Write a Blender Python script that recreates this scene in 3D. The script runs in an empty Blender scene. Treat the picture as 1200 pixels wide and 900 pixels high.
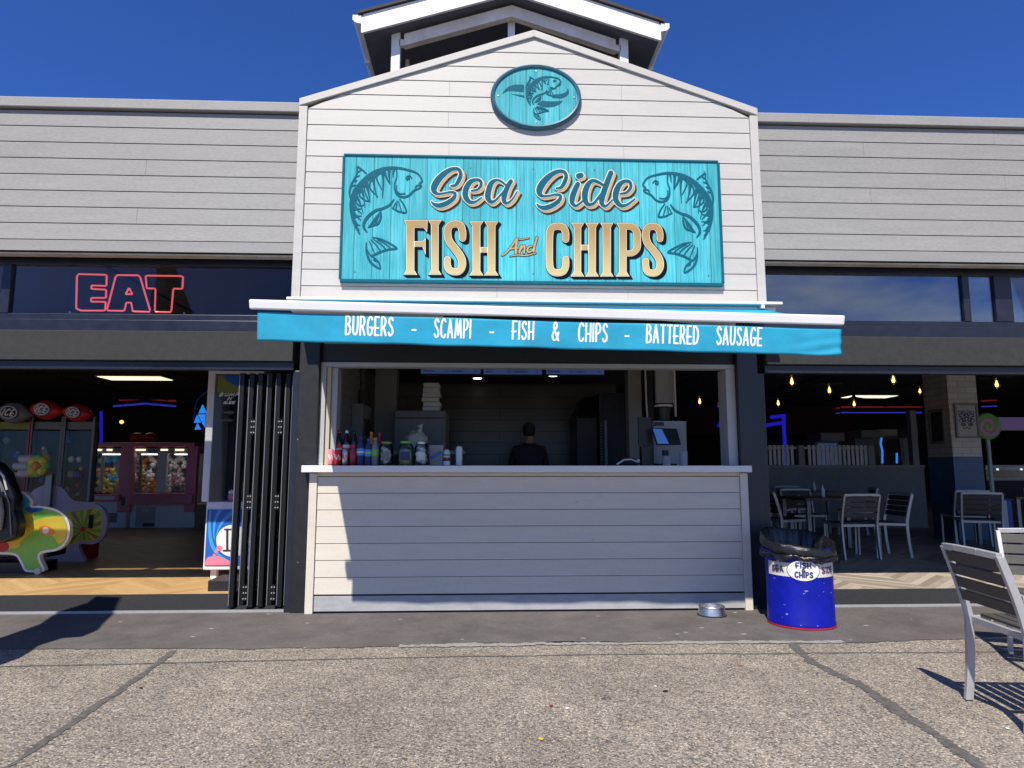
import bpy, bmesh, math, random
import numpy as np
from mathutils import Vector, Matrix

random.seed(7)
np.random.seed(7)
scene = bpy.context.scene
COL = scene.collection

# ------------------------------------------------------------------ camera
F_PX, CAM_H, CAM_D = 780.0, 1.25, 6.0          # focal length in 1200-px units, eye height, distance to the counter front
YAW, PITCH = math.radians(2.3), math.radians(7.2)
_cy, _sy, _cp, _sp = math.cos(YAW), math.sin(YAW), math.cos(PITCH), math.sin(PITCH)
FWD = Vector((_sy*_cp, _cy*_cp, _sp)); RT = Vector((_cy, -_sy, 0)); UP = RT.cross(FWD)
CAM = Vector((0, -CAM_D, CAM_H))
cam_d = bpy.data.cameras.new('camera'); cam = bpy.data.objects.new('camera', cam_d); COL.objects.link(cam)
cam_d.sensor_width = 36; cam_d.lens = 36*F_PX/1200; cam_d.clip_start = 0.05; cam_d.clip_end = 2000
cam.matrix_world = Matrix((( RT.x, UP.x, -FWD.x, CAM.x), (RT.y, UP.y, -FWD.y, CAM.y), (RT.z, UP.z, -FWD.z, CAM.z), (0, 0, 0, 1)))
scene.camera = cam

# ------------------------------------------------------------------ sun, sky, exposure
SUN_DIR = Vector((0.305, 1.0, -1.43)).normalized()           # the way the light travels
SUN_EL = math.asin(-SUN_DIR.z); SUN_ROT = math.atan2(-SUN_DIR.x, -SUN_DIR.y)
sl = bpy.data.lights.new('sun', 'SUN'); sl.energy = 4.6; sl.angle = math.radians(0.5); sl.color = (1.0, 0.94, 0.845)
so = bpy.data.objects.new('sun', sl); COL.objects.link(so); so.location = (-4, -12, 18)
so.rotation_mode = 'QUATERNION'; so.rotation_quaternion = SUN_DIR.to_track_quat('-Z', 'Y')

W = bpy.data.worlds.new('World'); scene.world = W; W.use_nodes = True
nt = W.node_tree; nt.nodes.clear()
def N(t, kind, **kw):
    n = t.nodes.new(kind)
    for k, v in kw.items():
        if k.startswith('i_'):
            key = k[2:]; key = int(key) if key.isdigit() else key
            n.inputs[key].default_value = v
        else: setattr(n, k, v)
    return n
sky = N(nt, 'ShaderNodeTexSky', sky_type='NISHITA', sun_disc=False, sun_elevation=SUN_EL, sun_rotation=SUN_ROT, altitude=0, air_density=1.0, dust_density=0.0, ozone_density=6.0)
bg = N(nt, 'ShaderNodeBackground', i_Strength=0.075); wo = N(nt, 'ShaderNodeOutputWorld')
# thin cloud bank low in the sky over the sea, behind the photographer to the right
tc = N(nt, 'ShaderNodeTexCoord'); mp = N(nt, 'ShaderNodeMapping'); mp.inputs['Scale'].default_value = (2.2, 2.2, 7.0)
ns = N(nt, 'ShaderNodeTexNoise', i_Scale=2.2, i_Detail=7.0, i_Roughness=0.6)
cr = N(nt, 'ShaderNodeValToRGB'); cr.color_ramp.elements[0].position = 0.36; cr.color_ramp.elements[1].position = 0.82
sx = N(nt, 'ShaderNodeSeparateXYZ')
my = N(nt, 'ShaderNodeMapRange', i_1=-0.15, i_2=-0.5, i_3=0.0, i_4=1.0)
mx = N(nt, 'ShaderNodeMapRange', i_1=-0.1, i_2=0.25, i_3=0.0, i_4=1.0)
m1 = N(nt, 'ShaderNodeMath', operation='MULTIPLY'); m2 = N(nt, 'ShaderNodeMath', operation='MULTIPLY')
cm = N(nt, 'ShaderNodeMixRGB', i_Color2=(8.0, 8.6, 9.6, 1))
gm = N(nt, 'ShaderNodeMixRGB', blend_type='MULTIPLY', i_Fac=1.0, i_Color2=(0.41, 0.70, 1.32, 1))
L = nt.links.new
L(tc.outputs['Generated'], mp.inputs[0]); L(mp.outputs[0], ns.inputs['Vector']); L(ns.outputs['Fac'], cr.inputs[0])
L(tc.outputs['Generated'], sx.inputs[0]); L(sx.outputs['Y'], my.inputs[0]); L(sx.outputs['X'], mx.inputs[0])
L(my.outputs[0], m1.inputs[0]); L(mx.outputs[0], m1.inputs[1]); L(m1.outputs[0], m2.inputs[0]); L(cr.outputs[0], m2.inputs[1])
L(m2.outputs[0], cm.inputs[0]); L(sky.outputs[0], gm.inputs[1]); L(gm.outputs[0], cm.inputs[1]); L(cm.outputs[0], bg.inputs[0]); L(bg.outputs[0], wo.inputs[0])

scene.view_settings.view_transform = 'Standard'; scene.view_settings.look = 'None'
scene.view_settings.exposure = 0.45; scene.view_settings.gamma = 1.0
scene.view_settings.use_curve_mapping = False
scene.render.engine = 'CYCLES'
scene.cycles.use_denoising = True
scene.cycles.max_bounces = 8; scene.cycles.diffuse_bounces = 4; scene.cycles.transparent_max_bounces = 16
scene.cycles.sample_clamp_indirect = 4.0
scene.cycles.caustics_reflective = False; scene.cycles.caustics_refractive = False

# ------------------------------------------------------------------ measuring helpers (design numbers)
def ray(px, py): return FWD + RT*((px-600)/F_PX) - UP*((py-450)/F_PX)
def P(px, py, Y):                       # (x, z) where the sight line meets the wall plane y = Y
    d = ray(px, py); t = (Y-CAM.y)/d.y; q = CAM + d*t
    return (q.x, q.z)
def G(px, py, Z=0.0):                   # (x, y) on a floor at height Z
    d = ray(px, py); t = (Z-CAM.z)/d.z; q = CAM + d*t
    return (q.x, q.y)

# ------------------------------------------------------------------ materials
def srgb(r, g, b):
    f = lambda c: (c/255/12.92) if c/255 <= 0.04045 else ((c/255+0.055)/1.055)**2.4
    return (f(r), f(g), f(b))
def mat(name, rgb, rough=0.6, metal=0.0, var=0.0, vscale=8.0, vstretch=(1, 1, 1), bump=0.0, bscale=60.0, spec=0.5, emit=None, estr=0.0, tint=None):
    m = bpy.data.materials.new(name); m.use_nodes = True
    t = m.node_tree; b = t.nodes['Principled BSDF']
    b.inputs['Base Color'].default_value = (*rgb, 1); b.inputs['Roughness'].default_value = rough
    b.inputs['Metallic'].default_value = metal; b.inputs['Specular IOR Level'].default_value = spec
    if emit: b.inputs['Emission Color'].default_value = (*emit, 1); b.inputs['Emission Strength'].default_value = estr
    if var > 0 or bump > 0:
        g = N(t, 'ShaderNodeTexCoord'); mpn = N(t, 'ShaderNodeMapping'); mpn.inputs['Scale'].default_value = vstretch
        t.links.new(g.outputs['Object'], mpn.inputs[0])
    if var > 0:
        n = N(t, 'ShaderNodeTexNoise', i_Scale=vscale, i_Detail=8.0, i_Roughness=0.65)
        t.links.new(mpn.outputs[0], n.inputs['Vector'])
        r = N(t, 'ShaderNodeValToRGB'); e = r.color_ramp.elements
        e[0].position = 0.3; e[1].position = 0.72
        lo = tint if tint else tuple(c*(1-var) for c in rgb)
        e[0].color = (*lo, 1); e[1].color = (*[min(1, c*(1+var*0.35)) for c in rgb], 1)
        t.links.new(n.outputs['Fac'], r.inputs[0]); t.links.new(r.outputs[0], b.inputs['Base Color'])
        rr = N(t, 'ShaderNodeMapRange', i_3=max(0.02, rough-0.12), i_4=min(1, rough+0.12))
        t.links.new(n.outputs['Fac'], rr.inputs[0]); t.links.new(rr.outputs[0], b.inputs['Roughness'])
    if bump > 0:
        n2 = N(t, 'ShaderNodeTexNoise', i_Scale=bscale, i_Detail=5.0, i_Roughness=0.7)
        t.links.new(mpn.outputs[0], n2.inputs['Vector'])
        bp = N(t, 'ShaderNodeBump', i_Strength=bump, i_Distance=0.01)
        t.links.new(n2.outputs['Fac'], bp.inputs['Height']); t.links.new(bp.outputs[0], b.inputs['Normal'])
    return m
def emat(name, rgb, s):
    m = bpy.data.materials.new(name); m.use_nodes = True; t = m.node_tree; b = t.nodes['Principled BSDF']
    b.inputs['Base Color'].default_value = (*[c*0.5 for c in rgb], 1); b.inputs['Roughness'].default_value = 0.4
    b.inputs['Emission Color'].default_value = (*rgb, 1); b.inputs['Emission Strength'].default_value = s
    return m
def glassmat(name, refl=0.5, tint=(1, 1, 1), rough=0.0, extra=0.0):
    m = bpy.data.materials.new(name); m.use_nodes = True; t = m.node_tree; t.nodes.clear()
    o = N(t, 'ShaderNodeOutputMaterial'); mx_ = N(t, 'ShaderNodeMixShader')
    tr = N(t, 'ShaderNodeBsdfTransparent'); tr.inputs[0].default_value = (*tint, 1)
    gl = N(t, 'ShaderNodeBsdfGlossy'); gl.inputs['Roughness'].default_value = rough; gl.inputs['Color'].default_value = (0.9, 0.95, 1, 1)
    fr = N(t, 'ShaderNodeFresnel', i_IOR=1.5)
    ma = N(t, 'ShaderNodeMath', operation='MULTIPLY_ADD', i_1=refl, i_2=extra)
    t.links.new(fr.outputs[0], ma.inputs[0]); t.links.new(ma.outputs[0], mx_.inputs[0])
    t.links.new(tr.outputs[0], mx_.inputs[1]); t.links.new(gl.outputs[0], mx_.inputs[2]); t.links.new(mx_.outputs[0], o.inputs[0])
    return m

M = {}
M['white_board'] = mat('white_board', (0.53, 0.508, 0.468), 0.5, var=0.07, vscale=2.2, vstretch=(1, 1, 9), bump=0.06, bscale=40, tint=(0.50, 0.474, 0.432))
M['grey_board'] = mat('grey_board', (0.308, 0.302, 0.288), 0.6, var=0.09, vscale=1.6, vstretch=(1, 1, 10), bump=0.12, bscale=70)
M['dark_gap'] = mat('dark_gap', (0.03, 0.03, 0.03), 0.9)
M['counter_board'] = mat('counter_board', (0.69, 0.64, 0.54), 0.5, var=0.07, vscale=3, vstretch=(1, 1, 6), bump=0.06, bscale=40, tint=(0.65, 0.59, 0.485))
M['white_gloss'] = mat('white_gloss', (0.82, 0.82, 0.81), 0.35, var=0.04, vscale=5)
M['worktop'] = mat('worktop', (0.80, 0.79, 0.78), 0.35, var=0.05, vscale=6)
M['plinth'] = mat('plinth', (0.42, 0.42, 0.43), 0.5, var=0.2, vscale=7, vstretch=(1, 1, 3))
M['black_paint'] = mat('black_paint', (0.014, 0.0145, 0.016), 0.5, var=0.35, vscale=14, bump=0.08, bscale=90)
M['door_black'] = mat('door_black', (0.007, 0.007, 0.008), 0.45, spec=0.3)
M['navy_frame'] = mat('navy_frame', (0.016, 0.018, 0.030), 0.35, var=0.3, vscale=10)
M['render_grey'] = mat('render_grey', (0.033, 0.034, 0.034), 0.8, var=0.35, vscale=18, vstretch=(1, 1, 1), bump=0.5, bscale=130)
M['soffit'] = mat('soffit', (0.12, 0.128, 0.16), 0.7, var=0.2)
M['rust_white'] = mat('rust_white', (0.85, 0.83, 0.79), 0.6, var=0.2, vscale=4, tint=(0.66, 0.56, 0.44))
M['roof_tile'] = mat('roof_tile', (0.05, 0.042, 0.042), 0.8, var=0.4, vscale=12, bump=0.4)
M['teal'] = mat('teal', (0.007, 0.112, 0.165), 0.6, var=0.12, vscale=12, spec=0.12)
M['teal_rim'] = mat('teal_rim', (0.03, 0.12, 0.165), 0.45, var=0.2, vscale=12)
M['cream'] = mat('cream', (0.80, 0.74, 0.62), 0.5)
M['gold_side'] = mat('gold_side', (0.50, 0.335, 0.17), 0.5, var=0.1)
M['shadow_ink'] = mat('shadow_ink', (0.006, 0.009, 0.012), 0.8, spec=0.05)
M['brown_ink'] = mat('brown_ink', (0.055, 0.04, 0.028), 0.8, spec=0.05)
M['awning'] = mat('awning', (0.027, 0.345, 0.53), 0.75, var=0.22, vscale=3.5, vstretch=(1, 1, 1.6), bump=0.12, bscale=9, spec=0.2)
M['alu'] = mat('alu', (0.46, 0.455, 0.45), 0.45, metal=0.35, var=0.08, vscale=20)
M['alu_dark'] = mat('alu_dark', (0.22, 0.225, 0.235), 0.4, metal=0.6, var=0.15)
M['slat'] = mat('slat', (0.066, 0.060, 0.053), 0.6, var=0.35, vscale=9, vstretch=(1, 8, 8), bump=0.1, bscale=60)
M['steel'] = mat('steel', (0.58, 0.575, 0.56), 0.38, metal=1.0, var=0.1, vscale=18)
M['bin_blue'] = mat('bin_blue', (0.004, 0.008, 0.30), 0.38, var=0.3, vscale=9, spec=0.3)
M['bag'] = mat('bag', (0.010, 0.010, 0.012), 0.22, bump=0.9, bscale=21, spec=0.6)
M['bag_cloth'] = mat('bag_cloth', (0.012, 0.014, 0.022), 0.35, bump=0.7, bscale=14, spec=0.4)
M['label_cream'] = mat('label_cream', (0.72, 0.70, 0.60), 0.4, var=0.1, vscale=20)
M['label_white'] = mat('label_white', (0.78, 0.78, 0.78), 0.4)
M['ink_navy'] = mat('ink_navy', (0.03, 0.04, 0.14), 0.5)
M['ink_purple'] = mat('ink_purple', (0.10, 0.04, 0.14), 0.5)
M['rubber'] = mat('rubber', (0.02, 0.02, 0.02), 0.7)
M['red'] = mat('red', (0.72, 0.025, 0.03), 0.35)
M['red_deep'] = mat('red_deep', (0.42, 0.018, 0.03), 0.35, var=0.15)
M['pink'] = mat('pink', (0.82, 0.24, 0.32), 0.35, var=0.1)
M['cab_white'] = mat('cab_white', (0.80, 0.78, 0.79), 0.4, var=0.08)
M['lilac'] = mat('lilac', (0.42, 0.38, 0.50), 0.45)
M['alu_mid'] = mat('alu_mid', (0.20, 0.20, 0.21), 0.45, metal=0.3)
M['swirl_pink'] = mat('swirl_pink', (0.80, 0.30, 0.75), 0.4)
M['green'] = mat('green', (0.20, 0.52, 0.08), 0.4, var=0.1)
M['yellow'] = mat('yellow', (0.72, 0.58, 0.05), 0.4, var=0.12)
M['olive'] = mat('olive', (0.25, 0.27, 0.05), 0.45)
M['orange'] = mat('orange', (0.75, 0.25, 0.03), 0.4)
M['blue'] = mat('blue', (0.02, 0.12, 0.50), 0.4)
M['sky_blue'] = mat('sky_blue', (0.05, 0.36, 0.72), 0.4)
M['cola'] = mat('cola', (0.02, 0.006, 0.004), 0.1, spec=0.7)
M['black'] = mat('black', (0.012, 0.012, 0.013), 0.4)
M['grey_mid'] = mat('grey_mid', (0.22, 0.23, 0.24), 0.5, var=0.12)
M['grey_post'] = mat('grey_post', (0.30, 0.30, 0.29), 0.5, var=0.06)
M['frame_grey'] = mat('frame_grey', (0.46, 0.46, 0.47), 0.45, var=0.06)
M['frame_cream'] = mat('frame_cream', (0.52, 0.47, 0.34), 0.5)
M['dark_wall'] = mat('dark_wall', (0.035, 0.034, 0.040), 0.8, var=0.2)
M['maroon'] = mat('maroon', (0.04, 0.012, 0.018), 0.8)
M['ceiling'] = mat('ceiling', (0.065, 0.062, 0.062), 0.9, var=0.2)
M['skin'] = mat('skin', (0.42, 0.25, 0.17), 0.5)
M['hair'] = mat('hair', (0.02, 0.015, 0.012), 0.6)
M['cloth_black'] = mat('cloth_black', (0.02, 0.021, 0.025), 0.8, var=0.2, vscale=30)
M['table_wood'] = mat('table_wood', (0.10, 0.065, 0.045), 0.45, var=0.4, vscale=5, vstretch=(6, 1, 1))
M['glass'] = glassmat('glass', refl=0.45, extra=0.0)
M['glass_tint'] = glassmat('glass_tint', refl=1.4, tint=(0.62, 0.66, 0.72), extra=0.10)
M['jar_glass'] = glassmat('jar_glass', refl=1.5, tint=(0.92, 0.95, 0.92))
M['acrylic'] = glassmat('acrylic', refl=0.12, tint=(0.86, 0.86, 0.88), extra=0.0)
M['plastic_bag'] = mat('plastic_bag', (0.80, 0.74, 0.60), 0.4, var=0.2, bump=0.6, bscale=25)
M['lamp'] = emat('lamp', (1.0, 0.55, 0.16), 2.6)
M['fluo'] = emat('fluo', (1.0, 0.90, 0.62), 1.0)
M['downlight'] = emat('downlight', (1.0, 0.95, 0.85), 4.0)
M['neon_red'] = emat('neon_red', (0.8, 0.05, 0.05), 0.10)
M['neon_blue'] = emat('neon_blue', (0.08, 0.08, 1.0), 0.20)
M['led_blue'] = emat('led_blue', (0.03, 0.02, 1.0), 0.26)
M['cyan_led'] = emat('cyan_led', (0.03, 0.28, 1.0), 0.55)
M['screen_dim'] = emat('screen_dim', (0.055, 0.11, 0.30), 0.25)
M['screen_blue'] = emat('screen_blue', (0.07, 0.20, 0.62), 0.30)
M['warm_bulb'] = emat('warm_bulb', (1.0, 0.75, 0.2), 0.9)
M['violet'] = emat('violet', (0.32, 0.22, 0.55), 0.10)
M['eat_tube'] = mat('eat_tube', (0.85, 0.10, 0.11), 0.3, emit=(1.0, 0.16, 0.17), estr=0.42)
M['tube_white'] = emat('tube_white', (1.0, 0.97, 0.9), 4.5)
M['glass_in'] = glassmat('glass_in', refl=0.22)
M['case_white'] = emat('case_white', (0.85, 0.9, 1.0), 0.7)

def special_mats():
    # exposed-aggregate concrete
    m = bpy.data.materials.new('aggregate'); m.use_nodes = True; t = m.node_tree; b = t.nodes['Principled BSDF']; b.inputs['Roughness'].default_value = 0.85
    g = N(t, 'ShaderNodeTexCoord')
    v = N(t, 'ShaderNodeTexVoronoi', i_Scale=104.0); t.links.new(g.outputs['Object'], v.inputs['Vector'])
    sp = N(t, 'ShaderNodeSeparateColor'); t.links.new(v.outputs['Color'], sp.inputs[0])
    r = N(t, 'ShaderNodeValToRGB'); cr_ = r.color_ramp
    cols = [(0.0, (0.045, 0.042, 0.038)), (0.18, (0.175, 0.147, 0.116)), (0.4, (0.330, 0.272, 0.203)), (0.62, (0.457, 0.375, 0.275)), (0.82, (0.292, 0.263, 0.229)), (1.0, (0.664, 0.570, 0.450))]
    cr_.elements[0].position = 0; cr_.elements[0].color = (*cols[0][1], 1); cr_.elements[1].position = 1; cr_.elements[1].color = (*cols[-1][1], 1)
    for p_, c_ in cols[1:-1]:
        e = cr_.elements.new(p_); e.color = (*c_, 1)
    t.links.new(sp.outputs[0], r.inputs[0])
    # dark matrix between the stones
    mr = N(t, 'ShaderNodeMapRange', i_1=0.28, i_2=0.62, i_3=0.0, i_4=0.62); t.links.new(v.outputs['Distance'], mr.inputs[0])
    mxr = N(t, 'ShaderNodeMixRGB', i_Color2=(0.115, 0.105, 0.095, 1)); t.links.new(mr.outputs[0], mxr.inputs[0]); t.links.new(r.outputs[0], mxr.inputs[1])
    # broad wear and stains
    n = N(t, 'ShaderNodeTexNoise', i_Scale=0.9, i_Detail=7.0, i_Roughness=0.65); t.links.new(g.outputs['Object'], n.inputs['Vector'])
    r2 = N(t, 'ShaderNodeMapRange', i_1=0.3, i_2=0.7, i_3=0.79, i_4=1.24); t.links.new(n.outputs['Fac'], r2.inputs[0])
    n3 = N(t, 'ShaderNodeTexNoise', i_Scale=7.0, i_Detail=6.0, i_Roughness=0.7); t.links.new(g.outputs['Object'], n3.inputs['Vector'])
    r3 = N(t, 'ShaderNodeMapRange', i_1=0.3, i_2=0.7, i_3=0.78, i_4=1.15); t.links.new(n3.outputs['Fac'], r3.inputs[0])
    mu = N(t, 'ShaderNodeMath', operation='MULTIPLY'); t.links.new(r2.outputs[0], mu.inputs[0]); t.links.new(r3.outputs[0], mu.inputs[1])
    vm = N(t, 'ShaderNodeVectorMath', operation='SCALE'); t.links.new(mxr.outputs[0], vm.inputs[0]); t.links.new(mu.outputs[0], vm.inputs['Scale'])
    # spots of gum
    v2 = N(t, 'ShaderNodeTexVoronoi', i_Scale=1.9); t.links.new(g.outputs['Object'], v2.inputs['Vector'])
    mr2 = N(t, 'ShaderNodeMapRange', i_1=0.045, i_2=0.03, i_3=0.0, i_4=0.6); t.links.new(v2.outputs['Distance'], mr2.inputs[0])
    mx2 = N(t, 'ShaderNodeMixRGB', i_Color2=(0.50, 0.46, 0.40, 1)); t.links.new(mr2.outputs[0], mx2.inputs[0]); t.links.new(vm.outputs[0], mx2.inputs[1])
    t.links.new(mx2.outputs[0], b.inputs['Base Color'])
    bp = N(t, 'ShaderNodeBump', i_Strength=0.55, i_Distance=0.006); bp.invert = True
    t.links.new(v.outputs['Distance'], bp.inputs['Height']); t.links.new(bp.outputs[0], b.inputs['Normal'])
    M['aggregate'] = m
    # worn asphalt strip
    m = bpy.data.materials.new('asphalt'); m.use_nodes = True; t = m.node_tree; b = t.nodes['Principled BSDF']; b.inputs['Roughness'].default_value = 0.8
    g = N(t, 'ShaderNodeTexCoord')
    n = N(t, 'ShaderNodeTexNoise', i_Scale=2.2, i_Detail=10.0, i_Roughness=0.72); t.links.new(g.outputs['Object'], n.inputs['Vector'])
    r = N(t, 'ShaderNodeValToRGB'); r.color_ramp.elements[0].position = 0.33; r.color_ramp.elements[0].color = (0.075, 0.066, 0.061, 1)
    r.color_ramp.elements[1].position = 0.7; r.color_ramp.elements[1].color = (0.145, 0.130, 0.119, 1); t.links.new(n.outputs['Fac'], r.inputs[0])
    n4 = N(t, 'ShaderNodeTexNoise', i_Scale=160.0, i_Detail=2.0); t.links.new(g.outputs['Object'], n4.inputs['Vector'])
    r4 = N(t, 'ShaderNodeMapRange', i_1=0.3, i_2=0.7, i_3=0.72, i_4=1.25); t.links.new(n4.outputs['Fac'], r4.inputs[0])
    vm = N(t, 'ShaderNodeVectorMath', operation='SCALE'); t.links.new(r.outputs[0], vm.inputs[0]); t.links.new(r4.outputs[0], vm.inputs['Scale'])
    mpn = N(t, 'ShaderNodeMapping'); mpn.inputs['Scale'].default_value = (1, 1.8, 1); t.links.new(g.outputs['Object'], mpn.inputs[0])
    nd = N(t, 'ShaderNodeTexNoise', i_Scale=9.0, i_Detail=3.0); t.links.new(g.outputs['Object'], nd.inputs['Vector'])
    ad = N(t, 'ShaderNodeMixRGB', i_Fac=0.06); t.links.new(mpn.outputs[0], ad.inputs[1]); t.links.new(nd.outputs['Color'], ad.inputs[2])
    v2 = N(t, 'ShaderNodeTexVoronoi', i_Scale=3.4); t.links.new(ad.outputs[0], v2.inputs['Vector'])
    mr2 = N(t, 'ShaderNodeMapRange', i_1=0.075, i_2=0.055, i_3=0.0, i_4=0.8); t.links.new(v2.outputs['Distance'], mr2.inputs[0])
    mx2 = N(t, 'ShaderNodeMixRGB', i_Color2=(0.42, 0.41, 0.39, 1)); t.links.new(mr2.outputs[0], mx2.inputs[0]); t.links.new(vm.outputs[0], mx2.inputs[1])
    t.links.new(mx2.outputs[0], b.inputs['Base Color'])
    bp = N(t, 'ShaderNodeBump', i_Strength=0.35, i_Distance=0.006); t.links.new(n4.outputs['Fac'], bp.inputs['Height']); t.links.new(bp.outputs[0], b.inputs['Normal'])
    M['asphalt'] = m
    # speckled entrance matting
    m = mat('matting', (0.026, 0.027, 0.032), 0.95, var=0.85, vscale=95, bump=0.8, bscale=190); M['matting'] = m
    m = mat('tar', (0.125, 0.115, 0.104), 0.85, var=0.55, vscale=22, bump=0.3, bscale=90); M['tar'] = m
    m = mat('mortar', (0.30, 0.29, 0.27), 0.85, var=0.3, vscale=12, bump=0.3); M['mortar'] = m
    # timber-look floors laid in chevrons
    def floor(name, c1, c2, c3, w, ang):
        m = bpy.data.materials.new(name); m.use_nodes = True; t = m.node_tree; b = t.nodes['Principled BSDF']; b.inputs['Roughness'].default_value = 0.45
        g = N(t, 'ShaderNodeTexCoord'); sx_ = N(t, 'ShaderNodeSeparateXYZ'); t.links.new(g.outputs['Object'], sx_.inputs[0])
        pp = N(t, 'ShaderNodeMath', operation='PINGPONG', i_1=0.62); t.links.new(sx_.outputs['X'], pp.inputs[0])
        ml = N(t, 'ShaderNodeMath', operation='MULTIPLY', i_1=ang); t.links.new(pp.outputs[0], ml.inputs[0])
        ad_ = N(t, 'ShaderNodeMath', operation='ADD'); t.links.new(sx_.outputs['Y'], ad_.inputs[0]); t.links.new(ml.outputs[0], ad_.inputs[1])
        dv = N(t, 'ShaderNodeMath', operation='DIVIDE', i_1=w); t.links.new(ad_.outputs[0], dv.inputs[0])
        fl = N(t, 'ShaderNodeMath', operation='FLOOR'); t.links.new(dv.outputs[0], fl.inputs[0])
        dx = N(t, 'ShaderNodeMath', operation='DIVIDE', i_1=0.62); t.links.new(sx_.outputs['X'], dx.inputs[0])
        fx = N(t, 'ShaderNodeMath', operation='FLOOR'); t.links.new(dx.outputs[0], fx.inputs[0])
        cb = N(t, 'ShaderNodeCombineXYZ'); t.links.new(fx.outputs[0], cb.inputs[0]); t.links.new(fl.outputs[0], cb.inputs[1])
        wn = N(t, 'ShaderNodeTexWhiteNoise'); t.links.new(cb.outputs[0], wn.inputs['Vector'])
        r = N(t, 'ShaderNodeValToRGB'); e = r.color_ramp.elements; e[0].color = (*c1, 1); e[1].color = (*c3, 1); k = e.new(0.5); k.color = (*c2, 1)
        t.links.new(wn.outputs['Value'], r.inputs[0])
        cg = N(t, 'ShaderNodeCombineXYZ'); t.links.new(sx_.outputs['X'], cg.inputs[0]); t.links.new(ad_.outputs[0], cg.inputs[1])
        mg = N(t, 'ShaderNodeMapping'); mg.inputs['Scale'].default_value = (3, 40, 1); t.links.new(cg.outputs[0], mg.inputs[0])
        ng = N(t, 'ShaderNodeTexNoise', i_Scale=2.0, i_Detail=6.0); t.links.new(mg.outputs[0], ng.inputs['Vector'])
        rg = N(t, 'ShaderNodeMapRange', i_1=0.3, i_2=0.7, i_3=0.8, i_4=1.12); t.links.new(ng.outputs['Fac'], rg.inputs[0])
        fr_ = N(t, 'ShaderNodeMath', operation='FRACT'); t.links.new(dv.outputs[0], fr_.inputs[0])
        ed = N(t, 'ShaderNodeMapRange', i_1=0.0, i_2=0.05, i_3=0.72, i_4=1.0); t.links.new(fr_.outputs[0], ed.inputs[0])
        mu_ = N(t, 'ShaderNodeMath', operation='MULTIPLY'); t.links.new(rg.outputs[0], mu_.inputs[0]); t.links.new(ed.outputs[0], mu_.inputs[1])
        vm_ = N(t, 'ShaderNodeVectorMath', operation='SCALE'); t.links.new(r.outputs[0], vm_.inputs[0]); t.links.new(mu_.outputs[0], vm_.inputs['Scale'])
        t.links.new(vm_.outputs[0], b.inputs['Base Color'])
        return m
    M['oak_floor'] = floor('oak_floor', (0.44, 0.265, 0.11), (0.52, 0.325, 0.14), (0.60, 0.39, 0.18), 0.12, 1.0)
    M['grey_floor'] = floor('grey_floor', (0.26, 0.21, 0.165), (0.40, 0.34, 0.275), (0.52, 0.46, 0.385), 0.12, 1.0)
    # turquoise weathered planks of the signs
    def planks(name, pitch, off):
        m = bpy.data.materials.new(name); m.use_nodes = True; t = m.node_tree; b = t.nodes['Principled BSDF']; b.inputs['Roughness'].default_value = 0.6; b.inputs['Specular IOR Level'].default_value = 0.15
        g = N(t, 'ShaderNodeTexCoord'); sx_ = N(t, 'ShaderNodeSeparateXYZ'); t.links.new(g.outputs['Object'], sx_.inputs[0])
        a = N(t, 'ShaderNodeMath', operation='ADD', i_1=off); t.links.new(sx_.outputs['X'], a.inputs[0])
        d = N(t, 'ShaderNodeMath', operation='DIVIDE', i_1=pitch); t.links.new(a.outputs[0], d.inputs[0])
        fr_ = N(t, 'ShaderNodeMath', operation='FRACT'); t.links.new(d.outputs[0], fr_.inputs[0])
        fl = N(t, 'ShaderNodeMath', operation='FLOOR'); t.links.new(d.outputs[0], fl.inputs[0])
        wn = N(t, 'ShaderNodeTexWhiteNoise', noise_dimensions='1D'); t.links.new(fl.outputs[0], wn.inputs['W'])
        mg = N(t, 'ShaderNodeMapping'); mg.inputs['Scale'].default_value = (34, 1, 1.1); t.links.new(g.outputs['Object'], mg.inputs[0])
        ng = N(t, 'ShaderNodeTexNoise', i_Scale=1.6, i_Detail=9.0, i_Roughness=0.7); t.links.new(mg.outputs[0], ng.inputs['Vector'])
        r = N(t, 'ShaderNodeValToRGB'); e = r.color_ramp.elements; e[0].position = 0.28; e[0].color = (0.02, 0.24, 0.33, 1); e[1].position = 0.75; e[1].color = (0.20, 0.58, 0.615, 1)
        k = e.new(0.48); k.color = (0.06, 0.42, 0.475, 1)
        t.links.new(ng.outputs['Fac'], r.inputs[0])
        ta = N(t, 'ShaderNodeMapRange', i_3=0.86, i_4=1.12); t.links.new(wn.outputs['Value'], ta.inputs[0])
        n5 = N(t, 'ShaderNodeTexNoise', i_Scale=1.7, i_Detail=3.0); t.links.new(g.outputs['Object'], n5.inputs['Vector'])
        r5 = N(t, 'ShaderNodeMapRange', i_1=0.3, i_2=0.7, i_3=0.85, i_4=1.15); t.links.new(n5.outputs['Fac'], r5.inputs[0])
        e1 = N(t, 'ShaderNodeMapRange', i_1=0.0, i_2=0.055, i_3=0.12, i_4=1.0); t.links.new(fr_.outputs[0], e1.inputs[0])
        q = N(t, 'ShaderNodeMath', operation='MULTIPLY'); t.links.new(ta.outputs[0], q.inputs[0]); t.links.new(e1.outputs[0], q.inputs[1])
        q2 = N(t, 'ShaderNodeMath', operation='MULTIPLY'); t.links.new(q.outputs[0], q2.inputs[0]); t.links.new(r5.outputs[0], q2.inputs[1])
        vm_ = N(t, 'ShaderNodeVectorMath', operation='SCALE'); t.links.new(r.outputs[0], vm_.inputs[0]); t.links.new(q2.outputs[0], vm_.inputs['Scale'])
        t.links.new(vm_.outputs[0], b.inputs['Base Color'])
        return m
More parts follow.
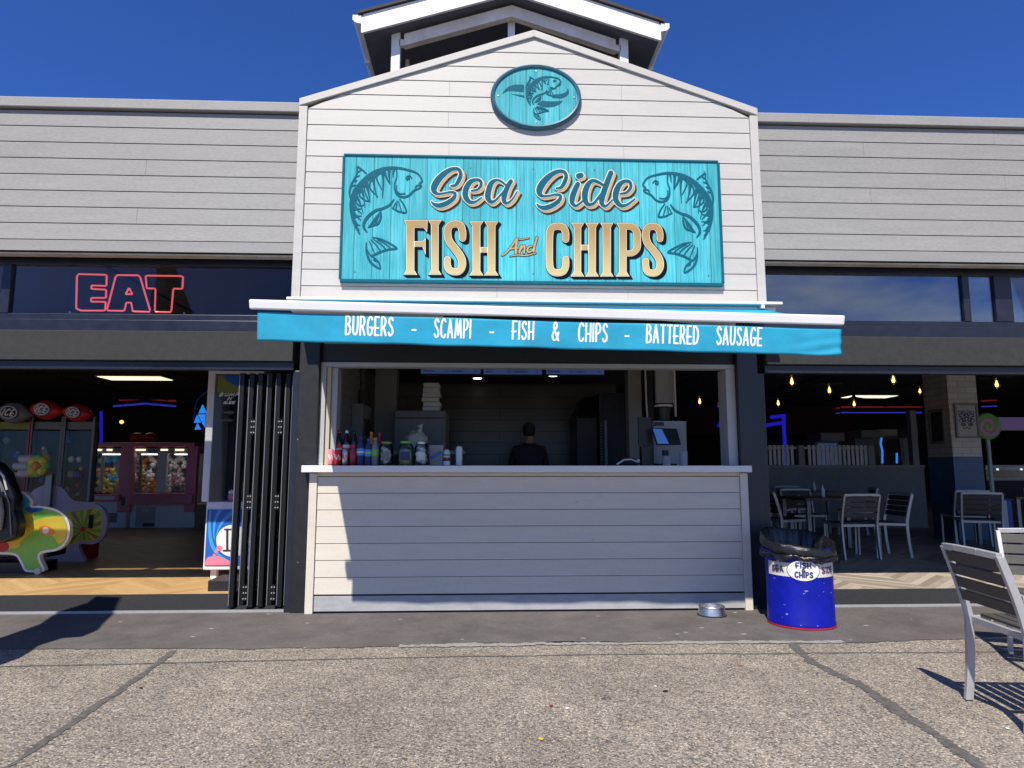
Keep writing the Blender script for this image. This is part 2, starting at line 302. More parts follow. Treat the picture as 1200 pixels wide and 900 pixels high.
    M['planks'] = planks('planks', 0.163, 1.30)
    M['planks_oval'] = planks('planks_oval', 0.155, -0.06)
    # gilded lettering: printed colour runs from bronze to pale gold
    m = bpy.data.materials.new('gold'); m.use_nodes = True; t = m.node_tree; b = t.nodes['Principled BSDF']; b.inputs['Roughness'].default_value = 0.45
    g = N(t, 'ShaderNodeTexCoord'); sx_ = N(t, 'ShaderNodeSeparateXYZ'); t.links.new(g.outputs['Generated'], sx_.inputs[0])
    r = N(t, 'ShaderNodeValToRGB'); e = r.color_ramp.elements; e[0].color = (0.76, 0.69, 0.42, 1); e[1].color = (0.46, 0.285, 0.105, 1); e[1].position = 0.95
    k = e.new(0.22); k.color = (0.64, 0.51, 0.245, 1); k = e.new(0.45); k.color = (0.40, 0.25, 0.085, 1)
    t.links.new(sx_.outputs['Z'], r.inputs[0]); t.links.new(r.outputs[0], b.inputs['Base Color']); M['gold'] = m
    # glazed brick tiles
    def tiles(name, c1, c2, mortar, bw, bh, axis):
        m = bpy.data.materials.new(name); m.use_nodes = True; t = m.node_tree; b = t.nodes['Principled BSDF']; b.inputs['Roughness'].default_value = 0.3
        g = N(t, 'ShaderNodeTexCoord'); sx_ = N(t, 'ShaderNodeSeparateXYZ'); t.links.new(g.outputs['Object'], sx_.inputs[0])
        a = N(t, 'ShaderNodeMath', operation='ADD'); t.links.new(sx_.outputs['X'], a.inputs[0]); t.links.new(sx_.outputs['Y'], a.inputs[1])
        cb = N(t, 'ShaderNodeCombineXYZ'); t.links.new(a.outputs[0], cb.inputs[0]); t.links.new(sx_.outputs['Z'], cb.inputs[1])
        br = N(t, 'ShaderNodeTexBrick'); br.inputs['Color1'].default_value = (*c1, 1); br.inputs['Color2'].default_value = (*c2, 1); br.inputs['Mortar'].default_value = (*mortar, 1)
        br.inputs['Scale'].default_value = 1.0; br.inputs['Brick Width'].default_value = bw; br.inputs['Row Height'].default_value = bh; br.inputs['Mortar Size'].default_value = 0.005
        t.links.new(cb.outputs[0], br.inputs['Vector']); t.links.new(br.outputs['Color'], b.inputs['Base Color'])
        bp = N(t, 'ShaderNodeBump', i_Strength=0.3, i_Distance=0.004); bp.invert = True; t.links.new(br.outputs['Fac'], bp.inputs['Height']); t.links.new(bp.outputs[0], b.inputs['Normal'])
        return m
    M['tile_white'] = tiles('tile_white', (0.64, 0.60, 0.55), (0.54, 0.50, 0.46), (0.36, 0.33, 0.31), 0.30, 0.10, 0)
    M['tile_grey'] = tiles('tile_grey', (0.30, 0.29, 0.28), (0.25, 0.24, 0.235), (0.15, 0.15, 0.15), 0.22, 0.09, 0)
    M['tile_blue'] = tiles('tile_blue', (0.02, 0.09, 0.22), (0.025, 0.11, 0.25), (0.05, 0.10, 0.16), 0.42, 0.16, 0)
    M['back_boards'] = tiles('back_boards', (0.10, 0.09, 0.075), (0.085, 0.078, 0.07), (0.03, 0.03, 0.03), 2.6, 0.16, 0)
special_mats()

def scuffs(m, scale, thr, col, stretch):
    """thin worn scratches through the paint"""
    t = m.node_tree; b = t.nodes['Principled BSDF']; src = b.inputs['Base Color'].links[0].from_socket
    g = N(t, 'ShaderNodeTexCoord'); mp_ = N(t, 'ShaderNodeMapping'); mp_.inputs['Scale'].default_value = stretch; mp_.inputs['Rotation'].default_value = (0.4, 0.5, 0.2)
    n = N(t, 'ShaderNodeTexNoise', i_Scale=scale, i_Detail=3.0, i_Roughness=0.6); t.links.new(g.outputs['Object'], mp_.inputs[0]); t.links.new(mp_.outputs[0], n.inputs['Vector'])
    r = N(t, 'ShaderNodeMapRange', i_1=thr, i_2=thr+0.02, i_3=0.0, i_4=0.75); t.links.new(n.outputs['Fac'], r.inputs[0])
    mx_ = N(t, 'ShaderNodeMixRGB', i_Color2=(*col, 1)); t.links.new(r.outputs[0], mx_.inputs[0]); t.links.new(src, mx_.inputs[1]); t.links.new(mx_.outputs[0], b.inputs['Base Color'])
scuffs(M['bin_blue'], 16.0, 0.685, (0.30, 0.33, 0.48), (1, 1, 2.2))
scuffs(M['black_paint'], 14.0, 0.72, (0.25, 0.25, 0.25), (1, 1, 1))
scuffs(M['counter_board'], 10.0, 0.735, (0.40, 0.37, 0.33), (1, 1, 3))

def board_tone(m, top, pitch, lo, hi, grain):
    """each board has its own slight tone, plus a fine sawn grain"""
    t = m.node_tree; b = t.nodes['Principled BSDF']; src = b.inputs['Base Color'].links[0].from_socket
    g = N(t, 'ShaderNodeTexCoord'); sx_ = N(t, 'ShaderNodeSeparateXYZ'); t.links.new(g.outputs['Object'], sx_.inputs[0])
    a = N(t, 'ShaderNodeMath', operation='SUBTRACT', i_1=top); t.links.new(sx_.outputs['Z'], a.inputs[0])
    d = N(t, 'ShaderNodeMath', operation='DIVIDE', i_1=pitch); t.links.new(a.outputs[0], d.inputs[0])
    f = N(t, 'ShaderNodeMath', operation='FLOOR'); t.links.new(d.outputs[0], f.inputs[0])
    w = N(t, 'ShaderNodeTexWhiteNoise', noise_dimensions='1D'); t.links.new(f.outputs[0], w.inputs['W'])
    r = N(t, 'ShaderNodeMapRange', i_3=lo, i_4=hi); t.links.new(w.outputs['Value'], r.inputs[0])
    mp_ = N(t, 'ShaderNodeMapping'); mp_.inputs['Scale'].default_value = (0.35, 1, 1.4); n = N(t, 'ShaderNodeTexNoise', i_Scale=85.0, i_Detail=3.0)
    t.links.new(g.outputs['Object'], mp_.inputs[0]); t.links.new(mp_.outputs[0], n.inputs['Vector'])
    q = N(t, 'ShaderNodeMapRange', i_1=0.3, i_2=0.7, i_3=1-grain, i_4=1+grain); t.links.new(n.outputs['Fac'], q.inputs[0])
    mu = N(t, 'ShaderNodeMath', operation='MULTIPLY'); t.links.new(r.outputs[0], mu.inputs[0]); t.links.new(q.outputs[0], mu.inputs[1])
    vm = N(t, 'ShaderNodeVectorMath', operation='SCALE'); t.links.new(src, vm.inputs[0]); t.links.new(mu.outputs[0], vm.inputs['Scale']); t.links.new(vm.outputs[0], b.inputs['Base Color'])
board_tone(M['white_board'], 5.33, 0.1535, 0.965, 1.02, 0.025)
board_tone(M['grey_board'], 4.55, 0.1555, 0.93, 1.05, 0.09)
board_tone(M['counter_board'], 1.172, 0.1445, 0.96, 1.02, 0.025)

# ------------------------------------------------------------------ object helpers
WL = {}                                                     # world location of every parent
def tag(o, label=None, cat=None, group=None, kind=None):
    if label: o['label'] = label
    if cat: o['category'] = cat
    if group: o['group'] = group
    if kind: o['kind'] = kind
    return o
def thing(name, label, cat, loc=(0, 0, 0), rz=0.0, group=None):
    o = bpy.data.objects.new(name, None); COL.objects.link(o); o.location = loc; o.rotation_euler = (0, 0, rz)
    o.empty_display_size = 0.1; WL[o] = Vector(loc)
    return tag(o, label, cat, group)
def copy_tree(o, parent=None):
    c = o.copy(); COL.objects.link(c)
    if parent: c.parent = parent
    for ch in list(o.children): copy_tree(ch, c)
    return c
class MB:
    def __init__(s): s.v = []; s.f = []
    def add(s, vs, fs):
        k = len(s.v); s.v += [tuple(p) for p in vs]; s.f += [tuple(i+k for i in q) for q in fs]; return s
    def hexa(s, p):
        return s.add(p, [(0, 3, 2, 1), (4, 5, 6, 7), (0, 1, 5, 4), (1, 2, 6, 5), (2, 3, 7, 6), (3, 0, 4, 7)])
    def box(s, x0, x1, y0, y1, z0, z1):
        return s.hexa([(x0, y0, z0), (x1, y0, z0), (x1, y1, z0), (x0, y1, z0), (x0, y0, z1), (x1, y0, z1), (x1, y1, z1), (x0, y1, z1)])
    def extr(s, pts, off):                                  # closed flat outline swept by a vector
        n = len(pts); off = Vector(off); a = [Vector(p) for p in pts]
        return s.add(a+[p+off for p in a], [tuple(range(n-1, -1, -1)), tuple(range(n, 2*n))]+[(i, (i+1) % n, (i+1) % n+n, i+n) for i in range(n)])
    def xz(s, pts, y0, y1): return s.extr([(x, y0, z) for x, z in pts], (0, y1-y0, 0))
    def bar(s, p0, p1, w, h, up=(0, 0, 1)):
        p0, p1 = Vector(p0), Vector(p1); d = (p1-p0).normalized(); u = Vector(up)
        a = d.cross(u)
        if a.length < 1e-4: a = d.cross(Vector((1, 0, 0)))
        a.normalize(); b = a.cross(d).normalized(); a *= w/2; b *= h/2
        return s.hexa([p0-a-b, p0+a-b, p0+a+b, p0-a+b, p1-a-b, p1+a-b, p1+a+b, p1-a+b])
    def tube(s, pts, r, n=8, closed=False, caps=True):
        P_ = [Vector(p) for p in pts]; m = len(P_); rs = r if isinstance(r, (list, tuple)) else [r]*m
        k = len(s.v); ref = None
        for i, p in enumerate(P_):
            if closed: t = (P_[(i+1) % m]-P_[i-1])
            else: t = P_[min(i+1, m-1)]-P_[max(i-1, 0)]
            t.normalize()
            if ref is None: ref = t.orthogonal().normalized()
            a = (ref-t*ref.dot(t))
            if a.length < 1e-5: a = t.orthogonal()
            a.normalize(); ref = a; b = t.cross(a)
            for j in range(n):
                w = 2*math.pi*j/n; s.v.append(tuple(p+(a*math.cos(w)+b*math.sin(w))*rs[i]))
        for i in range(m if closed else m-1):
            i2 = (i+1) % m
            for j in range(n):
                s.f.append((k+i*n+j, k+i*n+(j+1) % n, k+i2*n+(j+1) % n, k+i2*n+j))
        if caps and not closed:
            s.f.append(tuple(k+j for j in range(n-1, -1, -1))); s.f.append(tuple(k+(m-1)*n+j for j in range(n)))
        return s
    def cyl(s, p0, p1, r, r1=None, n=20): return s.tube([p0, p1], [r, r if r1 is None else r1], n)
    def lathe(s, prof, c=(0, 0, 0), n=24):
        k = len(s.v); m = len(prof)
        for r, z in prof:
            for j in range(n):
                w = 2*math.pi*j/n; s.v.append((c[0]+r*math.cos(w), c[1]+r*math.sin(w), c[2]+z))
        for i in range(m-1):
            for j in range(n): s.f.append((k+i*n+j, k+i*n+(j+1) % n, k+(i+1)*n+(j+1) % n, k+(i+1)*n+j))
        if prof[0][0] > 1e-4: s.f.append(tuple(k+j for j in range(n-1, -1, -1)))
        if prof[-1][0] > 1e-4: s.f.append(tuple(k+(m-1)*n+j for j in range(n)))
        return s
    def ball(s, c, rx, ry=None, rz=None, n=14, m=9, jitter=0.0):
        ry = ry or rx; rz = rz or rx
        prof = [(math.sin(math.pi*i/m), -math.cos(math.pi*i/m)) for i in range(m+1)]
        k = len(s.v); s.lathe([(max(r, 1e-5), z) for r, z in prof], (0, 0, 0), n)
        for i in range(k, len(s.v)):
            x, y, z = s.v[i]; q = 1+random.uniform(-jitter, jitter); s.v[i] = (c[0]+x*rx*q, c[1]+y*ry*q, c[2]+z*rz*q)
        return s
    def build(s, name, material, parent=None, smooth=False, bevel=0.0, local=False, kind=None):
        me = bpy.data.meshes.new(name); o = Vector((0, 0, 0)) if (parent is None or local) else WL[parent]
        me.from_pydata([(x-o.x, y-o.y, z-o.z) for x, y, z in s.v], [], s.f)
        return link_mesh(name, me, material, parent, smooth, bevel, kind)
def link_mesh(name, me, material, parent=None, smooth=False, bevel=0.0, kind=None):
    bm = bmesh.new(); bm.from_mesh(me); bmesh.ops.recalc_face_normals(bm, faces=bm.faces); bm.to_mesh(me); bm.free()
    me.materials.append(M[material] if isinstance(material, str) else material)
    ob = bpy.data.objects.new(name, me); COL.objects.link(ob)
    if parent is not None: ob.parent = parent; WL[ob] = WL.get(parent, Vector((0, 0, 0)))
    else: WL[ob] = Vector((0, 0, 0))
    if smooth:
        for p in me.polygons: p.use_smooth = True
        md = ob.modifiers.new('edge', 'EDGE_SPLIT'); md.split_angle = math.radians(38)
    if bevel > 0:
        md = ob.modifiers.new('bevel', 'BEVEL'); md.width = bevel; md.segments = 2; md.limit_method = 'ANGLE'; md.angle_limit = math.radians(40)
    if kind: ob['kind'] = kind
    return ob

# ------------------------------------------------------------------ drawn shapes: signed distance fields traced to outlines
def spline(pts, n=6):
    """Catmull-Rom through (x, y, r) points"""
    p = [np.array(q, float) for q in pts]; out = []
    if len(p) == 2: return p
    for i in range(len(p)-1):
        a, b, c, d = p[max(i-1, 0)], p[i], p[i+1], p[min(i+2, len(p)-1)]
        for k in range(n):
            t = k/n; out.append(0.5*((2*b)+(-a+c)*t+(2*a-5*b+4*c-d)*t*t+(-a+3*b-3*c+d)*t**3))
    out.append(p[-1]); return out
class Field:
    def __init__(s, x0, x1, z0, z1, h):
        s.h = h; s.x0 = x0; s.z0 = z0; s.nx = int((x1-x0)/h)+2; s.nz = int((z1-z0)/h)+2
        s.X, s.Z = np.meshgrid(x0+np.arange(s.nx)*h, z0+np.arange(s.nz)*h); s.D = np.full(s.X.shape, 1.0)
    def _win(s, xa, xb, za, zb):
        i0 = max(0, int((xa-s.x0)/s.h)); i1 = min(s.nx, int((xb-s.x0)/s.h)+2); j0 = max(0, int((za-s.z0)/s.h)); j1 = min(s.nz, int((zb-s.z0)/s.h)+2)
        return (slice(j0, j1), slice(i0, i1))
    def stroke(s, pts, smooth=True, n=6, margin=0.06):
        q = spline(pts, n) if smooth else [np.array(p, float) for p in pts]
        for a, b in zip(q[:-1], q[1:]):
            m = max(a[2], b[2])+margin
            w = s._win(min(a[0], b[0])-m, max(a[0], b[0])+m, min(a[1], b[1])-m, max(a[1], b[1])+m)
            X, Z = s.X[w], s.Z[w]; dx, dz = b[0]-a[0], b[1]-a[1]; l2 = dx*dx+dz*dz+1e-12
            t = np.clip(((X-a[0])*dx+(Z-a[1])*dz)/l2, 0, 1)
            d = np.hypot(X-a[0]-t*dx, Z-a[1]-t*dz)-np.maximum(a[2]+t*(b[2]-a[2]), 0.0)
            s.D[w] = np.minimum(s.D[w], d)
        return s
    def poly(s, pts, margin=0.06):
        p = np.array(pts, float); w = s._win(p[:, 0].min()-margin, p[:, 0].max()+margin, p[:, 1].min()-margin, p[:, 1].max()+margin)
        X, Z = s.X[w], s.Z[w]; d = np.full(X.shape, 1e9); ins = np.zeros(X.shape, bool)
        for i in range(len(p)):
            a, b = p[i], p[(i+1) % len(p)]; e = b-a; t = np.clip(((X-a[0])*e[0]+(Z-a[1])*e[1])/(e@e+1e-12), 0, 1)
            d = np.minimum(d, np.hypot(X-a[0]-t*e[0], Z-a[1]-t*e[1]))
            c = ((a[1] > Z) != (b[1] > Z)) & (X < (b[0]-a[0])*(Z-a[1])/((b[1]-a[1]) if abs(b[1]-a[1]) > 1e-12 else 1e-12)+a[0])
            ins ^= c
        s.D[w] = np.minimum(s.D[w], np.where(ins, -d, d)); return s
    def cut(s, pts):
        k = Field.__new__(Field); k.__dict__.update(s.__dict__); k.D = np.full(s.X.shape, 1.0); k.poly(pts); s.D = np.maximum(s.D, -k.D); return s
    def loops(s, level=0.0, D=None):
        D = (s.D if D is None else D)-level; D = np.where(np.abs(D) < 1e-9, 1e-9, D)
        D[0, :] = D[-1, :] = 1; D[:, 0] = D[:, -1] = 1
        ins = D < 0
        cells = np.argwhere((ins[:-1, :-1] != ins[1:, 1:]) | (ins[:-1, 1:] != ins[1:, :-1]) | (ins[:-1, :-1] != ins[:-1, 1:]))
        nxt = {}
        def pt(e):
            j, i, k = e; a = D[j, i]; b = D[j, i+1] if k == 0 else D[j+1, i]; t = a/(a-b)
            return (s.x0+(i+(t if k == 0 else 0))*s.h, s.z0+(j+(t if k == 1 else 0))*s.h)
        T = {1: [(3, 0)], 2: [(0, 1)], 3: [(3, 1)], 4: [(1, 2)], 5: [(3, 0), (1, 2)], 6: [(0, 2)], 7: [(3, 2)], 8: [(2, 3)], 9: [(2, 0)], 10: [(0, 1), (2, 3)], 11: [(2, 1)], 12: [(1, 3)], 13: [(1, 0)], 14: [(0, 3)]}
        for j, i in cells:
            c = int(ins[j, i])+2*int(ins[j, i+1])+4*int(ins[j+1, i+1])+8*int(ins[j+1, i])
            E_ = {0: (j, i, 0), 1: (j, i+1, 1), 2: (j+1, i, 0), 3: (j, i, 1)}
            for a, b in T.get(c, []): nxt[E_[a]] = E_[b]
        out = []
        while nxt:
            st = next(iter(nxt)); e = st; L_ = []
            while e in nxt:
                L_.append(pt(e)); e = nxt.pop(e)
            if len(L_) > 4: out.append(simplify(L_, s.h*0.12))
        return [l for l in out if len(l) >= 3]
def simplify(L_, tol):
    a = np.array(L_); n = len(a); k = int(np.argmax(np.hypot(*(a-a[0]).T)))
    if k == 0: return L_
    def dp(i, j):
        if j <= i+1: return []
        p, q = a[i], a[j % n]; e = q-p; l = math.hypot(*e)+1e-12; seg = a[i+1:j]
        d = np.abs((seg[:, 0]-p[0])*e[1]-(seg[:, 1]-p[1])*e[0])/l; m = int(np.argmax(d))
        if d[m] < tol: return []
        m += i+1; return dp(i, m)+[m]+dp(m, j)
    idx = [0]+dp(0, k)+[k]+dp(k, n)
    return [tuple(a[i]) for i in idx]
def plate(name, loops, y_front, thick, material, parent=None, wrap=None, kind=None):
    """fills traced outlines (x, z) as a flat plate whose face looks towards -y"""
    cu = bpy.data.curves.new('outline', 'CURVE'); cu.dimensions = '2D'; cu.fill_mode = 'BOTH'; cu.extrude = thick/2
    for l in loops:
        sp = cu.splines.new('POLY'); sp.points.add(len(l)-1); sp.use_cyclic_u = True
        for p_, q in zip(sp.points, l): p_.co = (q[0], q[1], 0, 1)
    tmp = bpy.data.objects.new('outline', cu); COL.objects.link(tmp)
    dg = bpy.context.evaluated_depsgraph_get(); dg.update()
    me = bpy.data.meshes.new_from_object(tmp.evaluated_get(dg)); COL.objects.unlink(tmp); bpy.data.objects.remove(tmp); bpy.data.curves.remove(cu)
    me.name = name; me.materials.clear(); o = WL[parent] if parent is not None else Vector((0, 0, 0))
    for v in me.vertices:
        u, w, t = v.co
        q = wrap(u, w, t+thick/2) if wrap else (u, y_front+thick/2-t, w)
        v.co = (q[0]-o.x, q[1]-o.y, q[2]-o.z)
    return link_mesh(name, me, material, parent, kind=kind)

# a narrow single-stroke alphabet, cap height 1: (width, [(smooth, points)])
GLY = {
 'B': (.42, [(0, [(0, 0), (0, 1)]), (1, [(0, 1), (.24, .99), (.35, .82), (.26, .6), (0, .55)]), (1, [(0, .55), (.28, .5), (.42, .28), (.3, .03), (0, 0)])]),
 'U': (.42, [(1, [(0, 1), (0, .6), (.02, .16), (.2, 0), (.38, .16), (.42, .6), (.42, 1)])]),
 'R': (.42, [(0, [(0, 0), (0, 1)]), (1, [(0, 1), (.26, .98), (.37, .75), (.26, .5), (0, .45)]), (0, [(.18, .46), (.42, 0)])]),
 'G': (.44, [(1, [(.42, .86), (.3, .99), (.14, .96), (.02, .7), (0, .45), (.05, .12), (.2, 0), (.36, .06), (.43, .24), (.43, .42)]), (0, [(.43, .42), (.24, .42)])]),
 'E': (.36, [(0, [(0, 0), (0, 1)]), (0, [(0, 1), (.34, 1)]), (0, [(-.08, .4), (.32, .4)]), (0, [(0, 0), (.36, 0)])]),
 'S': (.38, [(1, [(.36, .84), (.28, .97), (.14, .98), (.03, .84), (.06, .66), (.22, .5), (.36, .33), (.37, .14), (.24, .01), (.1, .01), (0, .16)])]),
 'C': (.42, [(1, [(.42, .86), (.3, .99), (.14, .96), (.02, .7), (0, .45), (.05, .12), (.2, 0), (.34, .03), (.42, .16)])]),
 'A': (.46, [(0, [(0, 0), (.2, 1)]), (0, [(.2, 1), (.46, 0)]), (0, [(.07, .3), (.38, .3)])]),
 'M': (.6, [(0, [(0, 0), (.12, 1)]), (0, [(.12, 1), (.3, .15)]), (0, [(.3, .15), (.48, 1)]), (0, [(.48, 1), (.6, 0)])]),
 'P': (.38, [(0, [(0, 0), (0, 1)]), (1, [(0, 1), (.26, .98), (.38, .74), (.26, .48), (0, .42)])]),
 'I': (.02, [(0, [(0, 0), (0, 1)])]),
 'F': (.34, [(0, [(0, 0), (0, 1)]), (0, [(0, 1), (.34, 1)]), (0, [(-.08, .42), (.28, .42)])]),
 'H': (.42, [(0, [(0, 0), (0, 1)]), (0, [(.42, 0), (.42, 1)]), (0, [(0, .42), (.42, .42)])]),
 'T': (.40, [(0, [(.2, 0), (.2, 1)]), (0, [(0, 1), (.4, 1)])]),
 'D': (.42, [(0, [(0, 0), (0, 1)]), (1, [(0, 1), (.26, .95), (.41, .68), (.42, .4), (.3, .08), (0, 0)])]),
 'N': (.44, [(0, [(0, 0), (0, 1)]), (0, [(0, 1), (.44, 0)]), (0, [(.44, 0), (.44, 1)])]),
 'L': (.32, [(0, [(0, 1), (0, 0)]), (0, [(0, 0), (.32, 0)])]),
 '&': (.46, [(1, [(.46, 0), (.28, .34), (.1, .68), (.1, .9), (.2, 1), (.3, .9), (.28, .72), (.08, .46), (.0, .24), (.08, .03), (.24, .03), (.38, .2), (.44, .45)])]),
 '-': (.2, [(0, [(0, .42), (.2, .42)])]),
}
def text_width(s, gap=.2, space=.5):
    return sum((space if c == ' ' else GLY[c][0]+gap) for c in s)-gap
def text_strokes(s, x, z, h, r, width=None, gap=.2, space=.5, slant=0.0, aspect=1.0):
    """strokes for a line of writing starting at (x, z); width, if given, is the total length wanted"""
    w = text_width(s, gap, space)*h*aspect; k = (width/w if width else 1.0)*aspect; out = []; cx = x
    for c in s:
        if c == ' ': cx += space*h*k; continue
        gw, st = GLY[c]
        for sm, pts in st: out.append((sm, [(cx+(p[0]+slant*p[1])*h*k, z+p[1]*h, r) for p in pts]))
        cx += (gw+gap)*h*k
    return out
def lettering(name, strokes, y, thick, material, parent, h=0.003, wrap=None, pad=0.03, level=0.0):
    a = np.array([p for _, st in strokes for p in st]); R_ = a[:, 2].max()+pad
    f = Field(a[:, 0].min()-R_, a[:, 0].max()+R_, a[:, 1].min()-R_, a[:, 1].max()+R_, h)
    for sm, st in strokes: f.stroke(st, bool(sm), 5, margin=0.02)
    return plate(name, f.loops(level), y, thick, material, parent, wrap)

# ------------------------------------------------------------------ ground
FZ = 0.09                                                   # indoor floor level
mb = MB(); mb.add([(-400, -400, 0), (400, -400, 0), (400, -1.02, 0), (-400, -1.02, 0)], [(0, 1, 2, 3)]); mb.build('ground', 'aggregate', kind='structure')
pts = []
rr = random.Random(3)
xs = [-400, -12]+[-8+0.12*i for i in range(150)]+[14, 400]
edge = [(x, -1.06+0.055*math.sin(x*1.7+0.6)+rr.uniform(-.022, .022)-0.045*max(0, min(1, (-1.4-x)/1.2))) for x in xs]
mb = MB(); mb.add([(x, y, 0.004) for x, y in edge]+[(x, 0.10, 0.004) for x, y in edge], [(i, i+1, i+1+len(xs), i+len(xs)) for i in range(len(xs)-1)])
mb.build('pavement', 'asphalt', kind='structure')
def strip(name, pts, w, m, z, wob=0.012, seed=1):
    r = random.Random(seed); P_ = []
    for (a, b) in zip(pts[:-1], pts[1:]):
        n = max(2, int(math.dist(a, b)/0.014)) if math.dist(a, b) < 3 else 60; P_ += [(a[0]+(b[0]-a[0])*k/n, a[1]+(b[1]-a[1])*k/n) for k in range(n)]
    P_.append(pts[-1]); vs = []; off = wl = wr = 0
    for i, p in enumerate(P_):
        q = P_[min(i+1, len(P_)-1)]; o = P_[max(0, i-1)]; d = Vector((q[0]-o[0], q[1]-o[1])).normalized(); nrm = Vector((-d.y, d.x))
        off = off*0.97+r.uniform(-wob, wob)*0.25; wl = wl*0.9+r.uniform(-.1, .1); wr = wr*0.9+r.uniform(-.1, .1)
        a1, a2 = w/2*max(.2, .85+wl*1.6+r.uniform(-.22, .22)), w/2*max(.2, .85+wr*1.6+r.uniform(-.22, .22))
        vs += [(p[0]+nrm.x*(off+a1), p[1]+nrm.y*(off+a1), z), (p[0]+nrm.x*(off-a2), p[1]+nrm.y*(off-a2), z)]
    mb = MB(); mb.add(vs, [(2*i, 2*i+1, 2*i+3, 2*i+2) for i in range(len(P_)-1)]); return mb.build(name, m, kind='structure')
strip('pavement_joint', [(-9, -1.52), (-3.2, -1.46), (-0.2, -1.355), (1.6, -1.36), (3.1, -1.385), (9, -1.40)], 0.026, 'tar', 0.0025, 0.01, seed=2)
strip('pavement_joint', [(-2.13, -1.13), (-2.08, -1.7), (-2.03, -2.4), (-1.98, -3.2), (-1.9, -9)], 0.050, 'tar', 0.003, 0.012, seed=3)
strip('pavement_joint', [(2.2, -1.12), (2.14, -1.6), (2.19, -2.05), (2.08, -3.1), (2.0, -9)], 0.072, 'tar', 0.003, 0.012, seed=4)
strip('mortar_edge', [(-0.6, -1.085), (0.6, -1.075), (1.6, -1.06), (2.6, -1.09)], 0.085, 'mortar', 0.0055, 0.02, seed=5)

# ------------------------------------------------------------------ hall floor, entrance mats, tracks
mb = MB(); mb.box(-16, 0.4, 0.5, 17, -0.05, FZ); mb.build('arcade_floor', 'oak_floor', kind='structure')
mb = MB(); mb.box(0.404, 18, 0.5, 17, -0.05, FZ-0.002); mb.build('cafe_floor', 'grey_floor', kind='structure')
for x0, x1, nm, lb in ((-9, -1.66, 'entrance_mat', 'dark speckled matting ramp under the left arcade doorway'), (2.52, 12, 'entrance_mat', 'dark speckled matting ramp under the right cafe doorway')):
    mb = MB(); mb.add([(x0, 0.115, 0.012), (x1, 0.115, 0.012), (x1, 0.497, FZ), (x0, 0.497, FZ), (x0, 0.115, -.03), (x1, 0.115, -.03), (x1, 0.497, -.03), (x0, 0.497, -.03)], [(0, 1, 2, 3), (4, 7, 6, 5), (0, 4, 5, 1), (1, 5, 6, 2), (2, 6, 7, 3), (3, 7, 4, 0)])
    tag(mb.build(nm, 'matting'), lb, 'mat', 'entrance mats')
for x0, x1, lb in ((-9, -1.66, 'thin silver door track along the arcade doorway sill'), (2.52, 12, 'thin silver door track along the cafe doorway sill')):
    mb = MB(); mb.box(x0, x1, 0.085, 0.112, -0.02, 0.022); tag(mb.build('door_track', 'alu'), lb, 'door track', 'door tracks')

# ------------------------------------------------------------------ board cladding
def boards(mb, x0, x1, ztop, n, pitch, yf, seams=(), clip=None, gap=0.006, lean=0.005, zmin=None):
    """horizontal boards stacked downwards from ztop; seams = {row: [x, ...]}"""
    seams = dict(seams)
    for i in range(n):
        za = ztop-(i+1)*pitch+gap; zb = ztop-i*pitch
        if zmin is not None and za < zmin: za = zmin
        cuts = [x0]+list(seams.get(i, []))+[x1]
        for a, b in zip(cuts[:-1], cuts[1:]):
            a0, b0, a1, b1 = a+0.001, b-0.001, a+0.001, b-0.001
            if clip:
                la, lb_ = clip(za); ua, ub = clip(zb)
                a0, b0, a1, b1 = max(a0, la), min(b0, lb_), max(a1, ua), min(b1, ub)
                if b0 <= a0: continue
                if b1 <= a1: a1 = b1 = (a1+b1)/2
            mb.hexa([(a0, yf, za), (b0, yf, za), (b0, yf+.016, za), (a0, yf+.016, za), (a1, yf+lean, zb), (b1, yf+lean, zb), (b1, yf+.016, zb), (a1, yf+.016, zb)])
    return mb

# ---- left wing (arcade) and right wing (cafe): upper cladding, coping, glazing band, lintel
def wing(name, label, x0, x1, inner, seams):
    b = thing(name, label, 'building', ((x0+x1)/2, 0.1, 0))
    mb = boards(MB(), x0, x1, 4.55, 8, 0.1555, -0.012, seams); mb.build('cladding', 'grey_board', b)
    mb = MB(); mb.box(x0, x1, -0.018, 0.0, 3.203, 3.302); mb.build('bottom_board', 'grey_board', b)
    mb = MB(); mb.box(x0, x1, 0.006, 0.30, 3.215, 4.56); mb.build('wall', 'dark_gap', b)
    mb = MB(); mb.box(x0, x1, -0.05, 0.34, 4.565, 4.662); mb.build('coping', 'grey_board', b, bevel=0.008)
    mb = MB(); mb.box(x0, x1, 0.03, 0.12, 3.185, 3.2); mb.build('drip_edge', 'rust_white', b)
    # lintel with a coarse rendered face
    mb = MB(); mb.box(x0, x1, 0.0, 0.195, 2.205, 2.475); mb.build('lintel', 'render_grey', b, bevel=0.006)
    mb = MB(); mb.box(x0, x1, 0.04, 0.12, 2.13, 2.203); mb.build('door_head', 'navy_frame', b, bevel=0.004)
    # flat roof
    mb = MB(); mb.box(x0, x1, 0.35, 17, 4.35, 4.5); mb.build('roof', 'dark_wall', b)
    return b
left = wing('arcade_building', 'grey clad single storey arcade wing left of the white gable', -14, -1.74, -1.74, {1: [-4.56], 3: [-3.15], 6: [-3.2], 4: [-4.6], 7: [-4.62]})
right = wing('cafe_building', 'grey clad single storey cafe wing right of the white gable', 2.60, 16, 2.60, {0: [4.98], 1: [3.66], 3: [5.05], 4: [3.7]})
mb = MB(); mb.box(-4.47, -4.455, -0.004, 0.0, 2.207, 2.473); mb.build('lintel_joint', 'alu_dark', left)

